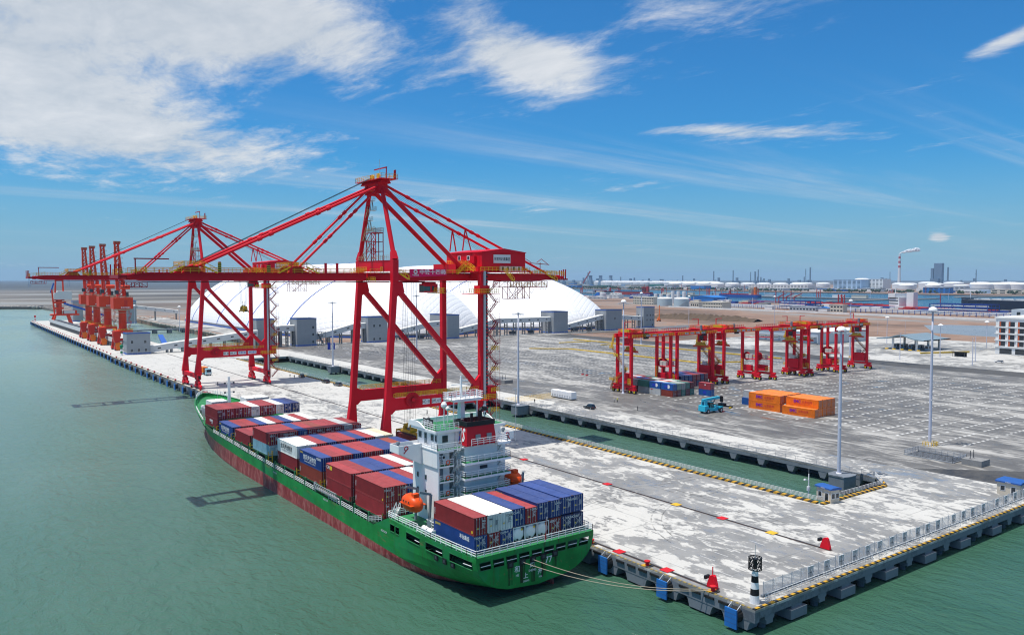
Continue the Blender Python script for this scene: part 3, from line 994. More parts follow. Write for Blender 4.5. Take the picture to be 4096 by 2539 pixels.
        # stay brackets on the boom
        for bx, hh in ((-45.4, 1.5), (-20.6, 1.7)):
            k = MB().ext([(bx - 2.4, 48.5), (bx + 2.4, 48.5), (bx + .9, 48.5 + hh), (bx - .9, 48.5 + hh)], 'y', s * 3.35 - .45, s * 3.35 + .45).build('stay_bracket', RD, T)
            if s == -1:
                MB().box(bx - 2.2, bx + 2.2, -4.7, 4.7, 49.9, 50.0).build('bracket_deck', 'dark_red', k)
                MB().rail([(bx - 2.1, -4.6, 50), (bx + 2.1, -4.6, 50), (bx + 2.1, 4.6, 50), (bx - 2.1, 4.6, 50)], 1.1, 1.0, .08, 3, closed=True) \
                    .stair((bx - 5.2, -4.9, 48.4), (bx - 2.1, -4.9, 50), .7, (0, 1, 0), .07).stair((bx + 5.2, -4.9, 48.4), (bx + 2.1, -4.9, 50), .7, (0, 1, 0), .07).build('railing', 'rail_yellow', k)
        # stays
        ap = (2.0, s * 3.2, 71.3)
        for q, (bx, bz, r) in enumerate(((-44.6, 49.8, .36), (-20.0, 49.9, .30))):
            a, b_ = Vector(ap) + Vector((0, 0, -.5 * q)), Vector((bx, s * 3.35, bz))
            m = MB().tube(a, b_, r, 8)
            for f in (.3, .36, .62, .68):
                c = a.lerp(b_, f)
                d = (b_ - a).normalized() * .5
                m.tube(c - d, c + d, r * 1.5, 8)
            m.build('fore_stay', RD, T)
        a, b_ = Vector((4.2, s * 3.4, 71.6)), Vector((58.4, s * 3.35, 48.9))
        m = MB().tube(a, b_, .36, 8)
        for f in (.12, .24, .36, .5, .54):
            c = a.lerp(b_, f); d = (b_ - a).normalized() * .5
            m.tube(c - d, c + d, .52, 8)
        m.build('back_stay', RD, T)
        MB().tube((3.6, s * 3.4, 71.0), (28.0, s * 3.5, 50.0), .62, 10).build('rear_mast_leg', RD, T)
        ms = a.lerp(b_, .46)
        MB().beam(ms, (ms.x - .9, ms.y, 55.0), .28, .28).beam(ms, (ms.x + 1.6, ms.y + s * .6, 55.0), .28, .28).build('stay_strut', RD, T)
    # boom and girder cross ties
    m = MB()
    for x in (-58.8, -50, -40, -30, -20, -10, -2.6, -.9, 12, 24, 38, 50, 63.8):
        m.box(x - .4, x + .4, -2.73, 2.73, 46.9, 48.2)
    m.build('cross_tie', RD, T)
    # hoist and luffing ropes
    m = MB()
    for y in (-1.2, -.4, .4, 1.2):
        m.beam((1.5, y, 73.6), (-44.4, y, 50.6), .06, .06, caps=False)
        m.beam((4, y * 1.5, 72.6), (38, y * 1.5, 54.9), .05, .05, caps=False)
    for y in (-2.2, 2.2):
        m.beam((1.5, y, 71.6), (-19.5, y, 51), .05, .05, caps=False)
    m.build('luffing_rope', 'cable', T)
    # boom tip gallery
    m = MB().rail([(-60.6, -4.6, 47.9), (-55.5, -4.6, 48.4)], 1.3, 1.0, .09, 3).rail([(-60.6, 4.6, 47.9), (-60.6, -4.6, 47.9)], 1.3, 1.3, .09, 3)
    m.build('tip_railing', 'rail_yellow', T)
    m = MB().box(-61.2, -59.42, -4.8, 4.8, 47.2, 47.9)
    m.beam((-57.6, -4.2, 48.0), (-57.6, -4.2, 51.6), .25, .25).beam((-57.9, -4.2, 51.5), (-50.6, -4.2, 51.5), .22, .26)
    for y in (-4.6, 0, 4.6):
        m.beam((-61, y, 47.9), (-61, y, 50.3), .25, .25)
    lattice(m, -59.8, -55, -3.0, 45.2, 46.3, 3, .12, 5)
    m.build('boom_tip', 'dark_red', T)
    m = MB()
    for x in (-39.6, -28, -22.5, -13.5, -10.4):
        m.box(x - .25, x + .25, -4.9, -4.4, 48.4, 51.0)
    m.build('boom_stop', RD, T)
    mm = MB().box(-40.1, -39.3, -5.0, -4.92, 48.6, 50.8).box(-28.6, -27.7, -5.0, -4.92, 48.6, 50.4)
    mm.build('warning_plate', 'stripe_plate', T)
    # rear end: winch deck, jib and festoon frames
    m = MB()
    m.rail([(53, -4.7, 48.7), (64.5, -4.7, 48.0)], 1.2, 1.0, .09, 3).rail([(64.8, -4.7, 48), (64.8, 4.7, 48)], 1.2, 1.2, .09, 3)
    m.stair((57.5, -4.95, 48.6), (61.5, -4.95, 46.4), .7, (0, 1, 0), .08)
    m.build('tail_railing', 'rail_yellow', T)
    m = MB().box(59.5, 66, -4.8, 4.8, 46.7, 47.15)
    for y in (-4.4, -3.4):
        m.beam((65.4, y, 47.1), (65.4, y, 50.0), .28, .28); m.beam((63.8, y, 47.1), (63.8, y, 49.7), .24, .24)
    m.beam((50.5, -3, 48.7), (50.5, -3, 52.0), .16, .16).beam((56.5, -3, 48.7), (56.5, -3, 52.0), .16, .16)
    m.beam((49.5, -3, 52), (60, -3, 51.4), .16, .2).beam((49.5, -3, 52.0), (51.0, -3, 53.0), .13, .13).beam((51, -3, 53), (53, -3, 52), .13, .13).beam((55.2, -3, 52), (57, -3, 53.1), .13, .13).beam((57, -3, 53.1), (59.5, -3, 51.5), .13, .13)
    m.build('tail_deck', 'dark_red', T)
    m = MB()
    lattice(m, 43.4, 58.3, -4.2, 44.6, 46.4, 7, .14, 7.2)
    lattice(m, 43.4, 51.6, -4.2, 41.2, 44.6, 3, .14, 2.6)
    m.beam((45, -4.2, 41.3), (49.6, -4.2, 44.6), .12, .12).beam((46, -1.6, 41.3), (50.6, -1.6, 44.6), .12, .12)
    m.build('festoon_frame', 'dark_red', T)
    MB().rail([(44.2, -4.4, 44.7), (57.8, -4.4, 44.7)], 1.2, .6, .07, 3).rail([(46, -4.4, 41.4), (51.5, -4.4, 41.4)], 1.0, 1.2, .05, 2).build('festoon_railing', 'rail_yellow', T)
    m = MB()
    rnd = random.Random(no)
    for x0, n, wd, dp in ((56.2, 3, 1.1, 2.6), (27.5, 4, .6, 3.4), (20.5, 2, 3.6, 3.8), (31, 1, 3, 2.5), (51.8, 1, 2.8, 3.6)):
        for k in range(n):
            xa = x0 + k * (.9 if n > 2 else wd + .1)
            pts = []
            for i in range(9):
                u = i / 8
                pts.append((xa + wd * u, -3.0 - .1 * k, 46.3 - dp * (1 - (2 * u - 1) ** 2) * rnd.uniform(.9, 1.0)))
            m.path(pts, .045, 4)
    m.build('festoon_cable', 'cable', T)
    # machinery house --------------------------------------------------------
    hx0, hx1, hy, hz0, hz1 = 30.8, 46.0, 9.3, 49.3, 54.5
    H_ = MB().box(hx0, hx1, -hy, hy, hz0, hz1).build('machinery_house', RD, T)
    MB().ext([(hx0 - .25, hz1 + .003), (hx1 + .25, hz1 + .003), (hx1 + .25, hz1 + .15), ((hx0 + hx1) / 2, hz1 + 1.15), (hx0 - .25, hz1 + .15)], 'y', -hy - .25, hy + .25).build('roof', RD, H_)
    for i in range(9):
        MB().box(hx0 - .05, hx0 - .003, -hy + 1.2 + i * 2.0, -hy + 1.27 + i * 2.0, hz0 + .3, hz1 - .3).build('wall_rib', RD, H_)
    for y in (-2.5, 2.3):
        MB().box(hx0 - .08, hx0 - .004, y - .75, y + .75, 52.3, 53.7).build('window_frame', 'white_paint', H_)
        MB().box(hx0 - .1, hx0 - .085, y - .5, y + .5, 52.5, 53.5).build('window', 'window_dark', H_)
    for y in (-5.8, 5.2):
        MB().box(hx0 - .9, hx0 - .01, y - .8, y + .8, 52.2, 53.5).box(hx0 - .9, hx0 - .3, y - .8, y + .8, 51.4, 52.2).build('vent_hood', RD, H_)
    sg = MB().box(34.7, 40.6, -hy - .14, -hy - .01, 51.5, 53.9).build('sign_board', 'sign_white', H_)
    text('东营市城建集团', 1.02, 'ink', sg, (37.65, -hy - .155, 52.6), '-y', bold=.012, sx=.78)
    pf = MB().box(hx0 - 1.7, hx1 + .4, -hy - 1.9, hy + 1.2, 48.95, 49.15).box(hx0 - 3.0, hx0 - 1.7, -hy - 1.0, hy, 48.95, 49.15).build('house_deck', RD, T)
    MB().rail([(hx0 - 1.6, -hy - 1.8, 49.15), (hx1 + .3, -hy - 1.8, 49.15), (hx1 + .3, hy, 49.15)], 1.2, 1.3, .09, 3).build('railing', 'rail_yellow', pf)
    MB().rail([(hx0 - 2.9, hy, 49.15), (hx0 - 2.9, -hy - .9, 49.15)], 1.2, 1.2, .08, 3).build('railing', 'rail_yellow', pf)
    m = MB()
    for i, x in enumerate((37.4, 39.2, 41.3, 43.1)):
        MB().box(x - .75, x + .75, -hy - 1.1, -hy - .25, 49.2, 50.6).build('air_conditioner', 'sign_white', pf)
        MB().box(x - .62, x + .1, -hy - 1.13, -hy - 1.105, 49.35, 50.5).build('fan_grille', 'dark_steel', pf)
    up = MB().box(hx0 - 2.4, hx0 - .1, -3.4, 9.0, 51.0, 51.1).build('upper_deck', RD, T)
    m = MB().rail([(hx0 - 2.3, -3.3, 51.1), (hx0 - 2.3, 8.9, 51.1)], 1.2, 1.1, .09, 3)
    m.stair((hx0 - 1.4, -7.9, 49.15), (hx0 - 1.4, -3.4, 51.1), .8, (1, 0, 0), .09)
    m.stair((hx0 - 5.2, -4.6, 48.4), (hx0 - 1.9, -4.6, 51.1), .8, (0, 1, 0), .09)
    m.stair((hx0 + 6.4, -hy - 2.4, 49.15), (hx0 + 9.2, -hy - 2.4, 46.4), .8, (0, 1, 0), .09)
    m.build('railing', 'rail_yellow', up)
    MB().box(26.4, 29.2, -2.6, 9.6, 48.7, 51.3).build('electrical_room', RD, T)
    MB().box(30.3, 31.5, -10.0, -4.2, 47.2, 49.3).build('support_box', RD, T)
    # mast stairs and the stair tower by the far mast leg
    m = MB()
    for k, (z0, z1, ya, yb) in enumerate(((52, 54.6, 8.4, 5.8), (54.6, 57.6, 5.8, 7.6), (57.6, 60.2, 7.2, 5.2), (60.2, 63, 5.2, 6.4), (63, 65.6, 6.1, 4.2), (65.6, 68.2, 4.2, 5.0), (68.2, 70.6, 4.6, 3.2))):
        m.stair((3.0 + .9 * (k % 2), ya, z0), (3.0 + .9 * (k % 2), yb, z1), .8, (1, 0, 0), .06)
        m.box(2.4, 4.8, yb - .9, yb + .3, z1 - .08, z1)
        m.rail([(4.8, yb - .9, z1), (4.8, yb + .3, z1)], 1.1, .6, .06, 2)
    m.build('mast_stair', 'rail_dull', T)
    m = MB()
    for yy in (4.6, 1.6, -1.0):
        for xx in (2.3, 4.5):
            m.beam((xx, yy, 51.9), (xx, yy, 59.4 if yy < 4 else 57.5), .18, .18)
    for z in (54.4, 57.0, 59.3):
        for xx in (2.3, 4.5):
            m.beam((xx, 4.6, z), (xx, -1.0, z), .2, .2)
    for z in (52, 54.4, 57.0):
        m.beam((2.3, 1.6, z), (2.3, -1.0, z + 2.4), .12, .12).beam((2.3, -1.0, z), (2.3, 1.6, z + 2.4), .12, .12).beam((2.3, 4.6, z), (2.3, 1.6, z + 2.4), .12, .12)
    m.box(2.2, 4.6, -1.1, 4.7, 59.35, 59.45)
    m.build('lift_tower', 'dark_red', T)
    MB().rail([(2.2, -1.1, 59.45), (4.6, -1.1, 59.45), (4.6, 4.7, 59.45), (2.2, 4.7, 59.45)], 1.2, .8, .07, 3, closed=True).rail([(2.0, -9.0, 51.95), (2.0, 9.0, 51.95)], 1.2, 1.2, .07, 3).build('lift_tower_railing', 'rail_dull', T)
    # gallery between the sea legs under the cross beam
    MB().box(-1.9, 2.1, -8.8, 8.8, 46.1, 46.25).box(-1.2, 2.1, -2, 3, 47, 48.4).build('hinge_deck', 'dark_red', T)
    MB().rail([(-1.8, -8.7, 46.25), (-1.8, 8.7, 46.25)], 1.2, 1.2, .09, 3).stair((.2, 9.2, 49), (.2, 4.8, 46.3), .8, (1, 0, 0), .09).rail([(1.6, 3, 49), (1.6, 10.6, 49)], 1.2, 1.0, .09, 3).rail([(1.6, -5, 49.0), (1.6, -6.2, 49.0)], 1.2, .5, .09, 3) \
        .stair((4.2, -10.9, 48.4), (6.8, -10.9, 46.9), .7, (0, 1, 0), .08).build('hinge_railing', 'rail_yellow', T)
    # land-side access tower: zigzag stair, cable chain and lift mast
    m = MB()
    zigzag(m, 33.2, -10.9, 3.0, 46.0, 2.9, 2.6, (0, 1, 0), .85)
    for xx, yy in ((31.6, -12.1), (34.9, -12.1), (31.6, -9.8), (34.9, -9.8)):
        m.beam((xx, yy, 2.6), (xx, yy, 43.5), .06, .06)
    m.build('stair_tower', 'dark_red', T)
    m = MB()
    for z in (10, 15.6, 21.4, 27.2):
        MB().rail([(31.8, -12.4, z), (34.4, -12.4, z)], 1.2, .5, .1, 3).build('stair_railing', 'rail_yellow', T)
    MB().box(30.1, 30.75, -11.35, -10.86, 2.5, 49.2).build('cable_ladder', 'galv', T)
    m = MB().box(30.85, 31.35, -11.3, -10.8, 2.5, 48.9)
    m.build('cable_duct', 'black', T)
    bk = MB().box(30.8, 31.4, -11.36, -11.31, 0, .35).mesh('duct_bracket', 'crane_red')
    for i in range(46):
        put(bk, 'duct_bracket', T, (0, 0, 3 + i))
    lf = MB().box(28.6, 32.0, -11.4, -8.6, 43.0, 45.2).build('upper_landing', RD, T)
    MB().box(24.6, 35, -12.0, -8.3, 42.85, 42.98).build('landing_deck', RD, lf)
    MB().rail([(24.8, -11.9, 43), (34.6, -11.9, 43)], 1.3, .7, .09, 3).build('railing', 'rail_yellow', lf)
    lf = MB().box(27.4, 34.2, -12.2, -9.2, 13.4, 13.55).box(31.2, 33.8, -12.0, -9.4, 13.6, 17.2).build('lower_landing', RD, T)
    MB().rail([(26.8, -12.1, 13.56), (34.0, -12.1, 13.56)], 1.4, .7, .1, 3).build('railing', 'rail_yellow', lf)
    # cable reel and its plates on the near portal beam
    rl = MB().tube((7.4, -11.5, 15.5), (7.4, -11.35, 15.5), 1.95, 28).tube((7.4, -11.15, 15.5), (7.4, -11.02, 15.5), 1.95, 28).tube((7.4, -11.9, 15.5), (7.4, -10.7, 15.5), .5, 12)
    rl = rl.build('cable_reel', 'crane_red', T)
    m = MB()
    for i in range(24):
        a = i / 24 * 2 * math.pi
        m.beam((7.4 + .5 * math.cos(a), -11.56, 15.5 + .5 * math.sin(a)), (7.4 + 1.95 * math.cos(a), -11.56, 15.5 + 1.95 * math.sin(a)), .07, .1)
    m.build('spoke', 'dark_red', rl)
    MB().tube((7.4, -11.33, 15.5), (7.4, -11.17, 15.5), 1.6, 24).build('wound_cable', 'cable', rl)
    for x, w, s_, z in ((11.8, 2.2, 'NO. 0%d' % no, 14.55), (15.0, 2.9, 'SWL 61T', 14.55), (18.9, 3.4, '东营城建', 14.55), (23.3, 3.8, '海西重机', 14.55)):
        pl = MB().box(x - w / 2, x + w / 2, -10.8, -10.73, z - .68, z + .68).build('plate', 'sign_white', T)
        text(s_, 1.2 if s_[0] in 'NS' else .95, 'ink' if s_[0] in 'NS' else 'letter_blue', pl, (x + (.3 if s_[0] == '海' else 0), -10.815, z - .02), '-y', bold=.01, sx=.62 if s_[0] in 'NS' else .8)
        if s_[0] == '海':
            MB().ext([(x - 1.75, z - .3), (x - 1.45, z + .25), (x - 1.0, z + .3), (x - .8, z - .3), (x - 1.1, z + .05), (x - 1.4, z)], 'y', -10.83, -10.805).build('emblem', 'letter_blue', pl)
    # trolley, cab, ropes
    tr = MB().box(tx - 3.6, tx + 3.6, -2.45, 2.45, 46.0, 46.45).box(tx - 2, tx + 2, -1.8, 1.8, 46.46, 47.2).build('trolley', 'dark_red', T)
    cb_ = MB().box(cabx - 2.2, cabx + 2.2, -3.2, -.6, 43.3, 45.7).box(cabx - 1.6, cabx + 1.8, -2.9, -.9, 45.7, 46.15).build('operator_cab', 'crane_red', T)
    MB().box(cabx - 2.24, cabx - .2, -3.24, -3.205, 43.7, 45.0).box(cabx - 2.26, cabx - 2.205, -3.2, -.8, 43.5, 45.2).build('cab_window', 'glass_green', cb_)
    MB().box(cabx + .4, cabx + 1.0, -3.25, -3.21, 43.9, 45.1).build('cab_window', 'window_dark', cb_)
    MB().rail([(cabx + .6, -3.9, 43.2), (cabx + 4.2, -3.9, 43.2), (cabx + 4.2, -.9, 43.2)], 1.3, .7, .09, 3).build('cab_railing', 'rail_yellow', cb_)
    MB().box(cabx + .4, cabx + 4.3, -4.0, -.6, 43.05, 43.18).build('cab_deck', 'machine_yellow', cb_)
    m = MB()
    zt = spr_z + 2.6
    for sx in (-1.6, 1.6):
        for sy in (-1.4, -.5, .5, 1.4):
            m.beam((tx + sx, sy, 46.0), (tx + sx * .55, sy, zt), .05, .05, caps=False)
    m.build('hoist_rope', 'cable', T)
    return T


mat_stripes('stripe_plate', 2, .5, (0.7, 0.55, 0.02), (0.02, 0.02, 0.02), 0.0)
paint('rail_dull', (0.44, 0.38, 0.24), 0.55, 0.2, 0.8)
c1_ = sts(1, 195.8, 12.9, 17.9, 4.2, 12.0)
c2_ = sts(2, 367.7, 23.4, 27.2, 32.6, 6.1)
spreader('yellow spreader lifting a dark red container behind the ship bridge', (96.5 + 12.9, 195.8, 4.3), 12.0, 'yellow crane spreaders')
spreader('yellow empty spreader hanging high under the farther quay crane', (96.5 + 23.4, 367.7, 32.3), 6.1, 'yellow crane spreaders')
# banner tied to the near girder rail of crane 1
bn = MB().poly([(10.4, -4.78, 47.45), (22.0, -4.78, 47.95), (22.0, -4.78, 49.75), (10.4, -4.78, 49.7)]).poly([(10.4, -4.72, 47.45), (10.4, -4.72, 49.7), (22.0, -4.72, 49.75), (22.0, -4.72, 47.95)])
bn = bn.build('banner', 'banner_pink' if 'banner_pink' in MATS else paint('banner_pink', (0.80, 0.010, 0.12), 0.7, 0.1, 0.5), None, loc=(96.5, 195.8, 0))
tag(bn, 'crimson cloth banner with white lettering tied along the near crane girder', 'banner')
text('中铁十四局', 1.35, 'letter_white', bn, (17.6, -4.80, 48.85), '-y', bold=.02, sx=1.25)
text('中国铁建', .5, 'letter_white', bn, (12.2, -4.80, 48.05), '-y', bold=.01)
MB().tube((12.2, -4.80, 48.95), (12.2, -4.812, 48.95), .62, 16).build('emblem', 'letter_white', bn)
MB().ext([(11.75, 48.75), (12.2, 49.25), (12.65, 48.75)], 'y', -4.822, -4.813).build('emblem_mark', 'flag_red', bn)
# ---------------------------------------------------------------- the green container ship
SX = 80.2           # centre line
HB = 12.9


def lerp_tab(tab, x):
    if x <= tab[0][0]: return tab[0][1]
    for (a, fa), (b, fb) in zip(tab, tab[1:]):
        if x <= b:
            t = (x - a) / (b - a)
            return fa + (fb - fa) * t
    return tab[-1][1]


TOPZ = [(101.5, 4.1), (128.6, 4.1), (130.5, 3.3), (134.5, 1.5), (163, 1.85), (188, 2.1), (207, 2.5), (228, 3.0), (237, 3.2), (243, 3.7), (248, 4.6), (254, 5.1), (270, 5.9), (290, 7.2)]
DECKB = [(101.5, 12.1), (106, 12.5), (114, HB), (236, HB), (244, 12.6), (252, 11.6), (260, 10.3), (268, 8.8), (276, 6.9), (283, 4.6), (287.5, 2.2), (290, .25)]
WLB = [(140, HB), (214, HB), (226, 12.4), (238, 11.3), (249, 9.7), (259, 7.6), (268, 4.9), (275, 2.4), (280, .3), (290, .2)]


def hull_hb(y, z):
    zt = lerp_tab(TOPZ, y)
    if y < 145:
        b = lerp_tab([(101.5, -2.5), (112, -4.4), (125, -7.4), (145, -9)], y)
        n = lerp_tab([(101.5, 2.5), (113, 3.2), (125, 5), (145, 9)], y)
        B = lerp_tab(DECKB, y)
        if z <= b: return 0.02
        q = max(0.0, min(1.0, (4.2 - z) / (4.2 - b)))
        return max(.02, B * (1 - q ** n) ** (1 / n))
    B, W = lerp_tab(DECKB, y), lerp_tab(WLB, y)
    if y < 210:
        return B
    t = (z - SEA_Z) / (zt - SEA_Z)
    if t < 0:
        return max(.15, W * (1 + .12 * t))
    return max(.15, W + (B - W) * t ** 1.5)


def mat_hull():
    N, bs, out = newmat('hull_paint')
    tc = N.n('ShaderNodeTexCoord'); o = tc.outputs['Object']
    sep = N.n('ShaderNodeSeparateXYZ'); N.l(o, sep.inputs[0])
    line = N.math('ADD', N.math('MULTIPLY', N.math('SUBTRACT', sep.outputs[1], 150), .026), -1.35)
    red = N.math('LESS_THAN', N.math('SUBTRACT', sep.outputs[2], line), 0.0)
    n = N.noise(o, .22, 6, .65)
    g = N.ramp(n, [(.3, (.005, .15, .026)), (.52, (.008, .24, .042)), (.7, (.016, .30, .065))])
    # brush-over patches of fresher green
    vp = N.n('ShaderNodeMapRange'); vp.inputs[1].default_value = .56; vp.inputs[2].default_value = .58
    N.l(N.noise(N.mapping(o, scale=(1, .35, .8)), .35, 2, .4), vp.inputs[0])
    g = N.mix(N.math('MULTIPLY', vp.outputs[0], .55), g, (.012, .235, .075))
    r = N.ramp(N.noise(N.mapping(o, scale=(1, 1, .35)), .9, 7, .7), [(.3, (.15, .02, .02)), (.48, (.32, .04, .042)), (.58, (.46, .15, .13)), (.68, (.14, .035, .03))])
    c = N.mix(red, g, r)
    # rust and scuff streaks running down
    st = N.noise(N.mapping(o, scale=(1, 1.6, .13)), 1.1, 6, .7)
    mk = N.n('ShaderNodeMapRange'); mk.inputs[1].default_value = .56; mk.inputs[2].default_value = .70
    N.l(st, mk.inputs[0])
    c = N.mix(N.math('MULTIPLY', mk.outputs[0], .72), c, (.055, .045, .022))
    sc = N.noise(N.mapping(o, scale=(1, .22, 1.0)), .9, 5, .65)
    m2 = N.n('ShaderNodeMapRange'); m2.inputs[1].default_value = .61; m2.inputs[2].default_value = .70
    N.l(sc, m2.inputs[0])
    c = N.mix(N.math('MULTIPLY', m2.outputs[0], .5), c, (.22, .12, .055))
    N.l(c, bs.inputs['Base Color'])
    bs.inputs['Roughness'].default_value = .55
    bs.inputs['Specular IOR Level'].default_value = .35
    bp = N.n('ShaderNodeBump'); bp.inputs['Strength'].default_value = .25; bp.inputs['Distance'].default_value = .05
    N.l(N.noise(N.mapping(o, scale=(1, .5, .5)), .6, 3, .5), bp.inputs['Height']); N.l(bp.outputs[0], bs.inputs['Normal'])


mat_hull()
paint('deck_green', (.03, .20, .075), .6, .25, .5, rust=.2)
paint('hold_green', (.012, .06, .028), .7, .3, .6, rust=.3)
paint('ship_white', (.90, .90, .89), .45, .05, .5, rust=.10, rustc=(.35, .22, .14))
paint('ship_grey', (.20, .24, .27), .5, .1, .5)
paint('funnel_red', (.55, .008, .02), .45, .08, .4)
paint('rust_brown', (.035, .022, .012), .8, .4, .8)
paint('rope', (.42, .36, .27), .85, .15, 1.0)

SHIP = thing('container_ship', 'long green-hulled container ship with white bridge tower moored along the wharf', 'ship', (0, 0, 0))
SIDE_OPEN = [(102.6, 108.4), (110.4, 115.4), (117.4, 122.0), (124.6, 125.9), (126.3, 127.9)]
ys = sorted(set([101.5, 103.8, 106, 112, 114, 119, 128.6, 130.5, 132.5, 134.5, 139, 145, 155, 163, 175, 188, 198, 207, 214, 220, 228, 234, 237, 240, 243, 246, 248, 251, 254, 257, 260, 264, 268, 272, 276, 279, 281, 283, 285, 287.5, 289, 290] + [v for ab in SIDE_OPEN for v in ab]))
FR = [0, .10, .22, .33, .42, .5, .58, .66]
m = MB()


def levels(y):
    zt = lerp_tab(TOPZ, y)
    lo = -9.0 if y > 125 else lerp_tab([(101.5, -2.5), (112, -4.4), (125, -7.4)], y)
    zs = [lo + (1.85 - lo) * f for f in (0, .12, .26, .42, .6, .8, 1.0)] if y < 129 else None
    if zs is not None:
        zs += [2.0, 3.3, 3.6, zt]
    else:
        zs = [lo + (zt - lo) * f for f in (0, .12, .24, .36, .48, .58, .68, .77, .86, .93, 1.0)]
    return zs


grid = {}
for s in (-1, 1):
    for i, y in enumerate(ys):
        for j, z in enumerate(levels(y)):
            grid[(s, i, j)] = len(m.v)
            yy = y
            if y > 262:                                  # raked stem: low levels stay aft
                t = (z - SEA_Z) / (lerp_tab(TOPZ, y) - SEA_Z)
            m.v.append((SX + s * hull_hb(y, z), yy, z))
    for i in range(len(ys) - 1):
        for j in range(10):
            yc = (ys[i] + ys[i + 1]) / 2
            if j in (7,) and any(a <= yc <= b for a, b in SIDE_OPEN):
                continue
            if j == 8 and False:
                continue
            m.f.append((grid[(s, i, j)], grid[(s, i + 1, j)], grid[(s, i + 1, j + 1)], grid[(s, i, j + 1)]))
# stem closing strip
for j in range(10):
    i = len(ys) - 1
    m.f.append((grid[(-1, i, j)], grid[(1, i, j)], grid[(1, i, j + 1)], grid[(-1, i, j + 1)]))
# transom with nine openings to the mooring deck
zs = levels(101.5)
ss = [-1.0]
for k in range(9):
    a = -.955 + k * .2122
    ss += [a, a + .1722]
ss.append(1.0)
tg = {}
for i, s in enumerate(ss):
    for j, z in enumerate(zs):
        tg[(i, j)] = len(m.v)
        m.v.append((SX + s * hull_hb(101.5, z), 101.5, z))
for i in range(len(ss) - 1):
    for j in range(10):
        if i % 2 == 1 and j in (7,):
            continue
        m.f.append((tg[(i, j)], tg[(i + 1, j)], tg[(i + 1, j + 1)], tg[(i, j + 1)]))
bpy_hull = m.build('hull', 'hull_paint', SHIP)
# white lips round the openings
for a, b in SIDE_OPEN:
    xa, xb = SX - hull_hb(a, 2.8), SX - hull_hb(b, 2.8)
    q = MB()
    for z in (1.98, 3.32):
        q.beam((xa - .03, a, z), (xb - .03, b, z), .12, .10)
    q.beam((xb - .03, b, 1.98), (xb - .03, b, 3.32), .1, .12)
    q.build('opening_frame', 'deck_green', SHIP)
    if b - a > 4:
        MB().beam((xa - .02, a + .1, 2.62), (xa * .35 + xb * .65 - .02, a + (b - a) * .35, 2.62), .08, .08).build('opening_rail', 'ship_white', SHIP)
for k in range(9):
    a = SX + (-.955 + k * .2122) * 11.9; b = a + .1722 * 11.9
    MB().beam((a, 101.46, 3.32), (b, 101.46, 3.32), .08, .1).beam((a, 101.46, 1.98), (b, 101.46, 1.98), .08, .1).build('opening_frame', 'deck_green', SHIP)
    MB().beam((a + .1, 101.42, 2.66), (b - .1, 101.42, 2.66), .08, .08).build('opening_rail', 'ship_white', SHIP)
# decks -----------------------------------------------------------------
def deck(y0, y1, dz, name, mat, inset=.08, n=18):
    p = []
    for i in range(n + 1):
        y = y0 + (y1 - y0) * i / n
        p.append((SX - lerp_tab(DECKB, y) + inset, y, lerp_tab(TOPZ, y) - dz))
    q = MB()
    for a, b in zip(p, p[1:]):
        q.poly([a, (2 * SX - a[0], a[1], a[2]), (2 * SX - b[0], b[1], b[2]), b])
    return q.build(name, mat, SHIP)


deck(101.55, 130.2, .06, 'poop_deck', 'deck_green')
deck(130.3, 244, .10, 'main_deck', 'hold_green', n=30)
deck(244, 289, 1.15, 'forecastle_deck', 'deck_green', .25)
MB().box(SX - 11.6, SX + 11.6, 103, 128, 1.7, 1.86).build('mooring_deck', 'deck_green', SHIP)
MB().box(SX - 11.6, SX + 11.6, 109.4, 109.6, 1.9, 4.0).build('mooring_bulkhead', 'hold_green', SHIP)
for x in (70.6, 74, 85, 88.6):
    MB().lathe(x, 105, [(.4, 1.86), (.35, 2.4), (.55, 2.55), (.5, 2.7)], 10).build('mooring_bitts', 'hold_green', SHIP)
# deck edge: posts, rails
rr = MB()
y = 137.0
while y < 236:
    z = lerp_tab(TOPZ, y) - .1
    if int((y - 137) / 6.2) % 2 == 0 or True:
        MB().beam((SX - HB + .35, y, z), (SX - HB + .35, y, z + 1.9), .28, .34).build('stanchion', 'deck_green', SHIP)
    y += 6.15
segs = [(131.5, 136.6)]
y = 137.4
while y < 230:
    if not (150 < y < 160):
        segs.append((y, y + 5.3))
    y += 6.15
for a, b in segs:
    for X in (SX - HB + .12,):
        MB().rail([(X, a, lerp_tab(TOPZ, a) - .05), (X, b, lerp_tab(TOPZ, b) - .05)], 1.05, 1.35, .07, 3).build('side_railing', 'ship_white', SHIP)
MB().rail([(SX + HB - .12, 131, 3.0), (SX + HB - .12, 135, 1.5), (SX + HB - .12, 236, 3.2)], 1.05, 3, .08, 3).build('side_railing', 'ship_white', SHIP)
pr = [(SX - lerp_tab(DECKB, yy) + .12, yy, 4.08) for yy in (118.6, 114, 108, 104, 101.65)]
MB().rail(pr + [(SX + 12.0, 101.65, 4.08)] + [(2 * SX - a, b, c) for a, b, c in pr[::-1]], 1.1, 1.5, .09, 3).build('stern_railing', 'ship_white', SHIP)
br = [(SX - lerp_tab(DECKB, yy) + .1, yy, lerp_tab(TOPZ, yy)) for yy in (247, 251, 256, 261, 266)]
MB().rail(br, .8, 1.4, .10, 2).build('bow_railing', 'ship_white', SHIP)
br = [(SX - lerp_tab(DECKB, yy) + .25, yy, lerp_tab(TOPZ, yy)) for yy in (280, 284, 287, 289)]
MB().rail(br + [(2 * SX - a, b, c) for a, b, c in br[::-1]], 1.25, 1.2, .11, 3).build('bow_railing', 'ship_white', SHIP)
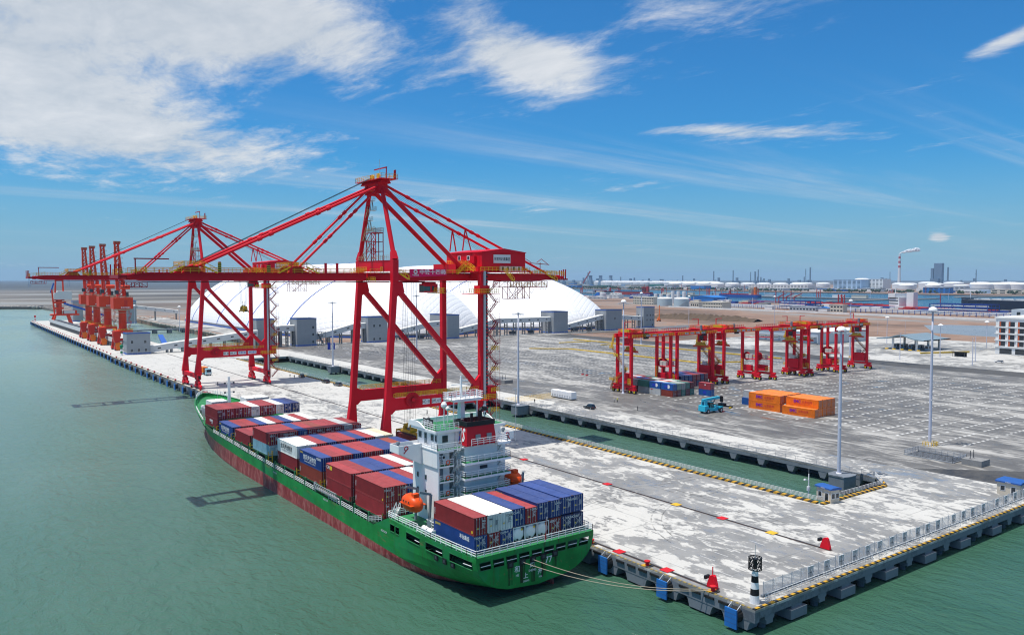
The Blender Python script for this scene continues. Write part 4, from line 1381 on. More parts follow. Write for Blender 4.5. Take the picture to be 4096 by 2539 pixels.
# gunwale cap
q = MB()
pts = [(SX - lerp_tab(DECKB, yy), yy, lerp_tab(TOPZ, yy) + .03) for yy in (244, 250, 256, 262, 268, 274, 279, 283, 286, 288.5, 290)]
for a, b in zip(pts, pts[1:]):
    q.beam(a, b, .34, .16)
    q.beam((2 * SX - a[0], a[1], a[2]), (2 * SX - b[0], b[1], b[2]), .34, .16)
q.build('bulwark_cap', 'deck_green', SHIP)
for x, yy in ((72.6, 263.5), (75.5, 268.5), (84.8, 268.5)):
    z = lerp_tab(TOPZ, yy) - 1.15
    w = MB().box(x - .9, x + .9, yy - .6, yy + .6, z, z + .5).tube((x - 1.0, yy, z + .95), (x + 1.0, yy, z + .95), .55, 10).build('windlass', 'ship_grey', SHIP)
z = lerp_tab(TOPZ, 264) - 1.15
MB().lathe(71.6, 260.5, [(.35, z), (.35, z + 2.2), (.6, z + 2.3), (.6, z + 2.9), (.25, z + 3.0)], 10).build('vent_mast', 'ship_white', SHIP)
fm = MB().beam((SX + .4, 263, 5), (SX + .4, 263, 15.6), .9, .9, .6, .6).build('foremast', 'ship_white', SHIP)
for zz in (10.6, 13.6):
    MB().beam((SX - 1.0, 263, zz), (SX + 1.8, 263, zz), .16, .16).build('lamp_arm', 'ship_white', fm)
    for dx in (-1.0, 1.8):
        MB().box(SX + dx - .25, SX + dx + .25, 262.5, 262.9, zz - .3, zz + .2).build('floodlight', 'dark_steel', fm)
MB().beam((SX - 3.6, 262, 5), (SX - 3.6, 262, 13), .05, .05).build('whip_aerial', 'galv', fm)
# hatches under the container bays
BAYS = {1: (234.8, 4.1), 2: (221.25, 3.7), 3: (207.0, 3.65), 4: (192.6, 3.75), 5: (174.9, 3.35), 6: (161.15, 3.1), 7: (146.6, 2.75), 8: (132.6, 2.75)}
for b, (y0, zb) in BAYS.items():
    zd = lerp_tab(TOPZ, y0 + 6) - .12
    MB().box(SX - 10.4, SX + 10.4, y0 + .35, y0 + 11.85, zd, zb - .25).build('hatch_coaming', 'hold_green', SHIP)
    MB().box(SX - 11.9, SX + 12.6, y0 - .1, y0 + 12.3, zb - .245, zb - .06).build('hatch_cover', 'hold_green', SHIP)
    for yy in (y0 - .55, y0 + 12.55):
        q = MB()
        for x in (SX - 12.2, SX - 11.2):
            q.beam((x, yy, zd), (x, yy, zb + 1.3), .16, .16)
        for k in range(3):
            q.beam((SX - 12.2, yy, zd + .6 + k * .8), (SX - 11.2, yy, zd + .6 + k * .8), .1, .1)
        q.build('lashing_frame', 'machine_yellow' if b in (2, 4, 6) else 'hold_green', SHIP)
MB().box(SX - 9.2, SX + 9.2, 249.5, 259.5, 3.6, 7.05).build('forward_hatch', 'grey_steel', SHIP)
# folded gangway at the rail
gw = MB().box(67.15, 67.75, 150.4, 161.8, 2.55, 2.75)
gw = gw.build('gangway', 'grey_steel', SHIP)
q = MB()
for k in range(10):
    y0 = 150.6 + k * 1.12
    q.beam((67.1, y0, 2.75), (67.1, y0, 3.75), .07, .07); q.beam((67.1, y0, 2.8), (67.1, y0 + 1.12, 3.7), .06, .06)
q.beam((67.1, 150.5, 3.75), (67.1, 161.7, 3.75), .1, .1)
q.build('gangway_truss', 'galv', gw)
MB().beam((67.4, 161.9, 2.3), (67.4, 161.9, 3.9), .5, .5).build('gangway_turntable', 'ship_grey', gw)
# fairleads, stains, names on the stern
for x in (74.6, 77.0, 79.1, 81.3, 83.7):
    f = MB().box(x - .55, x + .55, 101.32, 101.498, 1.35, 2.35).build('fairlead', 'black', SHIP)
    MB().box(x - .28, x + .28, 101.29, 101.318, 1.6, 2.1).build('fairlead_mouth', 'dark_steel', f)
for yy in (107.7, 109.9, 112.2):
    xx = SX - hull_hb(yy, 1.5)
    f = MB().box(xx - .16, xx + .02, yy - .5, yy + .5, 1.0, 1.95).build('fairlead', 'black', SHIP)
    MB().box(xx - .19, xx - .163, yy - .25, yy + .25, 1.25, 1.7).build('fairlead_mouth', 'dark_steel', f)


def mat_stain():
    N, bs, out = newmat('rust_stain')
    tc = N.n('ShaderNodeTexCoord')
    st = N.noise(N.mapping(tc.outputs['Object'], scale=(3.2, 1, .12)), 1.0, 5, .7)
    mk = N.n('ShaderNodeMapRange'); mk.inputs[1].default_value = .40; mk.inputs[2].default_value = .62
    N.l(st, mk.inputs[0])
    tr = N.n('ShaderNodeBsdfTransparent')
    mx = N.n('ShaderNodeMixShader')
    N.l(N.math('MULTIPLY', mk.outputs[0], .92), mx.inputs[0]); N.l(tr.outputs[0], mx.inputs[1]); N.l(bs.outputs[0], mx.inputs[2])
    bs.inputs['Base Color'].default_value = (.030, .020, .010, 1)
    bs.inputs['Roughness'].default_value = .85
    N.l(mx.outputs[0], out.inputs[0])


mat_stain()
for x, zlo in ((74.6, -1.5), (77.0, -1.6), (79.2, -1.9), (81.3, -1.5), (83.7, -.4)):
    MB().poly([(x - .5, 101.485, 1.35), (x + .5, 101.485, 1.35), (x + .45, 101.485, zlo), (x - .45, 101.485, zlo)]).build('rust_stain', 'rust_stain', SHIP)
for s_, x, z, h, sx in (('和', 76.0, .75, 1.15, 1), ('HE', 76.0, -.2, .55, .9), ('晟', 79.05, 1.0, 1.15, 1), ('SHENG', 79.05, .05, .55, .9), ('77', 82.4, 1.05, 1.5, 1), ('上', 77.7, -.62, 1.0, 1), ('SHANG', 77.8, -1.45, .45, .8), ('海', 80.6, -.55, 1.0, 1), ('HAI', 80.7, -1.35, .45, .9)):
    text(s_, h, 'letter_white', SHIP, (x, 101.47, z), '-y', 'name_lettering', bold=.012, sx=sx)
for yy in (130.3, 185.7, 156.3, 253.5):
    text('HSH 77' if yy == 253.5 else '4CM 5CM', .55, 'letter_white', SHIP, (SX - hull_hb(yy, 1.2) - .04, yy, 1.25), '-x', 'hull_mark', bold=.01)
# rudder
MB().ext([(101.9, -6), (104.5, -6), (104.9, -1.6), (102.4, -1.8)], 'x', SX + 3.6, SX + 3.9).build('rudder', 'hull_paint', SHIP)
# ---------------------------------------------------------------- superstructure
W = 'ship_white'
tw = MB().box(72.5, 75.7, 121.3, 128.8, 4.05, 16.9).box(72.5, 72.72, 119.8, 121.3, 4.05, 16.9).box(77.4, 88.0, 121.3, 128.8, 4.05, 16.9).build('accommodation', W, SHIP)
MB().box(75.7, 77.4, 124.5, 128.7, 4.05, 16.85).build('stair_shaft', 'hold_green', tw)  # dark green coat stands in for the shade of the open stair gap
for z in (6.3, 9.0, 11.7, 14.4):
    for y in (126.9, 124.1):
        w_ = MB().box(72.42, 72.497, y - .3, y + .3, z - .45, z + .45).build('window_frame', 'ship_grey', tw)
        MB().box(72.39, 72.417, y - .2, y + .2, z - .32, z + .32).build('window', 'window_dark', w_)
for i, z in enumerate((6.2, 8.9, 11.6, 14.3, 16.9)):
    b = MB().box(72.74, 75.7, 119.7, 121.28, z - .28, z - .03).build('balcony', W, tw)
    MB().box(72.74, 75.7, 119.72, 121.27, z - .028, z - .01).build('balcony_floor', 'deck_green', b)
    MB().rail([(72.8, 119.76, z), (75.65, 119.76, z)], 1.05, 1.0, .07, 3).build('balcony_railing', W, b)
    if i < 4:
        MB().box(73.0, 73.5, 121.0, 121.27, z + .55, z + 1.25).build('hose_box', 'funnel_red', b)
        q = MB()
        for k in range(18):
            a = k / 18 * 6.283
            q.tube((74.4 + .36 * math.cos(a), 119.66, z + .55 + .36 * math.sin(a)), (74.4 + .36 * math.cos(a + .36), 119.66, z + .55 + .36 * math.sin(a + .36)), .08, 6, caps=False)
        q.build('lifebuoy', 'orange_lifeboat', b)
        MB().box(73.6, 74.3, 121.15, 121.29, z + .1, z + 1.9).build('door', 'ship_grey', b)
    # flights between balcony and casing ledges
    if i < 4:
        MB().stair((76.5, 122.2, z), (76.5, 119.4, z + 2.6), .6, (1, 0, 0), .06).build('ladder', W, b)
for x in (73.4, 74.3):
    u = MB().box(x - .35, x + .35, 120.9, 121.28, 15.2, 15.9).build('air_conditioner', W, tw)
    MB().tube((x, 120.88, 15.55), (x, 120.895, 15.55), .24, 12).build('fan', 'black', u)
cs_ = MB().box(78.0, 85.2, 119.9, 121.28, 4.05, 17.4).box(77.6, 85.6, 121.3, 123.4, 16.92, 17.4).build('engine_casing', W, SHIP)
for z in (6.5, 9.2, 11.9, 14.6):
    l = MB().box(76.9, 86.9, 118.0, 119.88, z - .42, z - .03).build('ledge', W, cs_)
    MB().box(85.22, 86.9, 119.9, 122.2, z - .42, z - .03).box(76.9, 77.98, 119.9, 121.2, z - .42, z - .03).build('ledge_side', W, l)
    MB().box(76.95, 86.85, 118.02, 119.87, z - .028, z - .01).build('ledge_floor', 'deck_green', l)
    MB().rail([(77.0, 121.0, z), (77.0, 118.1, z), (86.8, 118.1, z), (86.8, 122, z)], 1.1, 1.5, .08, 3).build('ledge_railing', W, l)
    MB().stair((86.0, 121.9, z), (86.0, 119.6, z + 2.6), .6, (1, 0, 0), .06).build('ladder', W, l)
MB().box(81.3, 82.9, 119.8, 119.893, 12.75, 13.35).build('vent_louvre', 'dark_steel', cs_)
# funnel with company letters
fz0, fz1 = 17.41, 20.9
q = MB()
b0 = [(77.7, 118.7), (84.2, 118.7), (84.2, 123.4), (77.7, 123.4)]
b1 = [(78.1, 119.2), (83.9, 119.2), (83.9, 123.2), (78.1, 123.2)]
n0 = len(q.v)
q.v += [(x, y, fz0) for x, y in b0] + [(x, y, fz1) for x, y in b1]
q.f += [(0, 1, 5, 4), (1, 2, 6, 5), (2, 3, 7, 6), (3, 0, 4, 7), (3, 2, 1, 0), (4, 5, 6, 7)]
fn = q.build('funnel', 'funnel_red', SHIP)
MB().box(77.95, 84.05, 119.05, 119.3, fz1 - .1, fz1 + .75).box(77.95, 84.05, 123.1, 123.35, fz1 - .1, fz1 + .75).box(77.95, 78.2, 119.3, 123.1, fz1 - .1, fz1 + .75).box(83.8, 84.05, 119.3, 123.1, fz1 - .1, fz1 + .75).build('funnel_rim', 'black', fn)
for x, y, h, r in ((80.0, 120.6, 2.0, .26), (81.3, 121.2, 1.2, .22), (82.6, 121.8, 1.2, .24), (80.4, 122.2, 1.0, .2)):
    MB().tube((x, y, fz1), (x, y, fz1 + h), r, 10).build('exhaust_pipe', 'black', fn)
MB().path([(82.0, 120.9, fz1), (82.0, 120.9, fz1 + 2.1), (82.5, 120.9, fz1 + 2.6), (83.4, 120.9, fz1 + 2.5)], .42, 10).build('exhaust_pipe', 'black', fn)
dx = .4 / 3.49


def fx(z): return 77.7 + (z - fz0) * dx - .03
for z0, z1 in ((17.9, 18.9), (19.3, 20.3)):
    MB().poly([(fx(z0), 121.9, z0), (fx(z0), 121.2, z0), (fx(z1), 121.2, z1), (fx(z1), 121.9, z1)]).build('blue_mark', 'letter_sky', fn) if 'letter_sky' in MATS else (paint('letter_sky', (.05, .18, .75), .6, .05, 1), MB().poly([(fx(z0), 121.9, z0), (fx(z0), 121.2, z0), (fx(z1), 121.2, z1), (fx(z1), 121.9, z1)]).build('blue_mark', 'letter_sky', fn))
MB().poly([(fx(17.8) - .01, 120.95, 17.8), (fx(17.8) - .01, 120.7, 17.8), (fx(20.4) - .01, 120.7, 20.4), (fx(20.4) - .01, 120.95, 20.4)]).build('white_mark', 'letter_white', fn)
o = text('S', 3.2, 'letter_white', fn, (fx(19.1) - .03, 119.95, 19.15), '-x', 'funnel_letter', bold=.03, sx=.62)
o.rotation_euler = (R(90), 0, R(-90))
o.rotation_euler.rotate_axis('X', -math.atan(dx))
MB().rail([(78.6, 118.5, 17.45), (86.5, 118.5, 17.45), (86.5, 123, 17.45)], 1.15, 1.3, .08, 3).build('funnel_railing', W, fn)
for x in (80.2, 82.6):
    MB().box(x - .5, x + .5, 118.72, 118.9, 18.2, 19.3).build('louvre', 'ship_grey', fn)
MB().box(84.3, 86.9, 118.4, 121.2, 17.0, 17.4).build('funnel_deck', W, fn)
# wheelhouse and bridge deck
bd = MB().box(72.2, 88.2, 119.65, 129.4, 16.91, 17.12).build('bridge_deck', W, SHIP)
MB().box(72.3, 77.5, 119.75, 121.2, 17.122, 17.14).build('bridge_deck_floor', 'deck_green', bd)
MB().rail([(72.3, 121.8, 17.13), (72.3, 119.75, 17.13), (77.3, 119.75, 17.13)], 1.1, 1.0, .08, 3).build('bridge_railing', W, bd)
wh = MB().box(73.4, 87.0, 121.4, 128.6, 17.13, 19.85).build('wheelhouse', W, SHIP)
for y, w_, k in ((127.6, .9, 1), (125.6, .7, 0), (123.3, .8, 1), (122.0, .5, 1)):
    MB().box(73.33, 73.397, y - w_ / 2 - .08, y + w_ / 2 + .08, 17.4 if k == 0 else 18.2, 19.4).build('window_frame' if k else 'door', 'ship_grey', wh)
    MB().box(73.30, 73.327, y - w_ / 2 + .05, y + w_ / 2 - .05, 18.4, 19.25).build('window', 'window_dark', wh)
MB().box(74.3, 75.4, 121.31, 121.395, 18.1, 19.3).build('window', 'window_dark', wh)
q = MB()
for k in range(11):
    q.box(74.2 + k * 1.15, 75.1 + k * 1.15, 128.61, 128.68, 18.3, 19.3)
q.build('bridge_window', 'window_dark', wh)
rf = MB().box(72.6, 87.8, 120.9, 129.6, 19.86, 20.3).build('wheelhouse_roof', W, SHIP)
MB().box(72.8, 87.6, 121.1, 129.4, 20.302, 20.32).build('roof_deck', 'deck_green', rf)
MB().rail([(72.8, 126.0, 20.32), (72.8, 121.1, 20.32), (77.6, 121.1, 20.32)], 1.1, 1.0, .08, 3).build('roof_railing', W, rf)
MB().ext([(124.6, 20.3), (129.9, 20.3), (130.6, 19.6), (130.2, 21.2), (127.4, 21.3), (126.3, 21.1)], 'x', 72.5, 72.75).ext([(124.6, 20.3), (129.9, 20.3), (130.6, 19.6), (130.2, 21.2), (127.4, 21.3), (126.3, 21.1)], 'x', 87.6, 87.85).box(72.76, 87.59, 129.6, 130.0, 20.3, 21.2).build('visor', W, rf)
nb = MB().box(73.3, 73.42, 123.0, 126.4, 20.6, 22.0).build('name_board', 'black', rf)
text('和晟77', 1.05, 'letter_white', nb, (73.28, 124.7, 21.25), '-x', bold=.01)
# bridge wings
for s in (-1, 1):
    ex = SX + s * 12.6                    # outer face
    ix = SX + s * 6.9
    q = MB()
    a, b = sorted((ex, ix))
    q.box(a, b, 125.1, 128.4, 16.2, 16.34)
    q.box(a, b, 125.1, 125.22, 16.34, 17.6).box(a, b, 128.28, 128.4, 16.34, 17.6)
    q.box(min(ex, ex - s * .12), max(ex, ex - s * .12), 125.23, 128.27, 16.34, 17.6)
    q.ext([(ex - s * .2, 16.2), (ix + s * 1.2, 13.9), (ix, 13.9), (ix, 16.2)], 'y', 125.1, 125.3).ext([(ex - s * .2, 16.2), (ix + s * 1.2, 13.9), (ix, 13.9), (ix, 16.2)], 'y', 128.2, 128.4)
    wg = q.build('bridge_wing', W, SHIP)
    MB().box(a + .13, b, 125.24, 128.26, 16.345, 16.36).build('wing_floor', 'ship_grey', wg)
    cx, cz = ex - s * 1.5, 16.95
    q = MB()
    for k in range(13):
        t0 = R(-35 + k * 22); t1 = R(-35 + (k + 1) * 22)
        q.beam((cx + s * -.36 * math.cos(t0), 125.06, cz + .36 * math.sin(t0) + .1), (cx + s * -.36 * math.cos(t1), 125.06, cz + .36 * math.sin(t1) + .1), .05, .15)
    q.beam((cx + s * -.36, 125.06, cz + .1), (cx + s * .5, 125.06, cz - .75), .05, .17)
    q.build('emblem', 'funnel_red', wg)
    MB().lathe(ex - s * 1.0, 127.2, [(.2, 16.36), (.2, 17.5), (.38, 17.55), (.3, 18.0)], 10).build('wing_console', 'ship_grey', wg)
q = MB().box(72.3, 72.5, 119.9, 125.05, 14.0, 17.5)
q.build('wing_support', W, SHIP)
# main mast
mm = MB().beam((80.6, 125.0, 20.3), (80.6, 125.0, 25.0), 1.0, 1.4, .75, 1.0).beam((80.6, 125.0, 25.0), (80.6, 125.0, 29.2), .4, .4, .25, .25).build('radar_mast', W, SHIP)
MB().ext([(78.2, 24.6), (83.8, 24.6), (84.6, 25.1), (77.4, 25.1)], 'y', 123.4, 126.4).build('mast_platform', W, mm)
MB().rail([(77.5, 123.45, 25.1), (84.5, 123.45, 25.1), (84.5, 126.35, 25.1), (77.5, 126.35, 25.1)], 1.1, 1.0, .08, 3, closed=True).build('mast_railing', W, mm)
MB().beam((78.6, 125.2, 27.6), (82.6, 125.2, 27.6), .12, .14).beam((81.9, 124.7, 28.3), (80.5, 125.3, 28.3), .3, .25).build('radar_scanner', W, mm)
MB().beam((78.1, 123.7, 20.3), (78.1, 123.7, 25), .12, .12).beam((83.4, 123.9, 20.3), (83.4, 123.9, 26.6), .2, .2).build('mast_stay', W, mm)
for x, y, h, r in ((76.4, 124.2, 3.4, .55), (79.3, 127.6, 2.2, .4), (85.0, 123.8, 2.6, .35)):
    q = MB().tube((x, y, 20.3), (x, y, 20.3 + h), .12, 6)
    q.lathe(x, y, [(r * .5, 20.3 + h), (r, 20.3 + h + r * .5), (r, 20.3 + h + r * 1.2), (r * .6, 20.3 + h + r * 1.9), (.05, 20.3 + h + r * 2.1)], 10)
    q.build('radome', W, rf)
for x, y in ((74.6, 126.6), (78.9, 122.0), (86.6, 126)):
    MB().lathe(x, y, [(.1, 20.3), (.1, 21.2), (.3, 21.3), (.34, 21.7), (.1, 21.9)], 8).build('searchlight', 'dark_steel', rf)
for x, y, h in ((73.2, 121.4, 4.5), (76.9, 121.3, 5.5), (86.9, 122.5, 6.0), (88.4, 118.6, 7.0)):
    MB().beam((x, y, 17.2), (x, y, 19.9 + h), .06, .06).build('whip_aerial', 'galv', rf)
# poop deck fittings
for yy in (115.6, 117.4):
    c = MB().tube((68.5, yy - .75, 4.75), (68.5, yy + .75, 4.75), .45, 12).build('liferaft_canister', W, SHIP)
    MB().rail([(68.1, yy - .8, 4.08), (68.9, yy - .8, 4.08)], .9, .5, .08, 2).build('raft_cradle', W, c)
MB().tube((69.8, 118.6, 5.0), (71.4, 118.6, 5.0), .7, 12).box(69.8, 71.4, 118.0, 119.2, 4.05, 4.6).build('winch', 'ship_grey', SHIP)
MB().rail([(69.9, 115.9, 4.08), (71.7, 115.9, 4.08), (71.7, 119.5, 4.08), (69.9, 119.5, 4.08)], 1.5, 1.0, .07, 3, closed=True).build('winch_railing', W, SHIP)
MB().rail([(67.7, 129.3, 4.05), (67.7, 125.5, 4.05), (68, 119.2, 4.05)], 1.1, 1.2, .09, 3).rail([(67.8, 129.4, 4.05), (72.4, 129.4, 4.05)], 1.1, 1.2, .09, 3).build('boat_deck_railing', W, SHIP)
MB().stair((69.6, 131.6, 2.2), (69.6, 129.0, 5.6), .8, (1, 0, 0), .1).build('deck_ladder', W, SHIP)
for s, lab in ((-1, 'orange enclosed lifeboat slung on the seaward side beside the white bridge tower'), (1, 'red-orange lifeboat half hidden on the landward side behind stacked blue containers')):
    x = SX + s * 11.3
    t = thing('lifeboat', lab, 'lifeboat', (x, 122.6, 6.5), 0, 'ship lifeboats')
    t.scale = (1.05, .76, 1.05)
    if s == 1:
        t.location = (89.2, 121.0, 8.2)
    q = MB()
    prof = [(-3.5, .06, 1.0, 1.3), (-3.1, .75, .45, 2.0), (-2.2, 1.15, .12, 2.5), (-1, 1.35, 0, 2.75), (.6, 1.38, 0, 2.8), (1.9, 1.25, .08, 2.75), (2.8, 1.0, .35, 2.4), (3.3, .55, .7, 1.9), (3.5, .06, 1.1, 1.3)]
    n = 14
    for (yy, w_, z0, z1) in prof:
        zc, hz = (z0 + z1) / 2, (z1 - z0) / 2
        for k in range(n):
            a = 2 * math.pi * k / n
            cx_, cz_ = math.cos(a), math.sin(a)
            q.v.append((w_ * (abs(cx_) ** .75) * (1 if cx_ >= 0 else -1), yy, zc + hz * (abs(cz_) ** .85) * (1 if cz_ >= 0 else -1)))
    for i in range(len(prof) - 1):
        for k in range(n):
            j = (k + 1) % n
            q.f.append((i * n + k, i * n + j, (i + 1) * n + j, (i + 1) * n + k))
    q.f.append(tuple(range(n))); q.f.append(tuple((len(prof) - 1) * n + k for k in range(n)))
    bd_ = q.build('boat_hull', 'orange_lifeboat', t, smooth=True)
    MB().box(-1.42, 1.42, -2.9, 2.6, 1.28, 1.42).build('fender_band', 'orange_lifeboat', t)
    MB().box(-.5, .5, -1.9, -.7, 2.6, 3.15).build('steering_hatch', 'orange_lifeboat', t)
    for yy in (-1.4, -.2, 1.0):
        MB().box(-1.36 if s == -1 else 1.30, -1.30 if s == -1 else 1.36, yy - .18, yy + .18, 1.75, 2.0).build('porthole', 'window_dark', t)
for s in (-1, 1):
    for yy in (120.2, 124.9):
        q = MB()
        q.beam((SX + s * 9.4, yy, 4.05), (SX + s * 9.0, yy, 9.6), .35, .45).beam((SX + s * 9.0, yy, 9.6), (SX + s * 11.3, yy, 10.3), .3, .4)
        q.beam((SX + s * 11.3, yy, 10.3), (SX + s * 11.3, yy, 8.9), .06, .06)
        q.build('lifeboat_davit', 'ship_grey', SHIP)
    q = MB()
    q.beam((SX + s * 9.8, 119.0, 5.0), (SX + s * 7.9, 113.8, 9.3) if s == -1 else (SX + s * 9.2, 117.6, 11.5), .35, .4)
    q.build('provision_crane', 'ship_grey', SHIP)
# ensign
MB().beam((SX + 1.8, 101.75, 4.1), (SX + 1.8, 101.4, 8.2), .07, .07).build('flagstaff', W, SHIP)
q = MB()
for k in range(6):
    z0, z1 = 7.9 - k * .55, 7.35 - k * .55
    o0, o1 = .05 * math.sin(k * 1.7), .05 * math.sin((k + 1) * 1.7)
    q.poly([(SX + 1.75, 101.5 + o0, z0), (SX + 1.45 - .02 * k, 101.3 + o0, z0 - .15), (SX + 1.43 - .02 * k, 101.3 + o1, z1 - .15), (SX + 1.75, 101.5 + o1, z1)])
fl = q.build('ensign', 'flag_red')
tag(fl, 'small red flag drooping from the staff at the ship stern', 'flag')
# mooring lines to the quay
for lab, a, b in (('upper pale mooring rope from the stern to the corner bollard', (79.1, 101.28, 1.8), (94.95, 78.6, .45)), ('lower pale mooring rope from the stern to the corner bollard', (77.0, 101.28, 1.8), (94.7, 78.1, .40))):
    pts = []
    for i in range(17):
        t_ = i / 16
        p = Vector(a).lerp(Vector(b), t_)
        p.z -= 1.5 * (1 - (2 * t_ - 1) ** 2)
        pts.append(p)
    tag(MB().path(pts, .055, 5).build('mooring_rope', 'rope'), lab, 'rope', 'stern mooring ropes')
# ---------------------------------------------------------------- containers
def mat_container():
    N, bs, out = newmat('container_paint')
    oi = N.n('ShaderNodeObjectInfo')
    tc = N.n('ShaderNodeTexCoord'); o = tc.outputs['Object']
    # each box gets its own wear pattern
    off = N.n('ShaderNodeVectorMath', operation='ADD'); N.l(o, off.inputs[0])
    rv = N.math('MULTIPLY', oi.outputs['Random'], 60.0)
    cb = N.n('ShaderNodeCombineXYZ'); N.l(rv, cb.inputs[0]); N.l(rv, cb.inputs[1])
    N.l(cb.outputs[0], off.inputs[1])
    p = off.outputs[0]
    n = N.noise(p, .5, 6, .65)
    f = N.n('ShaderNodeMapRange'); f.inputs[1].default_value = .3; f.inputs[2].default_value = .7; f.inputs[3].default_value = .78; f.inputs[4].default_value = 1.10
    N.l(n, f.inputs[0])
    rn = N.n('ShaderNodeMapRange'); rn.inputs[3].default_value = .86; rn.inputs[4].default_value = 1.08
    N.l(oi.outputs['Random'], rn.inputs[0])
    k = N.math('MULTIPLY', f.outputs[0], rn.outputs[0])
    cc = N.n('ShaderNodeVectorMath', operation='SCALE'); N.l(oi.outputs['Color'], cc.inputs[0]); N.l(k, cc.inputs['Scale'])
    c = cc.outputs[0]
    # dusty, sun-bleached roofs: horizontal faces carry more chalky dirt
    geo = N.n('ShaderNodeNewGeometry'); sp = N.n('ShaderNodeSeparateXYZ'); N.l(geo.outputs['Normal'], sp.inputs[0])
    up = N.math('MULTIPLY', N.math('GREATER_THAN', sp.outputs[2], .8), N.math('ADD', .02, N.math('MULTIPLY', N.noise(p, .9, 4, .6), .20)))
    pl = N.n('ShaderNodeVectorMath', operation='MULTIPLY_ADD'); N.l(c, pl.inputs[0]); pl.inputs[1].default_value = (1.15, 1.15, 1.15); pl.inputs[2].default_value = (.10, .09, .085)
    c = N.mix(N.math('MULTIPLY', up, 3.2), c, pl.outputs[0])
    st = N.noise(N.mapping(p, scale=(1.2, 1.2, .12)), 1.4, 6, .7)
    mk = N.n('ShaderNodeMapRange'); mk.inputs[1].default_value = .58; mk.inputs[2].default_value = .72
    N.l(st, mk.inputs[0])
    c = N.mix(N.math('MULTIPLY', mk.outputs[0], .5), c, (.075, .04, .025))
    N.l(c, bs.inputs['Base Color'])
    bs.inputs['Roughness'].default_value = .55
    bs.inputs['Specular IOR Level'].default_value = .3


mat_container()
CW, C40, C20 = 2.438, 12.19, 6.06


def container_mesh(L, H):
    m = MB()
    w, h = CW / 2, L / 2
    # corner posts, rails
    for sx in (-1, 1):
        for sy in (-1, 1):
            m.box(*sorted((sx * w, sx * (w - .16))), *sorted((sy * h, sy * (h - .16))), 0, H)
        m.box(*sorted((sx * w, sx * (w - .1))), -h + .16, h - .16, 0, .16)
        m.box(*sorted((sx * w, sx * (w - .1))), -h + .16, h - .16, H - .1, H - .02)
        # corrugated side wall
        n = int((L - .32) / .278)
        st = (L - .32) / n
        xo, xi = sx * (w - .012), sx * (w - .052)
        pts = []
        y = -h + .16
        for i in range(n):
            pts += [(xo, y), (xo, y + st * .28), (xi, y + st * .5), (xi, y + st * .78)]
            y += st
        pts.append((xo, y))
        b = len(m.v)
        for (x, yy) in pts:
            m.v.append((x, yy, .16)); m.v.append((x, yy, H - .1))
        for i in range(len(pts) - 1):
            q = (b + 2 * i, b + 2 * i + 2, b + 2 * i + 3, b + 2 * i + 1)
            m.f.append(q if sx > 0 else q[::-1])
    # front end wall (+Y) corrugated vertically, coarse
    n = 8
    pts = []
    for i in range(n):
        x = -w + .16 + (CW - .32) * i / n
        s = (CW - .32) / n
        pts += [(x, h - .015), (x + s * .3, h - .015), (x + s * .5, h - .055), (x + s * .8, h - .055)]
    pts.append((w - .16, h - .015))
    b = len(m.v)
    for (x, yy) in pts:
        m.v.append((x, yy, .1)); m.v.append((x, yy, H - .1))
    for i in range(len(pts) - 1):
        m.f.append((b + 2 * i, b + 2 * i + 2, b + 2 * i + 3, b + 2 * i + 1))
    # roof with cross ribs
    n = int((L - .3) / .55)
    st = (L - .3) / n
    z0, z1 = H - .035, H - .012
    pts = []
    y = -h + .15
    for i in range(n):
        pts += [(y, z0), (y + st * .55, z0), (y + st * .62, z1), (y + st * .93, z1)]
        y += st
    pts.append((y, z0))
    b = len(m.v)
    for (yy, zz) in pts:
        m.v.append((-w + .1, yy, zz)); m.v.append((w - .1, yy, zz))
    for i in range(len(pts) - 1):
        m.f.append((b + 2 * i, b + 2 * i + 1, b + 2 * i + 3, b + 2 * i + 2))
    for sy in (-1, 1):
        m.box(-w + .16, w - .16, *sorted((sy * h, sy * (h - .15))), H - .14, H - .006)
        m.box(-w + .16, w - .16, *sorted((sy * h, sy * (h - .12))), 0, .14)
    m.box(-w + .1, w - .1, -h + .12, h - .12, .06, .1)
    return m.mesh('container', 'container_paint')


def castings_mesh(L, H):
    m = MB()
    w, h = CW / 2, L / 2
    for sx in (-1, 1):
        for sy in (-1, 1):
            for z in (-.002, H - .11):
                m.box(*sorted((sx * (w + .006), sx * (w - .17))), *sorted((sy * (h + .006), sy * (h - .18))), z, z + .12)
    return m.mesh('corner_casting', 'casting')


def door_mesh(H, s):
    """one door leaf at the -Y end with its hinges and two lock rods"""
    m = MB()
    x0, x1 = sorted((s * .01, s * (CW / 2 - .16)))
    n = 5
    m.box(x0, x1, .02, .06, .14, H - .14)
    for i in range(n):
        z = .2 + (H - .4) * i / n
        m.box(x0 + .05, x1 - .05, -.004, .02, z + .05, z + (H - .4) / n - .05)
    return m.mesh('door', 'container_paint')


def rods_mesh(H, s):
    m = MB()
    for f in (.22, .68):
        x = s * f * (CW / 2 - .1)
        m.beam((x, -.045, .1), (x, -.045, H - .1), .05, .05)
        for z in (.3, 1.1, H - .35):
            m.box(x - .07, x + .07, -.07, -.006, z, z + .09)
    m.box(*sorted((s * .12, s * .5)), -.07, -.03, 1.05, 1.11)
    return m.mesh('lock_rod', 'galv')


paint('casting', (.10, .055, .045), .6, .3, 1.0)
_cm = {}


def cparts(L, H):
    k = (L, H)
    if k not in _cm:
        _cm[k] = (container_mesh(L, H), castings_mesh(L, H), door_mesh(H, -1), door_mesh(H, 1), rods_mesh(H, -1), rods_mesh(H, 1))
    return _cm[k]


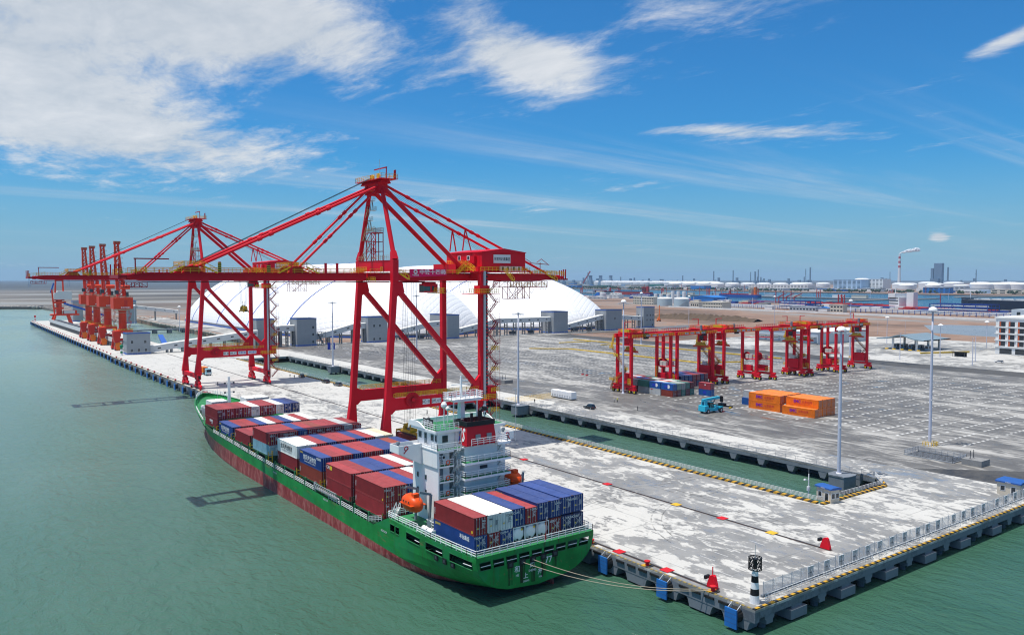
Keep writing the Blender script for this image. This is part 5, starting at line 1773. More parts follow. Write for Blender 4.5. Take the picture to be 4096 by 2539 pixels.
CC = {'red': (.33, .030, .034), 'dark red': (.26, .020, .026), 'maroon': (.17, .015, .02), 'brown-red': (.30, .05, .03), 'blue': (.014, .052, .22), 'navy blue': (.010, .028, .13), 'white': (.80, .80, .76),
      'cream': (.66, .58, .42), 'pale grey': (.48, .49, .48), 'light blue': (.30, .53, .62), 'orange': (.85, .19, .006), 'green': (.06, .22, .17), 'grey-green': (.22, .33, .27), 'bright blue': (.012, .10, .36), 'rose red': (.42, .05, .065), 'grey': (.36, .37, .36)}


def container(col, label, loc, L=C40, H=2.896, rz=0.0, group=None, doors=True, ly=1.0, jit=True):
    bm_, cm_, d1, d2, r1, r2 = cparts(L, H)
    o = put(bm_, 'container', None, loc)
    o.scale = (1, ly, 1)
    o.rotation_euler = (0, 0, rz)
    c = CC[col]
    k = random.uniform(.88, 1.1) if jit else 1.0
    o.color = (*[min(.85, x * k) for x in c], 1)
    tag(o, label, 'container', group)
    q = put(cm_, 'corner_casting', o); q.color = o.color
    if doors:
        for me, rm in ((d1, r1), (d2, r2)):
            d = put(me, 'door', o, (0, -L / 2, 0)); d.color = o.color
            put(rm, 'lock_rod', d)
    return o


ORD = ['first', 'second', 'third', 'fourth', 'fifth', 'sixth', 'seventh', 'eighth', 'ninth', 'tenth']
BAYN = {1: 'first', 2: 'second', 3: 'third', 4: 'fourth', 5: 'fifth', 6: 'sixth', 7: 'seventh', 8: 'eighth'}
R_, B_, W_, D_, N_ = 'red', 'blue', 'white', 'dark red', 'navy blue'
TOPROW = {1: ([D_, R_, D_, R_, W_, D_, R_, W_, B_, N_], 4.1 + 2.6 + .02), 2: ([B_, R_, R_, B_, W_, R_, B_, W_, R_, W_], 3.7), 3: ([D_, R_], 3.65), 4: ([D_, R_, R_, B_, R_, 'brown-red', R_, R_, 'pale grey', R_], 3.75 + 2.61),
          5: ([W_, W_, R_, B_, R_, R_, B_, R_, W_, 'cream'], 3.35 + 2.91), 6: ([B_, R_, R_, B_, R_, R_, B_, B_, 'brown-red', B_], 3.1 + 2.91), 7: ([R_, R_, B_, B_, R_, W_, R_, W_, R_, R_], 2.75 + 2.75), 8: ([R_, R_, B_, R_, W_, R_, B_, R_, R_, W_], 2.75 + 2.91)}
LOWROW = {1: [D_], 4: ['light blue'], 5: [D_, R_], 6: ['brown-red', R_], 7: [R_, R_], 8: [R_, D_, N_]}
X0, XP = 68.55 + CW / 2, 2.452
CT = {}
for b, (cols, zb) in TOPROW.items():
    y0 = BAYS[b][0]
    tier = 'upper tier, ' if b in LOWROW else ''
    for i, c in enumerate(cols):
        lab = '%s container on the ship, %s%s from seaward side, %s bay from bow' % (c, tier, ORD[i], BAYN[b])
        H = 2.896 if b not in (3, 2) else 2.896
        CT[(b, 1, i)] = container(c, lab, (X0 + i * XP + random.uniform(-.015, .015), y0 + 6.1, zb + .0), H=H, group='containers stowed on the ship', doors=True)
for b, cols in LOWROW.items():
    y0, zb = BAYS[b]
    for i, c in enumerate(cols):
        H = 2.591 if b in (1, 4) else 2.896
        if b == 7: H = 2.739
        H = 2.591 if H < 2.7 else (2.896 if b != 7 else 2.731)
        lab = '%s container on the ship, lower tier, %s from seaward side, %s bay from bow' % (c, ORD[i], BAYN[b])
        CT[(b, 0, i)] = container(c, lab, (X0 + i * XP, y0 + 6.1, zb), H=H, group='containers stowed on the ship')
# forward white boxes near the bow
for i, x in enumerate((72.75, 75.25, 83.6, 86.1, 88.4)):
    lab = '%s short white container by the bow, ahead of the first bay' % ['leftmost', 'second', 'third', 'fourth', 'rightmost'][i]
    container(W_, lab, (x, 253.7 if i < 2 else 254.5, 7.06), L=C20, H=2.591, group='short white containers by the bow')
# stern stack
XS = 68.9 + CW / 2
UP = [R_, W_, W_, B_, R_, B_, B_, B_, B_]
LO = [B_, D_, B_, 'tank', 'tank', 'tank', D_, N_, N_]
LIFT = [0, 0, 0, -.05, -.28, .25, .28, .42, .45]
for i, c in enumerate(UP):
    H = 2.896 if i not in (4,) else 2.591
    L = C40
    yc = 109.3
    z = 4.35 + 2.61 + (.0 if i < 3 else .12) + (.0 if i < 5 else .14) + (.14 if i > 6 else 0)
    CT[(9, 1, i)] = container(c, '%s container in the stern stack, upper tier, %s from the seaward side' % (c, ORD[i]), (XS + i * 2.515, yc, z), L=L, H=H, group='containers stacked on the stern')
for i, c in enumerate(LO):
    lab = '%s container in the stern stack, lower tier, %s from the seaward side' % (c, ORD[i])
    if c == 'tank':
        t = thing('tank_container', 'white tank container at the stern, %s of three in the lower tier' % ['leftmost', 'middle', 'rightmost'][i - 3], 'tank container', (XS + i * 2.515, 103.2 + 3.03, 4.35), 0, 'tank containers at the stern')
        q = MB()
        for sx in (-1.2, 1.1):
            for sy in (-3.03, 2.93):
                q.box(sx, sx + .1, sy, sy + .1, 0, 2.6)
            q.box(sx, sx + .1, -2.92, 2.92, 0, .12).box(sx, sx + .1, -2.92, 2.92, 2.5, 2.6)
        for sy in (-3.03, 2.93):
            q.box(-1.09, 1.09, sy, sy + .1, 0, .12).box(-1.09, 1.09, sy, sy + .1, 2.48, 2.6)
        q.build('frame', 'ship_white', t)
        q = MB()
        prof = [(-2.95, .15), (-2.9, .8), (-2.75, 1.1), (-2.5, 1.17), (2.5, 1.17), (2.75, 1.1), (2.9, .8), (2.95, .15)]
        n = 12
        for yy, r in prof:
            for k in range(n):
                a = 2 * math.pi * (k + .5) / n
                q.v.append((r * math.cos(a), yy, 1.3 + r * math.sin(a)))
        for a in range(len(prof) - 1):
            for k in range(n):
                q.f.append((a * n + k, a * n + (k + 1) % n, (a + 1) * n + (k + 1) % n, (a + 1) * n + k))
        q.f.append(tuple(range(n)))
        q.build('tank', 'ship_white', t)
        MB().tube((-.3, -3.0, .5), (-.3, -2.9, .5), .18, 10).build('outlet_valve', 'dark_steel', t)
        MB().box(.45, .75, -3.0, -2.95, 1.9, 2.2).build('placard', 'letter_yellow', t)
        continue
    H = 2.591 if i < 3 else 2.731
    CT[(9, 0, i)] = container(c, lab, (XS + i * 2.515, 109.3, 4.35), H=H, group='containers stacked on the stern')
    q = MB().beam((-1.15, -6.18, .2), (1.0, -6.18, 2.5), .05, .05).beam((1.15, -6.18, .2), (-1.0, -6.18, 2.5), .05, .05)
    q.build('lashing_rod', 'galv', CT[(9, 0, i)])
# the box under the near crane's spreader
container('maroon', 'dark red container hanging under the yellow spreader beside the ship', (109.4, 195.8, 1.05), H=2.896, group=None)
# lettering
def logo_side(o, s_, size, mat, y, z, sx=1.0, bold=.01):
    text(s_, size, mat, o, (-CW / 2 - .02, y, z), '-x', 'lettering', bold, sx)


for key, s_, m_ in (((2, 1, 0), '信风海运物流', 'letter_white'), ((5, 1, 0), '信风海运物流', 'ink'), ((6, 1, 0), '信风海运物流', 'letter_white')):
    o = CT[key]
    logo_side(o, s_, 1.25, m_, .4, 1.55, .95)
    logo_side(o, 'SINWIN SHIPPING LOGISTICS', .42, m_ if m_ != 'ink' else 'grey_steel', .2, .72, 1.1)
    if m_ != 'ink':
        logo_side(o, 'SINWIN', .55, 'letter_yellow', 4.9, 2.4, .8, .02)
        if key[0] == 6: logo_side(o, '中国邮政', .62, 'letter_white', -4.6, 2.35)
logo_side(CT[(7, 1, 0)], 'CAI', .95, 'letter_white', 5.0, 2.2, 1, .02)
MB().box(-CW / 2 - .03, -CW / 2 - .012, 3.0, 4.1, 1.8, 2.6).build('yellow_panel', 'letter_yellow', CT[(7, 1, 0)])
logo_side(CT[(1, 0, 0)], '安通物流', .8, 'letter_white', 0, 1.6, 1.0, .02)
logo_side(CT[(1, 0, 0)], 'ANTONG', .4, 'letter_white', -.6, .95)
logo_side(CT[(9, 0, 0)], '丰信集运', .8, 'letter_white', -3.3, 1.75, .9, .02)
logo_side(CT[(9, 0, 0)], 'SINWIN', .6, 'letter_yellow', 4.8, 2.1, .8, .02)
logo_side(CT[(9, 1, 5)], 'SINWIN', .75, 'letter_yellow', 4.7, 2.2, .85, .03)
for key in ((1, 0, 0), (7, 0, 0), (8, 1, 0), (8, 0, 0), (9, 1, 0), (6, 0, 0), (4, 1, 0), (5, 0, 0), (3, 1, 0)):
    o = CT[key]
    q = text('TEXU', .45, 'letter_white', o, (-CW / 2 - .02, 5.75, 1.5), '-x', 'lettering', .01)
    q.rotation_euler.rotate_axis('Z', R(-90))
    MB().box(-CW / 2 - .02, -CW / 2 - .008, -5.7, -5.3, .35, .75).build('yellow_mark', 'letter_yellow', o)
for key, o in CT.items():
    if key[0] in (1, 4, 8, 9, 2):
        rnd = random.Random(hash(key) & 255)
        text(rnd.choice(['tex', 'tex', 'GESU', 'CAXU', 'TGHU']), .5, 'letter_white' if o.color[0] < .6 else 'ink', o, (rnd.choice((-.55, .6)), -6.13, 2.25), '-y', 'lettering', .02)
        MB().box(-.75, -.4, -6.125, -6.11, 1.0, 1.25).build('yellow_mark', 'letter_yellow', o)
        q = MB()
        for k in range(5):
            q.box(.25, .25 + rnd.uniform(.3, .75), -6.125, -6.112, 1.2 + k * .16, 1.26 + k * .16)
        q.build('data_print', 'letter_white' if o.color[0] < .6 else 'ink', o)
# ---------------------------------------------------------------- rubber-tyred gantry cranes in the yard
paint('tyre_yellow', (.55, .40, .02), .6, .2, 1.0)
paint('cabinet_beige', (.55, .53, .47), .55, .1, .6)
paint('spreader_red', (.68, .06, .012), .5, .12, .6)


def rtg(mi, label):
    T = thing('gantry_crane', label, 'gantry crane', (0, 0, 0), 0, 'red gantry cranes in a row in the yard')
    RD = 'crane_red'
    HX, HY = 11.75, 4.0
    X = lambda v: v * mi
    def bx(m, x0, x1, *a):
        return m.box(*sorted((X(x0), X(x1))), *a)
    for sx in (-1, 1):
        for sy in (-1, 1):
            bx(MB(), sx * HX - .55, sx * HX + .55, sy * HY - .55, sy * HY + .55, 3.3, 24.2).build('leg', RD, T)
            # bogie with two wheels
            b = bx(MB(), sx * HX - .45, sx * HX + .45, sy * 4.8 - 1.9, sy * 4.8 + 1.9, 1.25, 2.2)
            b.ext([(sy * 4.8 - 1.2, 2.2), (sy * 4.8 + 1.2, 2.2), (sy * 4.8 + .5, 2.75), (sy * 4.8 - .5, 2.75)], 'x', *sorted((X(sx * HX - .4), X(sx * HX + .4))))
            b = b.build('bogie', RD, T)
            for q in (-1, 1):
                yw = sy * 4.8 + q * 1.35
                w = MB().tube((X(sx * HX) - .38, yw, .8), (X(sx * HX) + .38, yw, .8), .8, 16).build('tyre', 'rubber', b)
                MB().tube((X(sx * HX) - .44, yw, .8), (X(sx * HX) + .44, yw, .8), .48, 12).build('hub', 'tyre_yellow', b)
                MB().box(X(sx * HX) - .5, X(sx * HX) + .5, yw - .5, yw + .5, 1.65, 2.0).build('mudguard', RD, b)
        bx(MB(), sx * HX - .5, sx * HX + .5, -6.4, 6.4, 2.5, 3.45).build('sill_beam', RD, T)
        bx(MB(), sx * HX - .16, sx * HX + .16, -3.5, 3.5, 19.6, 19.9).build('tie_beam', RD, T)
        bx(MB(), sx * HX - .5, sx * HX + .5, -3.5, 3.5, 23.2, 24.1).build('end_tie', RD, T)
    for sy in (-1, 1):
        bx(MB(), -13.2, 13.2, sy * HY - .55, sy * HY + .55, 22.75, 24.35).build('main_girder', RD, T)
        yo = sy * 5.4
        bx(MB(), -12.8, 12.8, *sorted((sy * 4.58, yo)), 22.9, 23.0).build('walkway', 'dark_red', T)
        MB().rail([(-12.7, yo, 23.0), (12.7, yo, 23.0)], 1.2, 1.5, .10, 3).build('railing', 'rail_yellow' if sy < 0 else 'crane_red', T)
    MB().rail([(X(-3), 4.2, 24.4), (X(12.5), 4.2, 24.4)], 1.0, 1.4, .12, 2).build('festoon_rail', 'crane_red', T)
    # equipment side: cabinet, stair, air unit
    c = bx(MB(), -HX - .85, -HX + .85, -3.0, 3.0, 3.9, 8.2).build('electrical_house', RD, T)
    MB().box(*sorted((X(-HX - .6), X(-HX + .6))), -.5, 1.6, 8.35, 9.9).build('air_unit', 'cabinet_beige', c)
    for yy in (-3.9, 3.9):
        MB().rail([(X(-HX - 1.1), yy - .9, 3.6), (X(-HX - 1.1), yy + .9, 3.6)], 2.6, .6, .09, 3).build('guard_rail', 'rail_yellow', c)
    m = MB()
    for z0, z1, ya, yb in ((.9, 5.4, 6.6, 4.6), (5.4, 9.6, 3.2, -2.6), (9.6, 14.8, -2.6, 3.0), (14.8, 18.0, 3.0, 5.6)):
        m.stair((X(-HX - 1.3), ya, z0), (X(-HX - 1.3), yb, z1), .7, (1, 0, 0), .09, step=.6)
    m.build('access_stair', 'stair_brown', T)
    for z, yy in ((4.6, 6.0), (9.6, -2.6), (14.8, 3.4), (18.0, 6.0)):
        MB().rail([(X(-HX - 1.7), yy - 1.2, z), (X(-HX - 1.7), yy + 1.2, z)], 1.2, .5, .12, 3).build('stair_railing', 'rail_yellow', T)
    m = MB()
    m.stair((X(-HX - 1.3), 6.4, 18), (X(-HX - 1.3), 5.0, 23), .7, (1, 0, 0), .12)
    m.build('upper_stair', 'rail_yellow', T)
    # reel side
    c = bx(MB(), HX - .8, HX + .8, -1.6, 2.9, 3.9, 6.6).build('control_house', RD, T)
    MB().rail([(X(HX + 1), -3.6, 3.5), (X(HX + 1), -1.6, 3.5)], 2.4, .6, .12, 3).build('guard_rail', 'rail_yellow', c)
    pf = bx(MB(), HX - .9, HX + 1.0, -3.5, 3.5, 9.4, 9.65).build('reel_platform', RD, T)
    for yy in (-1.0, .9):
        bx(MB(), HX - .6, HX + .6, yy - .8, yy + .8, 9.66, 11.6).build('transformer', 'cabinet_beige', pf)
    r = MB().tube((X(HX) + mi * 1.3, 2.2, 10.6), (X(HX) + mi * 1.0, 2.2, 10.6), 2.0, 24).build('cable_reel', 'dark_red', pf)
    q = MB()
    for k in range(20):
        a = k / 20 * 6.2832
        q.beam((X(HX) + mi * 1.35, 2.2 + .4 * math.cos(a), 10.6 + .4 * math.sin(a)), (X(HX) + mi * 1.35, 2.2 + 2.05 * math.cos(a), 10.6 + 2.05 * math.sin(a)), .08, .08)
    q.build('spoke', 'crane_red', r)
    q = MB()
    for k in range(5):
        q.stair((X(HX - .8), 3.4, 3.6 + k * 1.2), (X(HX - .8), 3.4 + .01, 4.7 + k * 1.2), .6, (0, 1, 0), .1, rail=False)
    q.build('ladder', 'rail_yellow', T)
    # trolley
    tx = -8.2
    t = bx(MB(), tx - 3.2, tx + 3.2, -4.4, 4.4, 24.5, 25.0)
    t = t.build('trolley', RD, T)
    MB().rail([(X(tx - 3.1), -4.3, 25), (X(tx + 3.1), -4.3, 25), (X(tx + 3.1), 4.3, 25), (X(tx - 3.1), 4.3, 25)], 1.2, 1.0, .11, 3, closed=True).build('railing', 'rail_orange', t)
    bx(MB(), tx - 3.2, tx - 2.0, -2.2, 2.6, 25.01, 26.2).build('gear_case', 'machine_yellow', t)
    bx(MB(), tx - 1.6, tx + .2, -3.8, -2.2, 25.01, 26.0).build('winch_frame', RD, t)
    MB().tube((X(tx), -2, 25.7), (X(tx), 2.4, 25.7), .6, 12).build('hoist_drum', 'crane_red', t)
    bx(MB(), tx + .6, tx + 2.0, -1, 1.6, 25.01, 26.2).build('drive_box', 'grey_steel', t)
    MB().lathe(X(tx + 3.9), -3.4, [(.55, 24.4), (.55, 26.6), (.5, 26.7)], 12).build('resistor_tank', 'ship_grey', t)
    MB().beam((X(tx - 1.2), 2.6, 25), (X(tx - 1.2), 2.6, 29.0), .28, .28).beam((X(tx - 1.3), 2.6, 28.9), (X(tx + 2.8), 2.6, 28.9), .22, .28).build('service_jib', RD, t)
    bx(MB(), tx + 2.6, tx + 5.2, -5.3, -4.7, 22.2, 24.5).build('cable_carrier', 'black', t)
    cb_ = bx(MB(), tx - 2.6, tx - .4, -1.4, 1.2, 19.4, 22.6).build('operator_cab', RD, T)
    bx(MB(), tx - .38, tx - .2, -1.2, 1.0, 19.7, 21.6).build('cab_window', 'window_dark', cb_)
    m = MB()
    for a in (-1.4, 1.4):
        for b in (-1.6, 1.6):
            m.beam((X(tx + a), b, 24.4), (X(tx + a * .5), b, 19.0), .05, .05, caps=False)
    m.build('hoist_rope', 'cable', T)
    # name plates on the near girder
    for k, s_ in enumerate(('海西重机', 'SWL 41T', 'RTG 0%d' % (1 if mi > 0 else 2), '东营城建')):
        xx = X(-3.4 + k * 3.6)
        p = MB().box(xx - 1.15, xx + 1.15, -5.52, -5.47, 23.25, 23.95).build('plate', 'sign_white', T)
        text(s_, .62 if s_[0] not in 'SR' else .72, 'ink', p, (xx, -5.535, 23.58), '-y', bold=.01, sx=.8)
    return T


paint('stair_brown', (.30, .10, .03), .55, .15, .8)
paint('rail_orange', (.75, .20, .02), .5, .12, .8)
RT = [(235.7, 258.8, 240.5), (262.9, 286.6, 240.5), (292.0, 316.0, 239.0), (320.6, 344.9, 234.5), (349.4, 372.4, 233.6), (377.2, 402.0, 233.5)]
rlab = ['leftmost of the six red yard gantry cranes, straddling the stacked containers', 'second red yard gantry crane from the left, behind the stacked containers', 'third red yard gantry crane from the left, standing empty',
        'fourth red yard gantry crane from the left, standing empty', 'fifth red yard gantry crane from the left, standing empty', 'rightmost of the six red yard gantry cranes, farthest back']
pA, pB = None, None
for k, (xa, xb, yc) in enumerate(RT):
    loc = ((xa + xb) / 2, yc, 0)
    if k == 0:
        pA = rtg(1, rlab[0]); t = pA
    elif k == 1:
        pB = rtg(-1, rlab[1]); t = pB
    else:
        t = dup(pA if k % 2 == 0 else pB, label=rlab[k])
    t.location = loc
    sp = thing('spreader', 'yellow and red spreader hanging under the %s yard gantry crane from the left' % ORD[k], 'spreader', (loc[0] + (-8.2 if k % 2 == 0 else 8.2), yc, 16.6), 0, 'spreaders of the yard gantry cranes')
    if k == 0:
        p_beam = MB().ext([(-4.2, 0), (-3.6, .75), (3.6, .75), (4.2, 0)], 'x', -.6, .6).mesh('main_beam', 'spreader_red')
        m = MB().box(-.9, .9, -2.4, 2.4, .8, 1.4)
        for yy in (-1.7, 0, 1.7):
            m.tube((-.6, yy, 1.75), (.6, yy, 1.75), .45, 10)
        p_head = m.mesh('headblock', 'machine_yellow')
        p_rail = MB().rail([(-.9, -2.6, 1.4), (-.9, 2.6, 1.4)], 1.0, .7, .1, 2).mesh('guard', 'rail_yellow')
    for me, nm in ((p_beam, 'main_beam'), (p_head, 'headblock'), (p_rail, 'guard')):
        put(me, nm, sp)

# ---------------------------------------------------------------- container block under the first gantry crane
g_ = random.Random(11)
Gc = ['white', 'red', 'green', 'bright blue', 'grey', 'dark red', 'pale grey', 'grey-green', 'brown-red']
upL = ['bright blue', 'bright blue', 'green', 'grey', 'pale grey']
loL = ['brown-red', 'pale grey', 'grey', 'maroon', 'red']
upF = ['bright blue', 'grey-green', 'grey', 'green', 'maroon']
loF = ['brown-red', 'maroon', 'green', 'maroon', 'green']
inner = {(1, 1): 'white', (2, 1): 'red', (3, 1): 'white', (4, 1): 'grey-green', (1, 2): 'red', (2, 2): 'green', (3, 2): 'white', (4, 2): 'red', (1, 3): 'red', (2, 3): 'bright blue', (3, 3): 'red', (4, 3): 'green', (1, 4): 'green', (2, 4): 'red', (3, 4): 'pale grey', (4, 4): 'red'}
NB = ['front', 'second', 'third', 'fourth', 'rear']
YC = {}
for j in range(5):
    for i in range(5):
        x, y = 242.75 + i * 2.6, 222.4 + j * 6.55
        cu = upL[j] if i == 0 else (upF[i] if j == 0 else inner[(i, j)])
        YC[(i, j, 1)] = container(cu, 'short %s container in the yard block, top tier, %s row from left, %s bay' % (cu, ORD[i], NB[j]), (x, y, 2.6), L=C20, H=2.591, group='short containers in the yard block')
        if i == 0 or j == 0:
            cl = loL[j] if i == 0 else loF[i]
            YC[(i, j, 0)] = container(cl, 'short %s container in the yard block, ground tier, %s row from left, %s bay' % (cl, ORD[i], NB[j]), (x, y, 0), L=C20, H=2.591, group='short containers in the yard block')
a = container('rose red', 'short rose-red container on top, standing ahead of the yard block', (256.6, 214.9, 2.6), L=C20, H=2.591)
text('●', 1.0, 'letter_white', a, (-CW / 2 - .02, 0, 1.7), '-x', 'emblem') if False else MB().tube((-CW / 2 - .02, -.3, 1.8), (-CW / 2 - .01, -.3, 1.8), .3, 10).build('emblem', 'letter_white', a)
b_ = container('bright blue', 'short blue container on the ground beneath a rose-red one, ahead of the block', (256.6, 214.9, 0), L=C20, H=2.591)
MB().box(-CW / 2 - .02, -CW / 2 - .008, -.9, .7, .7, 1.9).build('blue_panel', 'letter_blue', b_)
for key, y in (((0, 0, 1), -.2), ((0, 1, 1), -.2)):
    o = YC[key]
    MB().tube((-CW / 2 - .02, y - .6, 1.35), (-CW / 2 - .01, y - .6, 1.35), .75, 14).build('emblem', 'letter_white', o)
    MB().box(-CW / 2 - .03, -CW / 2 - .021, -.4, 1.5, .8, 1.8).build('blue_panel', 'letter_blue', o)
text('cma', .6, 'letter_red', YC[(0, 1, 0)], (-CW / 2 - .02, 1.5, 2.1), '-x', bold=.02) if False else MB().box(-CW / 2 - .02, -CW / 2 - .01, 1.2, 2.3, 1.9, 2.2).build('red_mark', 'letter_red', YC[(0, 1, 0)])
for i in range(7):
    for j in range(2):
        x, y = 266.0 + i * 2.6, 239.0 + j * 6.6
        cu = g_.choice(['navy blue', 'dark red', 'red', 'dark red', 'blue', 'red']) if not (j == 0 and i < 2) else 'navy blue'
        container(cu, 'short %s container under the second gantry crane, top tier, %s row, %s bay' % (cu, ORD[i], NB[j]), (x, y, 2.6), L=C20, H=2.591, group='short containers under the second gantry crane')
    cu = g_.choice(['navy blue', 'dark red', 'maroon'])
    container(cu, 'short %s container under the second gantry crane, ground tier, %s row from left' % (cu, ORD[i]), (266.0 + i * 2.6, 239.0, 0), L=C20, H=2.591, group='short containers under the second gantry crane')

# ---------------------------------------------------------------- orange blocks
def smc(o):
    text('SMC', 1.35, 'letter_purple', o, (-CW / 2 - .02, 1.9, 1.65), '-x', 'lettering', .05, 1.0)
    text('山东远洋', .95, 'letter_red', o, (-CW / 2 - .02, -1.9, 1.65), '-x', 'lettering', .01, 1.0)
    MB().box(-CW / 2 - .02, -CW / 2 - .012, -3.4, 3.2, .82, .9).build('underline', 'letter_red', o)


for tier in range(2):
    for i in range(5):
        if tier == 0 and i > 0: continue
        o = container('orange', 'orange container in the left orange block, %s tier, %s row from left' % (('ground', 'top')[tier], ORD[i]), (245.4 + i * 2.5, 178.2, tier * 2.9), ly=1.09, group='orange containers in two blocks', jit=False)
        if i == 0: smc(o)
    for i in range(4):
        o = container('orange', 'orange container in the right orange block, %s tier, %s row from left' % (('ground', 'top')[tier], ORD[i]), (247.1 + i * 2.5, 163.9, tier * 2.9), ly=1.04, group='orange containers in two blocks', jit=False)
        if i == 0 and tier == 1: smc(o)
o = container('orange', 'single orange container on the ground in front of the right orange block', (244.4, 163.6, 0), ly=1.05, group='orange containers in two blocks', jit=False)
smc(o)
container('bright blue', 'short blue container on the ground peeking out behind the orange block', (250.6, 188.9, 0), L=C20, H=2.591)
container('pale grey', 'short pale grey container on top, mostly hidden behind the orange block', (251.4, 188.9, 2.6), L=C20, H=2.591)
NTH = lambda n: ORD[n] if n < 10 else '%dth' % (n + 1)
# ---------------------------------------------------------------- vehicles
paint('stacker_cyan', (.03, .42, .58), .4, .08, .5)
paint('car_black', (.02, .02, .022), .25, .1, .6, spec=.6)
paint('car_grey', (.10, .105, .11), .25, .1, .6, spec=.6)
paint('car_white', (.72, .72, .72), .25, .05, .6, spec=.6)
paint('truck_blue', (.25, .50, .58), .4, .06, .6)
paint('lamp_red', (.4, .01, .01), .3, .05, .6)


def wheel(par, x, y, r, w, hub='galv'):
    t = MB().tube((x, y - w / 2, r), (x, y + w / 2, r), r, 16).build('wheel', 'rubber', par)
    MB().tube((x, y - w / 2 - .02, r), (x, y + w / 2 + .02, r), r * .55, 12).build('rim', hub, t)


def reach_stacker(loc, rz):
    T = thing('reach_stacker', 'turquoise reach stacker with a low telescopic boom parked left of the orange containers', 'reach stacker', loc, rz)
    C = 'stacker_cyan'
    MB().ext([(-3.9, .7), (4.3, .7), (4.5, 1.3), (3.9, 2.1), (1.6, 2.1), (.9, 1.65), (-1.2, 1.75), (-3.9, 2.15)], 'y', -1.25, 1.25).build('chassis', C, T)
    MB().ext([(-4.3, .8), (-3.2, .8), (-2.4, 2.2), (-2.5, 2.9), (-4.2, 2.7)], 'y', -1.6, 1.6).build('counterweight', C, T)
    MB().box(2.7, 4.4, -2.0, -1.26, 1.55, 2.0).box(2.7, 4.4, 1.26, 2.0, 1.55, 2.0).build('mudguard', C, T)
    for y in (-1.65, 1.65):
        wheel(T, 3.5, y, .85, .75); wheel(T, -2.6, y * .85, .75, .6)
    b = MB().ext([(-3.6, 2.7), (-2.4, 2.4), (-2.3, 4.6), (-3.5, 4.6)], 'y', -.9, -.6).ext([(-3.6, 2.7), (-2.4, 2.4), (-2.3, 4.6), (-3.5, 4.6)], 'y', .6, .9).build('boom_mount', C, T)
    MB().beam((-3.9, 0, 4.55), (4.2, 0, 5.05), .95, .9).build('boom', C, T)
    MB().beam((4.2, 0, 5.05), (5.6, 0, 5.12), .7, .65).box(5.2, 5.9, -.5, .5, 3.3, 5.3).build('boom_head', 'black', T)
    MB().beam((-.4, .7, 2.0), (1.6, .7, 4.7), .3, .3).beam((-.4, -.7, 2.0), (1.6, -.7, 4.7), .3, .3).build('lift_cylinder', 'dark_steel', T)
    cb_ = MB().ext([(-1.1, 1.8), (.9, 1.8), (1.1, 2.6), (.6, 3.7), (-1.0, 3.7)], 'y', -.75, .55).build('cab', 'black', T)
    MB().box(-.9, .6, -.78, -.755, 2.6, 3.5).build('cab_window', 'glass_green', cb_)
    MB().box(-1.1, .7, -.8, .6, 3.71, 3.8).build('cab_roof', C, cb_)
    MB().cbox(6.0, 0, 2.5, 1.4, 2.6, .7).cbox(6.4, 0, 1.9, .9, 7.4, .45, R(12)).build('attachment', 'black', T)
    MB().cbox(6.4, -3.5, 1.6, 1.6, .5, .5, R(12)).cbox(6.6, 3.4, 1.6, 1.6, .5, .5, R(12)).build('spreader_end', 'machine_yellow', T)
    MB().rail([(-1.2, -1.2, 1.8), (2.4, -1.2, 2.1)], .8, .9, .06, 2).build('railing', C, T)
    return T


reach_stacker((224.6, 186.3, 0), R(-4))


def car(name, label, cat, loc, rz, col, suv=True):
    T = thing(name, label, cat, loc, rz, None)
    h = 1.0 if suv else .85
    top = 1.75 if suv else 1.45
    MB().ext([(-2.3, .35), (2.25, .35), (2.35, .75), (2.1, h - .05), (1.1, h), (-2.2, h + .02), (-2.35, .7)], 'y', -.92, .92).build('body', col, T)
    q = MB()
    q.v += [(-2.1, -.84, h), (1.15, -.84, h), (1.15, .84, h), (-2.1, .84, h), (-1.75, -.68, top), (.25, -.68, top), (.25, .68, top), (-1.75, .68, top)]
    q.f += [(0, 1, 5, 4), (1, 2, 6, 5), (2, 3, 7, 6), (3, 0, 4, 7)]
    q.build('window', 'window_dark', T)
    MB().box(-1.78, .28, -.7, .7, top + .002, top + .05).build('roof', col, T)
    for x in (-1.4, 1.4):
        for y in (-.82, .82):
            wheel(T, x, y, .36, .22)
    for y in (-.7, .7):
        MB().box(2.22, 2.34, y - .18, y + .18, .68, .85).build('headlight', 'sign_white', T)
        MB().box(-2.36, -2.28, y - .16, y + .16, .7, .95).build('tail_light', 'lamp_red', T)
    return T


car('parked_car', 'black car parked on the yard edge above the near water slot', 'car', (195.7, 217.6, 0), R(95), 'car_black')
car('parked_car', 'dark suv nearest the near crane, on the wharf by the slot kerb', 'car', (148.6, 330.5, 0), R(100), 'car_grey')
car('parked_car', 'second dark suv on the wharf, just beyond the first', 'car', (148.4, 343.0, 0), R(98), 'car_black')
car('parked_car', 'boxy dark off-road car on the wharf beside the farther crane legs', 'car', (147.6, 369.5, 0), R(85), 'car_black')
car('parked_car', 'small white car on the pale paving before the white office', 'car', (490.0, 201.6, 0), R(100), 'car_white', False)


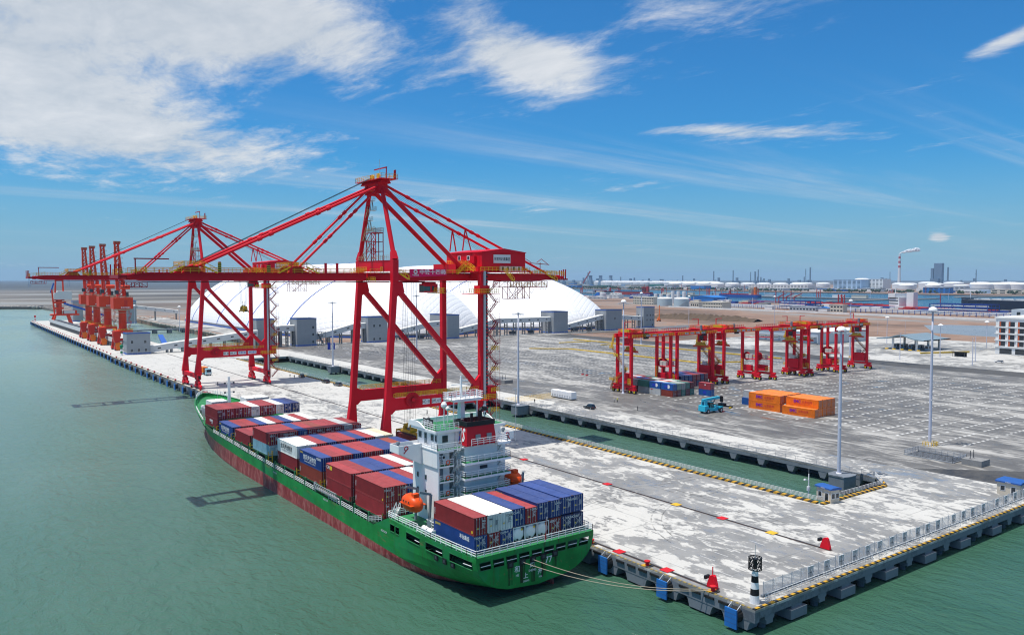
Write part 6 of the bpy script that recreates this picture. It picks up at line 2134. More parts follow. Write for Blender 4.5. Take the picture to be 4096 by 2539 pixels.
def truck(loc, rz):
    T = thing('container_truck', 'truck with pale blue cab and orange container under the farther quay crane', 'truck', loc, rz)
    MB().box(-8.6, 3.6, -1.1, 1.1, .75, 1.1).build('chassis', 'dark_steel', T)
    cb_ = MB().ext([(1.6, .6), (3.9, .6), (3.95, 1.6), (3.6, 3.3), (1.6, 3.5)], 'y', -1.22, 1.22).build('cab', 'truck_blue', T)
    MB().cbox(3.82, 0, 2.35, .06, 2.1, 1.0, 0, R(-10)).build('windscreen', 'window_dark', cb_)
    MB().box(3.93, 3.99, -.9, .9, .7, 1.4).build('grille', 'sign_white', cb_)
    MB().box(2.2, 3.3, -1.24, -1.222, 1.9, 2.8).box(2.2, 3.3, 1.222, 1.24, 1.9, 2.8).build('window', 'window_dark', cb_)
    for x in (2.8, -.6, -5.8, -7.2):
        for y in (-1.0, 1.0):
            wheel(T, x, y, .52, .35)
    return T


truck((113.9, 406.6, 0), R(-90))
o = container('orange', 'short orange container carried on the truck under the farther quay crane', (113.9, 411.2, 1.11), L=C20, H=2.591, jit=False)
# white power unit
T = thing('power_unit', 'long white box power unit with louvred doors on the wharf edge of the yard', 'power unit', (204.6, 242.8, 0), R(0))
MB().box(-1.35, 1.35, -6.2, 6.2, .45, 3.1).build('housing', 'white_paint', T)
for k in range(8):
    MB().box(-1.39, -1.352, -6.0 + k * 1.5, -4.7 + k * 1.5, .6, 2.95).build('door', 'sign_white', T)
    MB().box(-1.41, -1.392, -5.8 + k * 1.5, -4.9 + k * 1.5, .8, 1.6).build('louvre', 'galv', T)
MB().box(-1.0, 1.0, -6.5, 6.5, .12, .44).build('skid', 'dark_steel', T)

# ---------------------------------------------------------------- people
def person_mesh(name, pose):
    bm = bmesh.new()
    pts = {'pel': (0, 0, .95), 'che': (0, .0, 1.32), 'nek': (0, .0, 1.5), 'hed': (0, .02, 1.64), 'top': (0, .02, 1.72),
           'lk': (.11, .03 + pose * .10, .5), 'lf': (.12, -.02 + pose * .22, .07), 'lt': (.12, .14 + pose * .22, .04),
           'rk': (-.11, .03 - pose * .10, .5), 'rf': (-.12, -.02 - pose * .25, .07), 'rt': (-.12, .14 - pose * .25, .04),
           'ls': (.2, 0, 1.42), 'le': (.27, -.03 - pose * .1, 1.14), 'lh': (.28, .06 - pose * .16, .88), 'rs': (-.2, 0, 1.42), 're': (-.27, -.03 + pose * .1, 1.14), 'rh': (-.28, .06 + pose * .16, .88)}
    rad = {'pel': .15, 'che': .16, 'nek': .06, 'hed': .105, 'top': .07, 'lk': .075, 'rk': .075, 'lf': .05, 'rf': .05, 'lt': .04, 'rt': .04, 'ls': .075, 'rs': .075, 'le': .05, 're': .05, 'lh': .04, 'rh': .04}
    vs = {k: bm.verts.new(p) for k, p in pts.items()}
    for a, b in (('pel', 'che'), ('che', 'nek'), ('nek', 'hed'), ('hed', 'top'), ('pel', 'lk'), ('lk', 'lf'), ('lf', 'lt'), ('pel', 'rk'), ('rk', 'rf'), ('rf', 'rt'), ('che', 'ls'), ('ls', 'le'), ('le', 'lh'), ('che', 'rs'), ('rs', 're'), ('re', 'rh')):
        bm.edges.new((vs[a], vs[b]))
    keys = list(pts)
    me = bpy.data.meshes.new(name)
    bm.to_mesh(me); bm.free()
    o = bpy.data.objects.new('tmp', me)
    COL.objects.link(o)
    md = o.modifiers.new('skin', 'SKIN')
    for i, k in enumerate(keys):
        me.skin_vertices[0].data[i].radius = (rad[k], rad[k])
    me.skin_vertices[0].data[0].use_root = True
    ss_ = o.modifiers.new('sub', 'SUBSURF'); ss_.levels = 1; ss_.render_levels = 1
    dg = bpy.context.evaluated_depsgraph_get()
    out = bpy.data.meshes.new_from_object(o.evaluated_get(dg))
    bpy.data.objects.remove(o)
    out.name = name
    for c in ('cloth', 'skin_tone', 'cloth_low'):
        out.materials.append(M(c))
    for p in out.polygons:
        z = p.center.z; x = abs(p.center.x)
        p.material_index = 1 if z > 1.5 or (x > .24 and z < .95) else (2 if z < .95 else 0)
        p.use_smooth = True
    return out


def mat_cloth(name, mul):
    N, bs, out = newmat(name)
    oi = N.n('ShaderNodeObjectInfo')
    sc = N.n('ShaderNodeVectorMath', operation='SCALE'); sc.inputs['Scale'].default_value = mul
    N.l(oi.outputs['Color'], sc.inputs[0]); N.l(sc.outputs[0], bs.inputs['Base Color'])
    bs.inputs['Roughness'].default_value = .85


mat_cloth('cloth', 1.0)
paint('cloth_low', (.025, .03, .045), .85, .15, 3.0)
paint('skin_tone', (.42, .24, .16), .6, .08, 3.0)
paint('helmet_yellow', (.75, .55, .05), .4, .05, 2.0)
paint('hair_black', (.012, .011, .010), .7, .1, 4.0)
pm = [person_mesh('person', .0), person_mesh('person', 1.0)]
hat = MB().lathe(0, .02, [(.14, 1.66), (.125, 1.70), (.10, 1.76), (.04, 1.79)], 10).mesh('helmet', 'helmet_yellow')
hair = MB().lathe(0, .01, [(.11, 1.64), (.112, 1.70), (.085, 1.755), (.03, 1.775)], 10).mesh('hair', 'hair_black')
for lab, (x, y), rz, c, k, hd in (
        ('person in a white shirt standing beside another in the yard near the parked car', (213.5, 223.4), 30, (.7, .7, .68), 0, hat),
        ('person in a yellow vest standing beside another in the yard near the parked car', (214.4, 222.6), -60, (.6, .6, .10), 0, hat),
        ('person in dark clothes standing alone left of the reach stacker', (206.5, 204.0), 200, (.03, .035, .05), 0, hair),
        ('person in dark clothes standing on the wharf by the farther crane sea legs', (106.4, 363.1), 40, (.03, .035, .05), 0, hair),
        ('person in dark clothes walking on the yard edge above the near slot', (187.6, 239.6), 120, (.03, .03, .035), 1, hair),
        ('person in black standing on the wharf behind the ship bridge', (141.6, 241.3), 80, (.02, .02, .02), 1, hair),
        ('person in dark clothes on the wharf left of the boxy off-road car', (142.7, 371.6), 10, (.04, .045, .06), 1, hair),
        ('person bending slightly on the wharf nearest the boxy off-road car', (143.3, 367.7), 190, (.05, .06, .09), 0, hat)):
    o = put(pm[k], 'person', None, (x, y, .002), R(rz))
    o.color = (*c, 1)
    tag(o, lab, 'person', 'people on the wharf and yard')
    put(hd, 'helmet' if hd is hat else 'hair', o)

# ---------------------------------------------------------------- high mast lights
def mast(label, x, y, h, base, dome=False, z0=0.0):
    T = thing('light_mast', label, 'light mast', (x, y, z0), 0, 'tall light masts')
    MB().lathe(0, 0, [(.62, 0), (.62, .9 if base == 'pier' else .3), (.46, .35), (.42, 1.0), (.40, h * .4), (.30, h * .75), (.22, h - .6)], 12).build('pole', 'pole_grey', T, smooth=True)
    m = MB()
    n = 12
    R0 = 1.9
    for k in range(n):
        a = 2 * math.pi * k / n; b = 2 * math.pi * (k + 1) / n
        m.beam((R0 * math.cos(a), R0 * math.sin(a), h - .9), (R0 * math.cos(b), R0 * math.sin(b), h - .9), .09, .09)
        if k % 3 == 0:
            m.beam((.2 * math.cos(a), .2 * math.sin(a), h - .7), (R0 * math.cos(a), R0 * math.sin(a), h - .9), .09, .09)
    ring = m.build('lamp_ring', 'galv', T)
    for k in range(n):
        a = 2 * math.pi * (k + .5) / n
        MB().cbox((R0 + .15) * math.cos(a), (R0 + .15) * math.sin(a), h - .98, .7, .5, .22, a).build('floodlight', 'galv', ring)
    if dome:
        MB().lathe(0, 0, [(1.15, h - .35), (1.12, h - .1), (.9, h + .3), (.5, h + .55), (.05, h + .65)], 16).build('dome_cap', 'white_paint', T, smooth=True)
    else:
        MB().lathe(0, 0, [(.5, h - .7), (.45, h - .4), (.1, h - .2)], 10).build('dome_cap', 'galv', T)
        MB().beam((0, 0, h - .2), (0, 0, h + 2.4), .06, .06).build('lightning_rod', 'galv', T)
    c = MB().cbox(0, 0, h * .33, 1.6, .12, .12, R(40)).build('camera_bracket', 'galv', T)
    for s in (-1, 1):
        MB().cbox(s * .8 * math.cos(R(40)), s * .8 * math.sin(R(40)), h * .33 + .12, .35, .2, .2).build('camera', 'sign_white', c)
    if base == 'pier':
        MB().ext([(-2.6, -2.9), (-1.2, -3.4), (1.2, -3.4), (2.6, -2.9), (2.6, .9), (1.2, 1.9), (-1.2, 1.9), (-2.6, .9)], 'z', -2.7, .3).build('pier_base', 'quay_side', T)
        MB().ext([(-2.7, -3.0), (-1.25, -3.5), (1.25, -3.5), (2.7, -3.0), (2.7, 1.0), (1.25, 2.0), (-1.25, 2.0), (-2.7, 1.0)], 'z', .303, .62).build('pier_cap', 'quay_side', T)
        for sx in (-1.4, 1.4):
            MB().tube((sx, -.8, -9), (sx, -.8, -2.72), .7, 10).build('pile', 'pile', T)
        MB().rail([(2.75, 1.2, -.1), (3.7, 1.2, -.1)], 1.0, .9, .06, 2).build('catwalk_rail', 'galv', T)
        MB().box(2.72, 3.6, .2, 1.3, -.3, -.1).build('catwalk', 'grey_steel', T)
    elif base == 'guard':
        m = MB()
        for sx in (-1.5, 1.5):
            m.rail([(sx, -1.2, 0), (sx, 1.2, 0)], 1.1, .8, .12, 2)
        m.rail([(-1.2, -1.7, 0), (1.2, -1.7, 0)], 1.1, .8, .12, 2)
        m.build('guard_rail', 'rail_yellow', T)
    return T


mast('tall domed light mast on a grey pier at the near end of the water slot', 176.5, 107.4, 35.2, 'pier', True)
mast('tall light mast on a grey pier in the water slot behind the near crane', 178.4, 237.7, 35.0, 'pier')
mast('tall light mast on a grey pier in the far water slot between the cranes', 178.4, 402.7, 35.2, 'pier')
mast('tallest domed light mast with yellow guard rails at the near right of the yard', 230.0, 112.2, 38.6, 'guard', True)
mast('tall domed light mast at the left corner of the first yard gantry crane', 233.0, 238.6, 38.0, 'plain', True)
mast('tall light mast seen through the legs of the near quay crane', 234.8, 411.7, 38.0, 'plain')
mast('tall domed light mast behind the rightmost yard gantry crane', 424.0, 252.6, 35.0, 'plain', True)
mast('light mast just behind the left yard gantry crane near the last conveyor tower', 420.0, 412.0, 37.0, 'plain', True)
for lab, x, y, h, dm in (('slim light mast on bare ground left of the toll gate', 566, 308.6, 20, True), ('slim light mast right behind the toll gate', 495.7, 237, 20, True), ('slim light mast left of the white office', 586.8, 249.7, 18.6, True),
                         ('thin street lamp in front of the toll gate', 461.6, 243.6, 15.4, False), ('thin street lamp beside the dark yard road, nearer one', 460.1, 202.7, 14.8, False), ('thin street lamp beside the dark yard road, farther one', 487, 213, 14.8, False),
                         ('light mast standing on the coal berth road behind the orange cranes', 184, 915, 20, True), ('light mast at the basin edge left of the dome wall', 190, 760, 23, True),
                         ('light mast by the last grey conveyor tower', 640, 560, 30, True), ('light mast on the brown ground beyond the third yard gantry crane', 700, 500, 30, True)):
    T = thing('street_lamp', lab, 'street lamp', (x, y, -.25), 0, 'slim lamps around the yard')
    MB().lathe(0, 0, [(.28, 0), (.24, 1), (.15, h)], 8).build('pole', 'pole_grey', T)
    if dm:
        MB().lathe(0, 0, [(1.5, h - .7), (1.5, h - .45), (.8, h + .1), (.1, h + .35)], 12).build('lamp_ring', 'white_paint', T)
    else:
        MB().beam((0, 0, h), (1.8, .4, h + .5), .12, .12).beam((0, 0, h), (-1.8, -.4, h + .5), .12, .12).build('lamp_arm', 'galv', T)
        MB().cbox(2.1, .45, h + .52, .8, .3, .14).cbox(-2.1, -.45, h + .52, .8, .3, .14).build('lamp_head', 'galv', T)
k = 0
for x, y in ((470, 470), (500, 450), (530, 430), (560, 452), (590, 410), (620, 392), (640, 430), (660, 368), (690, 360)):
    T = thing('street_lamp', '%s thin pale street lamp on the road across the brown ground, from the left' % NTH(k), 'street lamp', (x, y, -.25), R(20), 'thin lamps on the road across the brown ground')
    h = 10.5; k += 1
    MB().lathe(0, 0, [(.14, 0), (.09, h)], 6).build('pole', 'pole_grey', T)
    MB().beam((0, 0, h), (1.6, .4, h + .4), .1, .1).cbox(1.9, .45, h + .42, .7, .3, .12).build('lamp_arm', 'galv', T)

# ---------------------------------------------------------------- quay furniture
paint('fender_blue', (.02, .15, .46), .6, .15, .8, rust=.15)
fp = MB().box(-1.42, -1.2, -1.05, 1.05, -3.15, -.35).mesh('panel', 'fender_blue')
fj = MB()
for k in range(1, 4):
    fj.box(-1.43, -1.421, -1.0, 1.0, -3.1 + k * .68, -3.07 + k * .68)
fj = fj.mesh('panel_joint', 'dark_steel')
fr = MB()
fr.tube((-1.19, 0, -1.5), (-.02, 0, -1.5), .95, 16, 1.2)
fr = fr.mesh('rubber_cone', 'rubber')
fc = MB()
for s in (-1, 1):
    for i in range(7):
        a, b = i / 7, (i + 1) / 7
        fc.beam((-.05 - 1.15 * a, s * .8, .1 - .75 * a), (-.05 - 1.15 * b, s * .8, .1 - .75 * b), .09, .09)
fc = fc.mesh('chain', 'galv')


def fender(x, y, label, grp):
    T = thing('fender', label, 'fender', (x, y, 0), 0, grp)
    put(fp, 'panel', T); put(fr, 'rubber_cone', T); put(fc, 'chain', T); put(fj, 'panel_joint', T)


for y, l in ((73.2, 'blue panel fender at the very corner of the wharf'), (86.6, 'blue panel fender second from the wharf corner'), (100.2, 'blue panel fender just behind the ship stern')):
    fender(WX, y, l, 'blue fenders on the quay face')
y = 113.7
while y < 538:
    if y > 276:
        fender(WX, y, '%s blue panel fender along the quay ahead of the ship bow' % NTH(int((y - 276) / 13.5)), 'blue fenders ahead of the ship bow')
    y += 13.5
y = 548
while y < 1040:
    fender(95.6 + (y - 541) / 505 * 6.8 + .1, y, '%s blue fender along the coal berth, counting from the grey tower' % NTH(int((y - 548) / 13.3)), 'blue fenders below the orange cranes')
    y += 13.4
# bollards with yellow and black plinths
bo = MB().lathe(0, 0, [(.34, .16), (.30, .55), (.30, .6), (.52, .72), (.52, .9), (.3, .98)], 12).mesh('post', 'flag_red')
bb = MB().box(-.75, .75, -.75, .75, 0, .155).mesh('plinth', 'stripe_y')
y = 78.2
k = 0
while y < 535:
    vis = y < 108 or y > 272
    if vis:
        lab = {0: 'red mooring bollard holding the ropes by the wharf corner', 1: 'red mooring bollard second from the wharf corner', 2: 'red mooring bollard just behind the ship stern'}.get(k, '%s red mooring bollard along the quay ahead of the ship bow' % NTH(max(0, k - 15)))
        T = thing('bollard', lab, 'bollard', (95.4, y, 0.002), 0, 'red bollards ahead of the ship bow' if k > 2 else 'red bollards near the wharf corner')
        put(bb, 'plinth', T); put(bo, 'post', T)
    y += 13.6
    k += 1
y = 552
while y < 1040:
    T = thing('bollard', '%s red mooring bollard along the coal berth, counting from the grey tower' % NTH(int((y - 552) / 13.3)), 'bollard', (96.6 + (y - 541) / 505 * 6.8, y, 0.002), 0, 'red bollards below the orange cranes')
    put(bo, 'post', T)
    y += 13.4
# rail end stops
for lab, x in (('red end stop on the seaward crane rail near the wharf corner', 96.5), ('red end stop on the landward crane rail', 126.5)):
    T = thing('rail_stop', lab, 'rail stop', (x, 79.2, 0), 0, 'red crane rail end stops')
    MB().ext([(-.9, .1), (.9, .1), (.9, .5), (.35, 1.9), (-.25, 2.1), (-.5, 1.9), (-.9, .5)], 'x', -.28, .28).build('stop_block', 'crane_red', T)
    MB().box(-.5, .5, .92, 1.3, 1.2, 1.7).build('buffer', 'black', T)
    if x < 100:
        MB().beam((0, 0, 2.0), (0, 0, 3.3), .12, .12).build('marker_post', 'crane_red', T)
# banded navigation beacon at the wharf corner
T = thing('beacon', 'black and white banded beacon with lattice top at the wharf corner', 'beacon', (97.0, 71.9, 0), 0)
for i, (z0, z1, c) in enumerate(((0, 1.2, 'white_paint'), (1.2, 2.15, 'black'), (2.15, 3.1, 'white_paint'), (3.1, 4.05, 'black'), (4.05, 5.0, 'white_paint'))):
    r0, r1 = .75 - .012 * i * 5, .75 - .012 * (i + 1) * 5
    MB().lathe(0, 0, [(r0 * .95, z0), (r1 * .95, z1)], 18).build('band', c, T)
m = MB()
for k in range(14):
    a0 = 2 * math.pi * k / 14
    for d in (1, -1):
        for j in range(4):
            z = 5.0 + j * .42
            a = a0 + d * j * .224; b = a + d * .224
            m.beam((.94 * math.cos(a), .94 * math.sin(a), z), (.94 * math.cos(b), .94 * math.sin(b), z + .42), .065, .065)
for z in (5.0, 6.68):
    for k in range(20):
        a, b = 2 * math.pi * k / 20, 2 * math.pi * (k + 1) / 20
        m.beam((.94 * math.cos(a), .94 * math.sin(a), z), (.94 * math.cos(b), .94 * math.sin(b), z), .1, .1)
m.build('lattice_cage', 'black', T)
MB().lathe(0, 0, [(.3, 5.0), (.3, 6.2), (.5, 6.5)], 10).build('lantern', 'black', T)
MB().beam((0, 0, 6.3), (0, 0, 8.6), .05, .05).build('aerial', 'galv', T)
for lab, x, y, cols in (('green and white banded beacon beside the grey tower at the coal berth', 101.3, 543, ['white_paint', 'bk_green', 'white_paint', 'bk_green']), ('red and white banded beacon at the far end of the coal berth', 106.5, 1040, ['white_paint', 'flag_red', 'white_paint', 'flag_red'])):
    if 'bk_green' not in MATS: paint('bk_green', (.01, .22, .10), .5, .1, 1.0)
    T = thing('beacon', lab, 'beacon', (x, y, 0), 0)
    for i, c in enumerate(cols):
        MB().lathe(0, 0, [(.75, i * 1.3), (.7, (i + 1) * 1.3)], 14).build('band', c, T)
    MB().lathe(0, 0, [(1.0, 5.2), (1.0, 6.3), (.3, 6.6)], 14).build('lantern', cols[1], T)

# ---------------------------------------------------------------- wind fence along the right edge
PX_ = [111.2, 115.6, 119.7, 123.7, 127.6, 131.4, 135.4, 139.6, 144.2, 147.7, 151.6, 157.7, 161.6, 165.4, 170.0, 176.1, 180.2, 184.6, 189.2]


def mat_mesh():
    N, bs, out = newmat('mesh_panel')
    tr = N.n('ShaderNodeBsdfTransparent')
    mx = N.n('ShaderNodeMixShader'); mx.inputs[0].default_value = .34
    bs.inputs['Base Color'].default_value = (.66, .70, .72, 1); bs.inputs['Roughness'].default_value = .5
    N.l(tr.outputs[0], mx.inputs[1]); N.l(bs.outputs[0], mx.inputs[2]); N.l(mx.outputs[0], out.inputs[0])


mat_mesh()
WF = thing('edge_fence', 'see-through mesh fence with posts along the right edge of the wharf', 'fence', (0, 0, 0))
MB().box(99.5, 200, 72.3, 72.75, 0, .35).build('footing', 'quay_side', WF)
x = 99.8
pp = MB().beam((0, 0, .3), (0, 0, 2.35), .09, .09).beam((0, -1.1, .3), (0, -.05, 1.9), .06, .06).mesh('post', 'galv')
pq = MB().box(.06, 2.3, -.015, .015, .45, 2.2).mesh('mesh_screen', 'mesh_panel')
while x < 199:
    put(pp, 'post', WF, (x, 72.5, 0)); put(pq, 'mesh_screen', WF, (x, 72.5, 0))
    x += 2.36
MB().rail([(98.2, 70.9, .22), (200, 70.9, .22)], 1.05, 2.2, .06, 3).build('low_railing', 'white_paint', WF)
me = MB().box(-.75, .75, -.04, .04, 0, 2.0).mesh('board', 'sign_white')
mf = MB().box(-.7, .7, -.075, -.041, .05, 1.95).mesh('cross', 'ink') if False else None
ca = MB().box(-.03, .03, -.06, -.041, .05, 1.95).box(-.7, .7, -.06, -.041, .97, 1.03).mesh('seam', 'ink')
fa = MB().box(-.7, .7, -.05, -.0405, .06, 1.94).mesh('face', 'galv')
for i, x in enumerate(PX_):
    lab = '%s of the white framed boards standing on the edge fence' % ('%s from the beacon' % ORD[i] if i < 10 else ['eleventh', 'twelfth', 'thirteenth', 'fourteenth', 'fifteenth', 'sixteenth', 'seventeenth', 'eighteenth', 'nineteenth'][i - 10] + ' from the beacon')
    T = thing('board_panel', lab, 'board', (x, 72.1, .35), R(0), 'white framed boards along the edge fence')
    put(me, 'board', T); put(ca, 'seam', T); put(fa, 'face', T)
    put(pp, 'brace', T, (0, 0, -.35))

# ---------------------------------------------------------------- guard booths
paint('booth_wall', (.58, .52, .42), .7, .06, .6)
paint('roof_blue', (.025, .10, .34), .5, .08, .6)


def booth(label, x, y, rz, w, d, h):
    T = thing('guard_booth', label, 'booth', (x, y, 0), rz, 'blue-roofed booths')
    MB().box(-w / 2, w / 2, -d / 2, d / 2, 0, h).build('wall', 'booth_wall', T)
    MB().box(-w / 2 - .3, w / 2 + .3, -d / 2 - .3, d / 2 + .3, h + .002, h + .28).ext([(-w / 2 - .3, h + .28), (w / 2 + .3, h + .28), (w / 2 - .4, h + .46), (-w / 2 + .4, h + .46)], 'y', -d / 2 - .28, d / 2 + .28).build('roof', 'roof_blue', T)
    for (yy, z0, z1, n) in ((-d * .22, .1, 2.1, 'door'), (d * .25, .9, 2.1, 'window')):
        f = MB().box(-w / 2 - .05, -w / 2 - .003, yy - .55, yy + .55, z0, z1).build(n, 'sign_white', T)
        MB().box(-w / 2 - .07, -w / 2 - .052, yy - .42, yy + .42, max(z0, 1.0) if n == 'window' else z0 + .15, z1 - .15).build('pane', 'window_dark', f)
    for xx in (-w * .24, w * .24):
        f = MB().box(xx - .5, xx + .5, -d / 2 - .05, -d / 2 - .003, .9, 2.1).build('window', 'sign_white', T)
        MB().box(xx - .38, xx + .38, -d / 2 - .07, -d / 2 - .052, 1.0, 2.0).build('pane', 'window_dark', f)
    text('海关卡口', .28, 'letter_white', T, (-w / 2 - .32, 0, h + .13), '-x', bold=.01)
    return T


booth('small cream booth with blue roof at the near end of the water slot', 154.8, 96.6, R(-12), 2.4, 4.0, 2.8)
booth('cream booth with blue roof at the right edge of the picture', 192.4, 75.6, R(0), 4.6, 4.6, 2.7)
T = thing('camera_mast', 'short white mast with camera beside the booth at the water slot', 'camera mast', (153.4, 100.3, 0))
MB().lathe(0, 0, [(.14, 0), (.10, 5.2)], 8).build('pole', 'white_paint', T)
MB().beam((0, 0, 3.9), (-1.0, .2, 4.1), .1, .1).cbox(-1.1, .2, 4.1, .5, .3, .3).build('camera', 'white_paint', T)
MB().box(-.3, .3, -.25, .25, 1.6, 2.5).build('junction_box', 'sign_white', T)
MB().beam((0, 0, 5.2), (0, 0, 6.6), .04, .04).build('aerial', 'galv', T)
# sunken pits with railings
def pit(label, x0, x1, y0, y1):
    T = thing('pump_pit', label, 'pit', (0, 0, 0))
    MB().box(x0, x1, y0, y1, .002, .05).build('pit_grating', 'kerb_black', T)
    MB().box(x0 - .3, x0, y0, y1, 0, .3).box(x1, x1 + .3, y0, y1, 0, .3).box(x0, x1, y0 - .3, y0, 0, .3).build('kerb', 'grey_steel', T)
    MB().rail([(x0, y0, .3), (x1, y0, .3), (x1, y1, .3), (x0, y1, .3)], 1.1, 1.6, .07, 4, closed=True).build('railing', 'galv', T)
    b = MB().box(x0 + .8, x0 + 5.4, y0 - 6.6, y0 - 1.8, 0, 1.5).build('pump_block', 'conc_grey', T)
    for k in (-1, 1):
        MB().lathe(x0 + 2.8 + k * .9, y0 - 3.4, [(.3, 1.5), (.1, 1.7), (.08, 3.6)], 8).build('vent_pipe', 'dark_steel', T)


paint('conc_grey', (.24, .24, .235), .85, .2, .6)
pit('railed sunken pit with concrete pump block near the right light mast', 212.2, 219.6, 97.6, 110.2)
pit('railed sunken pit with concrete pump block beyond the near water slot', 211, 218, 299, 312)
for k, (x, y) in enumerate(((262.8, 297.3), (262.3, 293.6))):
    T = thing('marker_post', ['left', 'right'][k] + ' of two red-based marker posts behind the container block', 'marker post', (x, y, 0), 0)
    MB().box(-.5, .5, -.5, .5, 0, .5).build('base', 'flag_red', T)
    MB().beam((0, 0, .5), (0, 0, 2.6), .2, .2).cbox(0, 0, 2.2, .7, .15, .5).build('post', 'grey_steel', T)
for k, (x, y) in enumerate(((217.6, 497), (220.2, 496))):
    T = thing('notice_board', ['left', 'right'][k] + ' of two tall blue boards at the far end of the yard', 'board', (x, y, 0))
    MB().box(-1.0, 1.0, -.1, .1, .8, 5.2).build('panel', 'letter_blue', T)
    MB().box(-.8, -.6, -.05, .05, 0, .8).box(.6, .8, -.05, .05, 0, .8).build('leg', 'galv', T)
# ---------------------------------------------------------------- transfer towers and conveyor galleries
paint('clad_grey', (.31, .33, .345), .6, .07, .3, rust=.12, rustc=(.22, .21, .2))
paint('clad_white', (.60, .61, .60), .55, .06, .3, rust=.08, rustc=(.4, .38, .34))
paint('roof_pale', (.70, .70, .67), .6, .05, .3)
paint('trim_blue', (.02, .10, .42), .55, .1, .5)
paint('roof_dark', (.06, .07, .085), .7, .15, .3)


def tower(label, x0, x1, y0, y1, h, wins=(), side=(), cat='tower'):
    T = thing('transfer_tower', label, cat, (x0, y0, -.03), 0, 'grey conveyor transfer towers')
    w, d = x1 - x0, y1 - y0
    MB().box(0, w, 0, d, 0, h).build('wall', 'clad_grey', T)
    MB().box(-.15, w + .15, -.15, d + .15, h + .002, h + .55).build('parapet', 'trim_blue', T)
    MB().box(.3, w - .3, .3, d - .3, h + .552, h + .6).build('roof', 'roof_dark', T)
    MB().box(-.05, w + .05, -.06, -.003, 0, 1.0).box(-.06, -.003, 0, d, 0, 1.0).build('plinth', 'trim_blue', T)
    for fx, z in wins:
        f = MB().box(fx * w - .75, fx * w + .75, -.07, -.004, z - 1.1, z + 1.1).build('window_frame', 'galv', T)
        for k in (-1, 1):
            MB().box(fx * w + k * .34 - .3, fx * w + k * .34 + .3, -.1, -.072, z - .95, z + .95).build('pane', 'window_dark', f)
    for fy, z in side:
        f = MB().box(-.07, -.004, fy * d - .6, fy * d + .6, z - 1.1, z + 1.1).build('window_frame', 'galv', T)
        MB().box(-.1, -.072, fy * d - .5, fy * d + .5, z - .95, z + .95).build('pane', 'window_dark', f)
    return T


tower('grey tower with windows at the end of the coal berth, beside the green beacon', 104.6, 118.3, 544, 555, 13.0, ((.22, 7.8), (.78, 7.8), (.2, 2.6), (.5, 2.6), (.8, 2.6)), ((.15, 7.5), (.4, 7.5), (.65, 7.5), (.88, 7.5), (.2, 2.5), (.5, 2.5), (.8, 2.5)))
tower('narrow grey tower right behind the farther quay crane land legs', 187.5, 200, 549, 561, 19.0)
tower('grey tower between the two quay cranes, left of the first long gallery', 213.6, 228.0, 542, 555, 19.0, ((.82, 13), (.82, 8), (.82, 2.8)))
tower('grey tower with four windows seen between the near crane sea legs', 268.2, 284.2, 542, 554, 18.7, ((.3, 12.4), (.6, 12.4), (.3, 2.6), (.6, 2.6)))
tower('grey tower partly behind the near crane far land leg', 336.8, 348.0, 542, 569, 18.4)
tower('grey tower right of the near crane stair, at the end of a flat gallery', 445.2, 461.4, 542, 560, 18.3)
tower('grey tower left of the last conveyor tower, at the foot of the dome', 507.3, 527.2, 542, 557, 18.4, ((.55, 11),))
tower('rightmost grey tower with rows of windows beside the brown ground', 566.0, 581.0, 552, 562, 19.6, ((.3, 12), (.6, 12), (.85, 12), (.3, 7.4), (.6, 7.4), (.85, 7.4), (.8, 2.5)), ((.3, 12), (.7, 12), (.5, 7)))


def gallery(label, pts, w=4.2, h=4.4, legs=True, y=548, step=8.5, dirx=True):
    """pts: (x, roof z) along X"""
    T = thing('conveyor_gallery', label, 'conveyor gallery', (0, 0, 0), 0, 'white enclosed conveyor galleries')
    for (xa, za), (xb, zb) in zip(pts, pts[1:]):
        q = MB()
        n = len(q.v)
        for x, z in ((xa, za), (xb, zb)):
            q.v += [(x, y - w / 2, z - h), (x, y + w / 2, z - h), (x, y + w / 2, z - .5), (x, y - w / 2, z - .5)]
        q.f += [(0, 1, 5, 4), (1, 2, 6, 5), (2, 3, 7, 6), (3, 0, 4, 7), (3, 2, 1, 0), (4, 5, 6, 7)]
        q.build('casing', 'clad_white', T)
        q = MB()
        for x, z in ((xa, za), (xb, zb)):
            q.v += [(x, y - w / 2 - .2, z - .49), (x, y - w / 2 + .5, z - .1), (x, y + w / 2 - .5, z - .1), (x, y + w / 2 + .2, z - .49)]
        q.f += [(0, 1, 5, 4), (1, 2, 6, 5), (2, 3, 7, 6), (0, 4, 7, 3)]
        q.build('roof', 'roof_pale', T)
        L = xb - xa
        k = max(1, int(L / 9))
        for i in range(k):
            t = (i + .5) / k
            x, z = xa + L * t, za + (zb - za) * t
            s = (zb - za) / L
            q = MB()
            q.ext([(x - .95, z - 2.8 - s * .95), (x + .95, z - 2.8 + s * .95), (x + .95, z - 2.0 + s * .95), (x - .95, z - 2.0 - s * .95)], 'y', y - w / 2 - .05, y - w / 2 - .003)
            q.build('window', 'window_dark', T)
        if legs:
            k = max(1, int(L / step))
            for i in range(k + 1):
                t = min(max(i / k, .04), .96)
                x, z = xa + L * t, za + (zb - za) * t - h
                if z > 1.2:
                    q = MB()
                    for yy in (y - w / 2 + .3, y + w / 2 - .3):
                        q.box(x - .4, x + .4, yy - .35, yy + .35, -.05, z)
                    zz = 2.6
                    while zz < z - 1:
                        q.box(x - .25, x + .25, y - w / 2 + .66, y + w / 2 - .66, zz, zz + .5)
                        zz += 2.8
                    q.build('trestle', 'conc_grey', T)
    return T


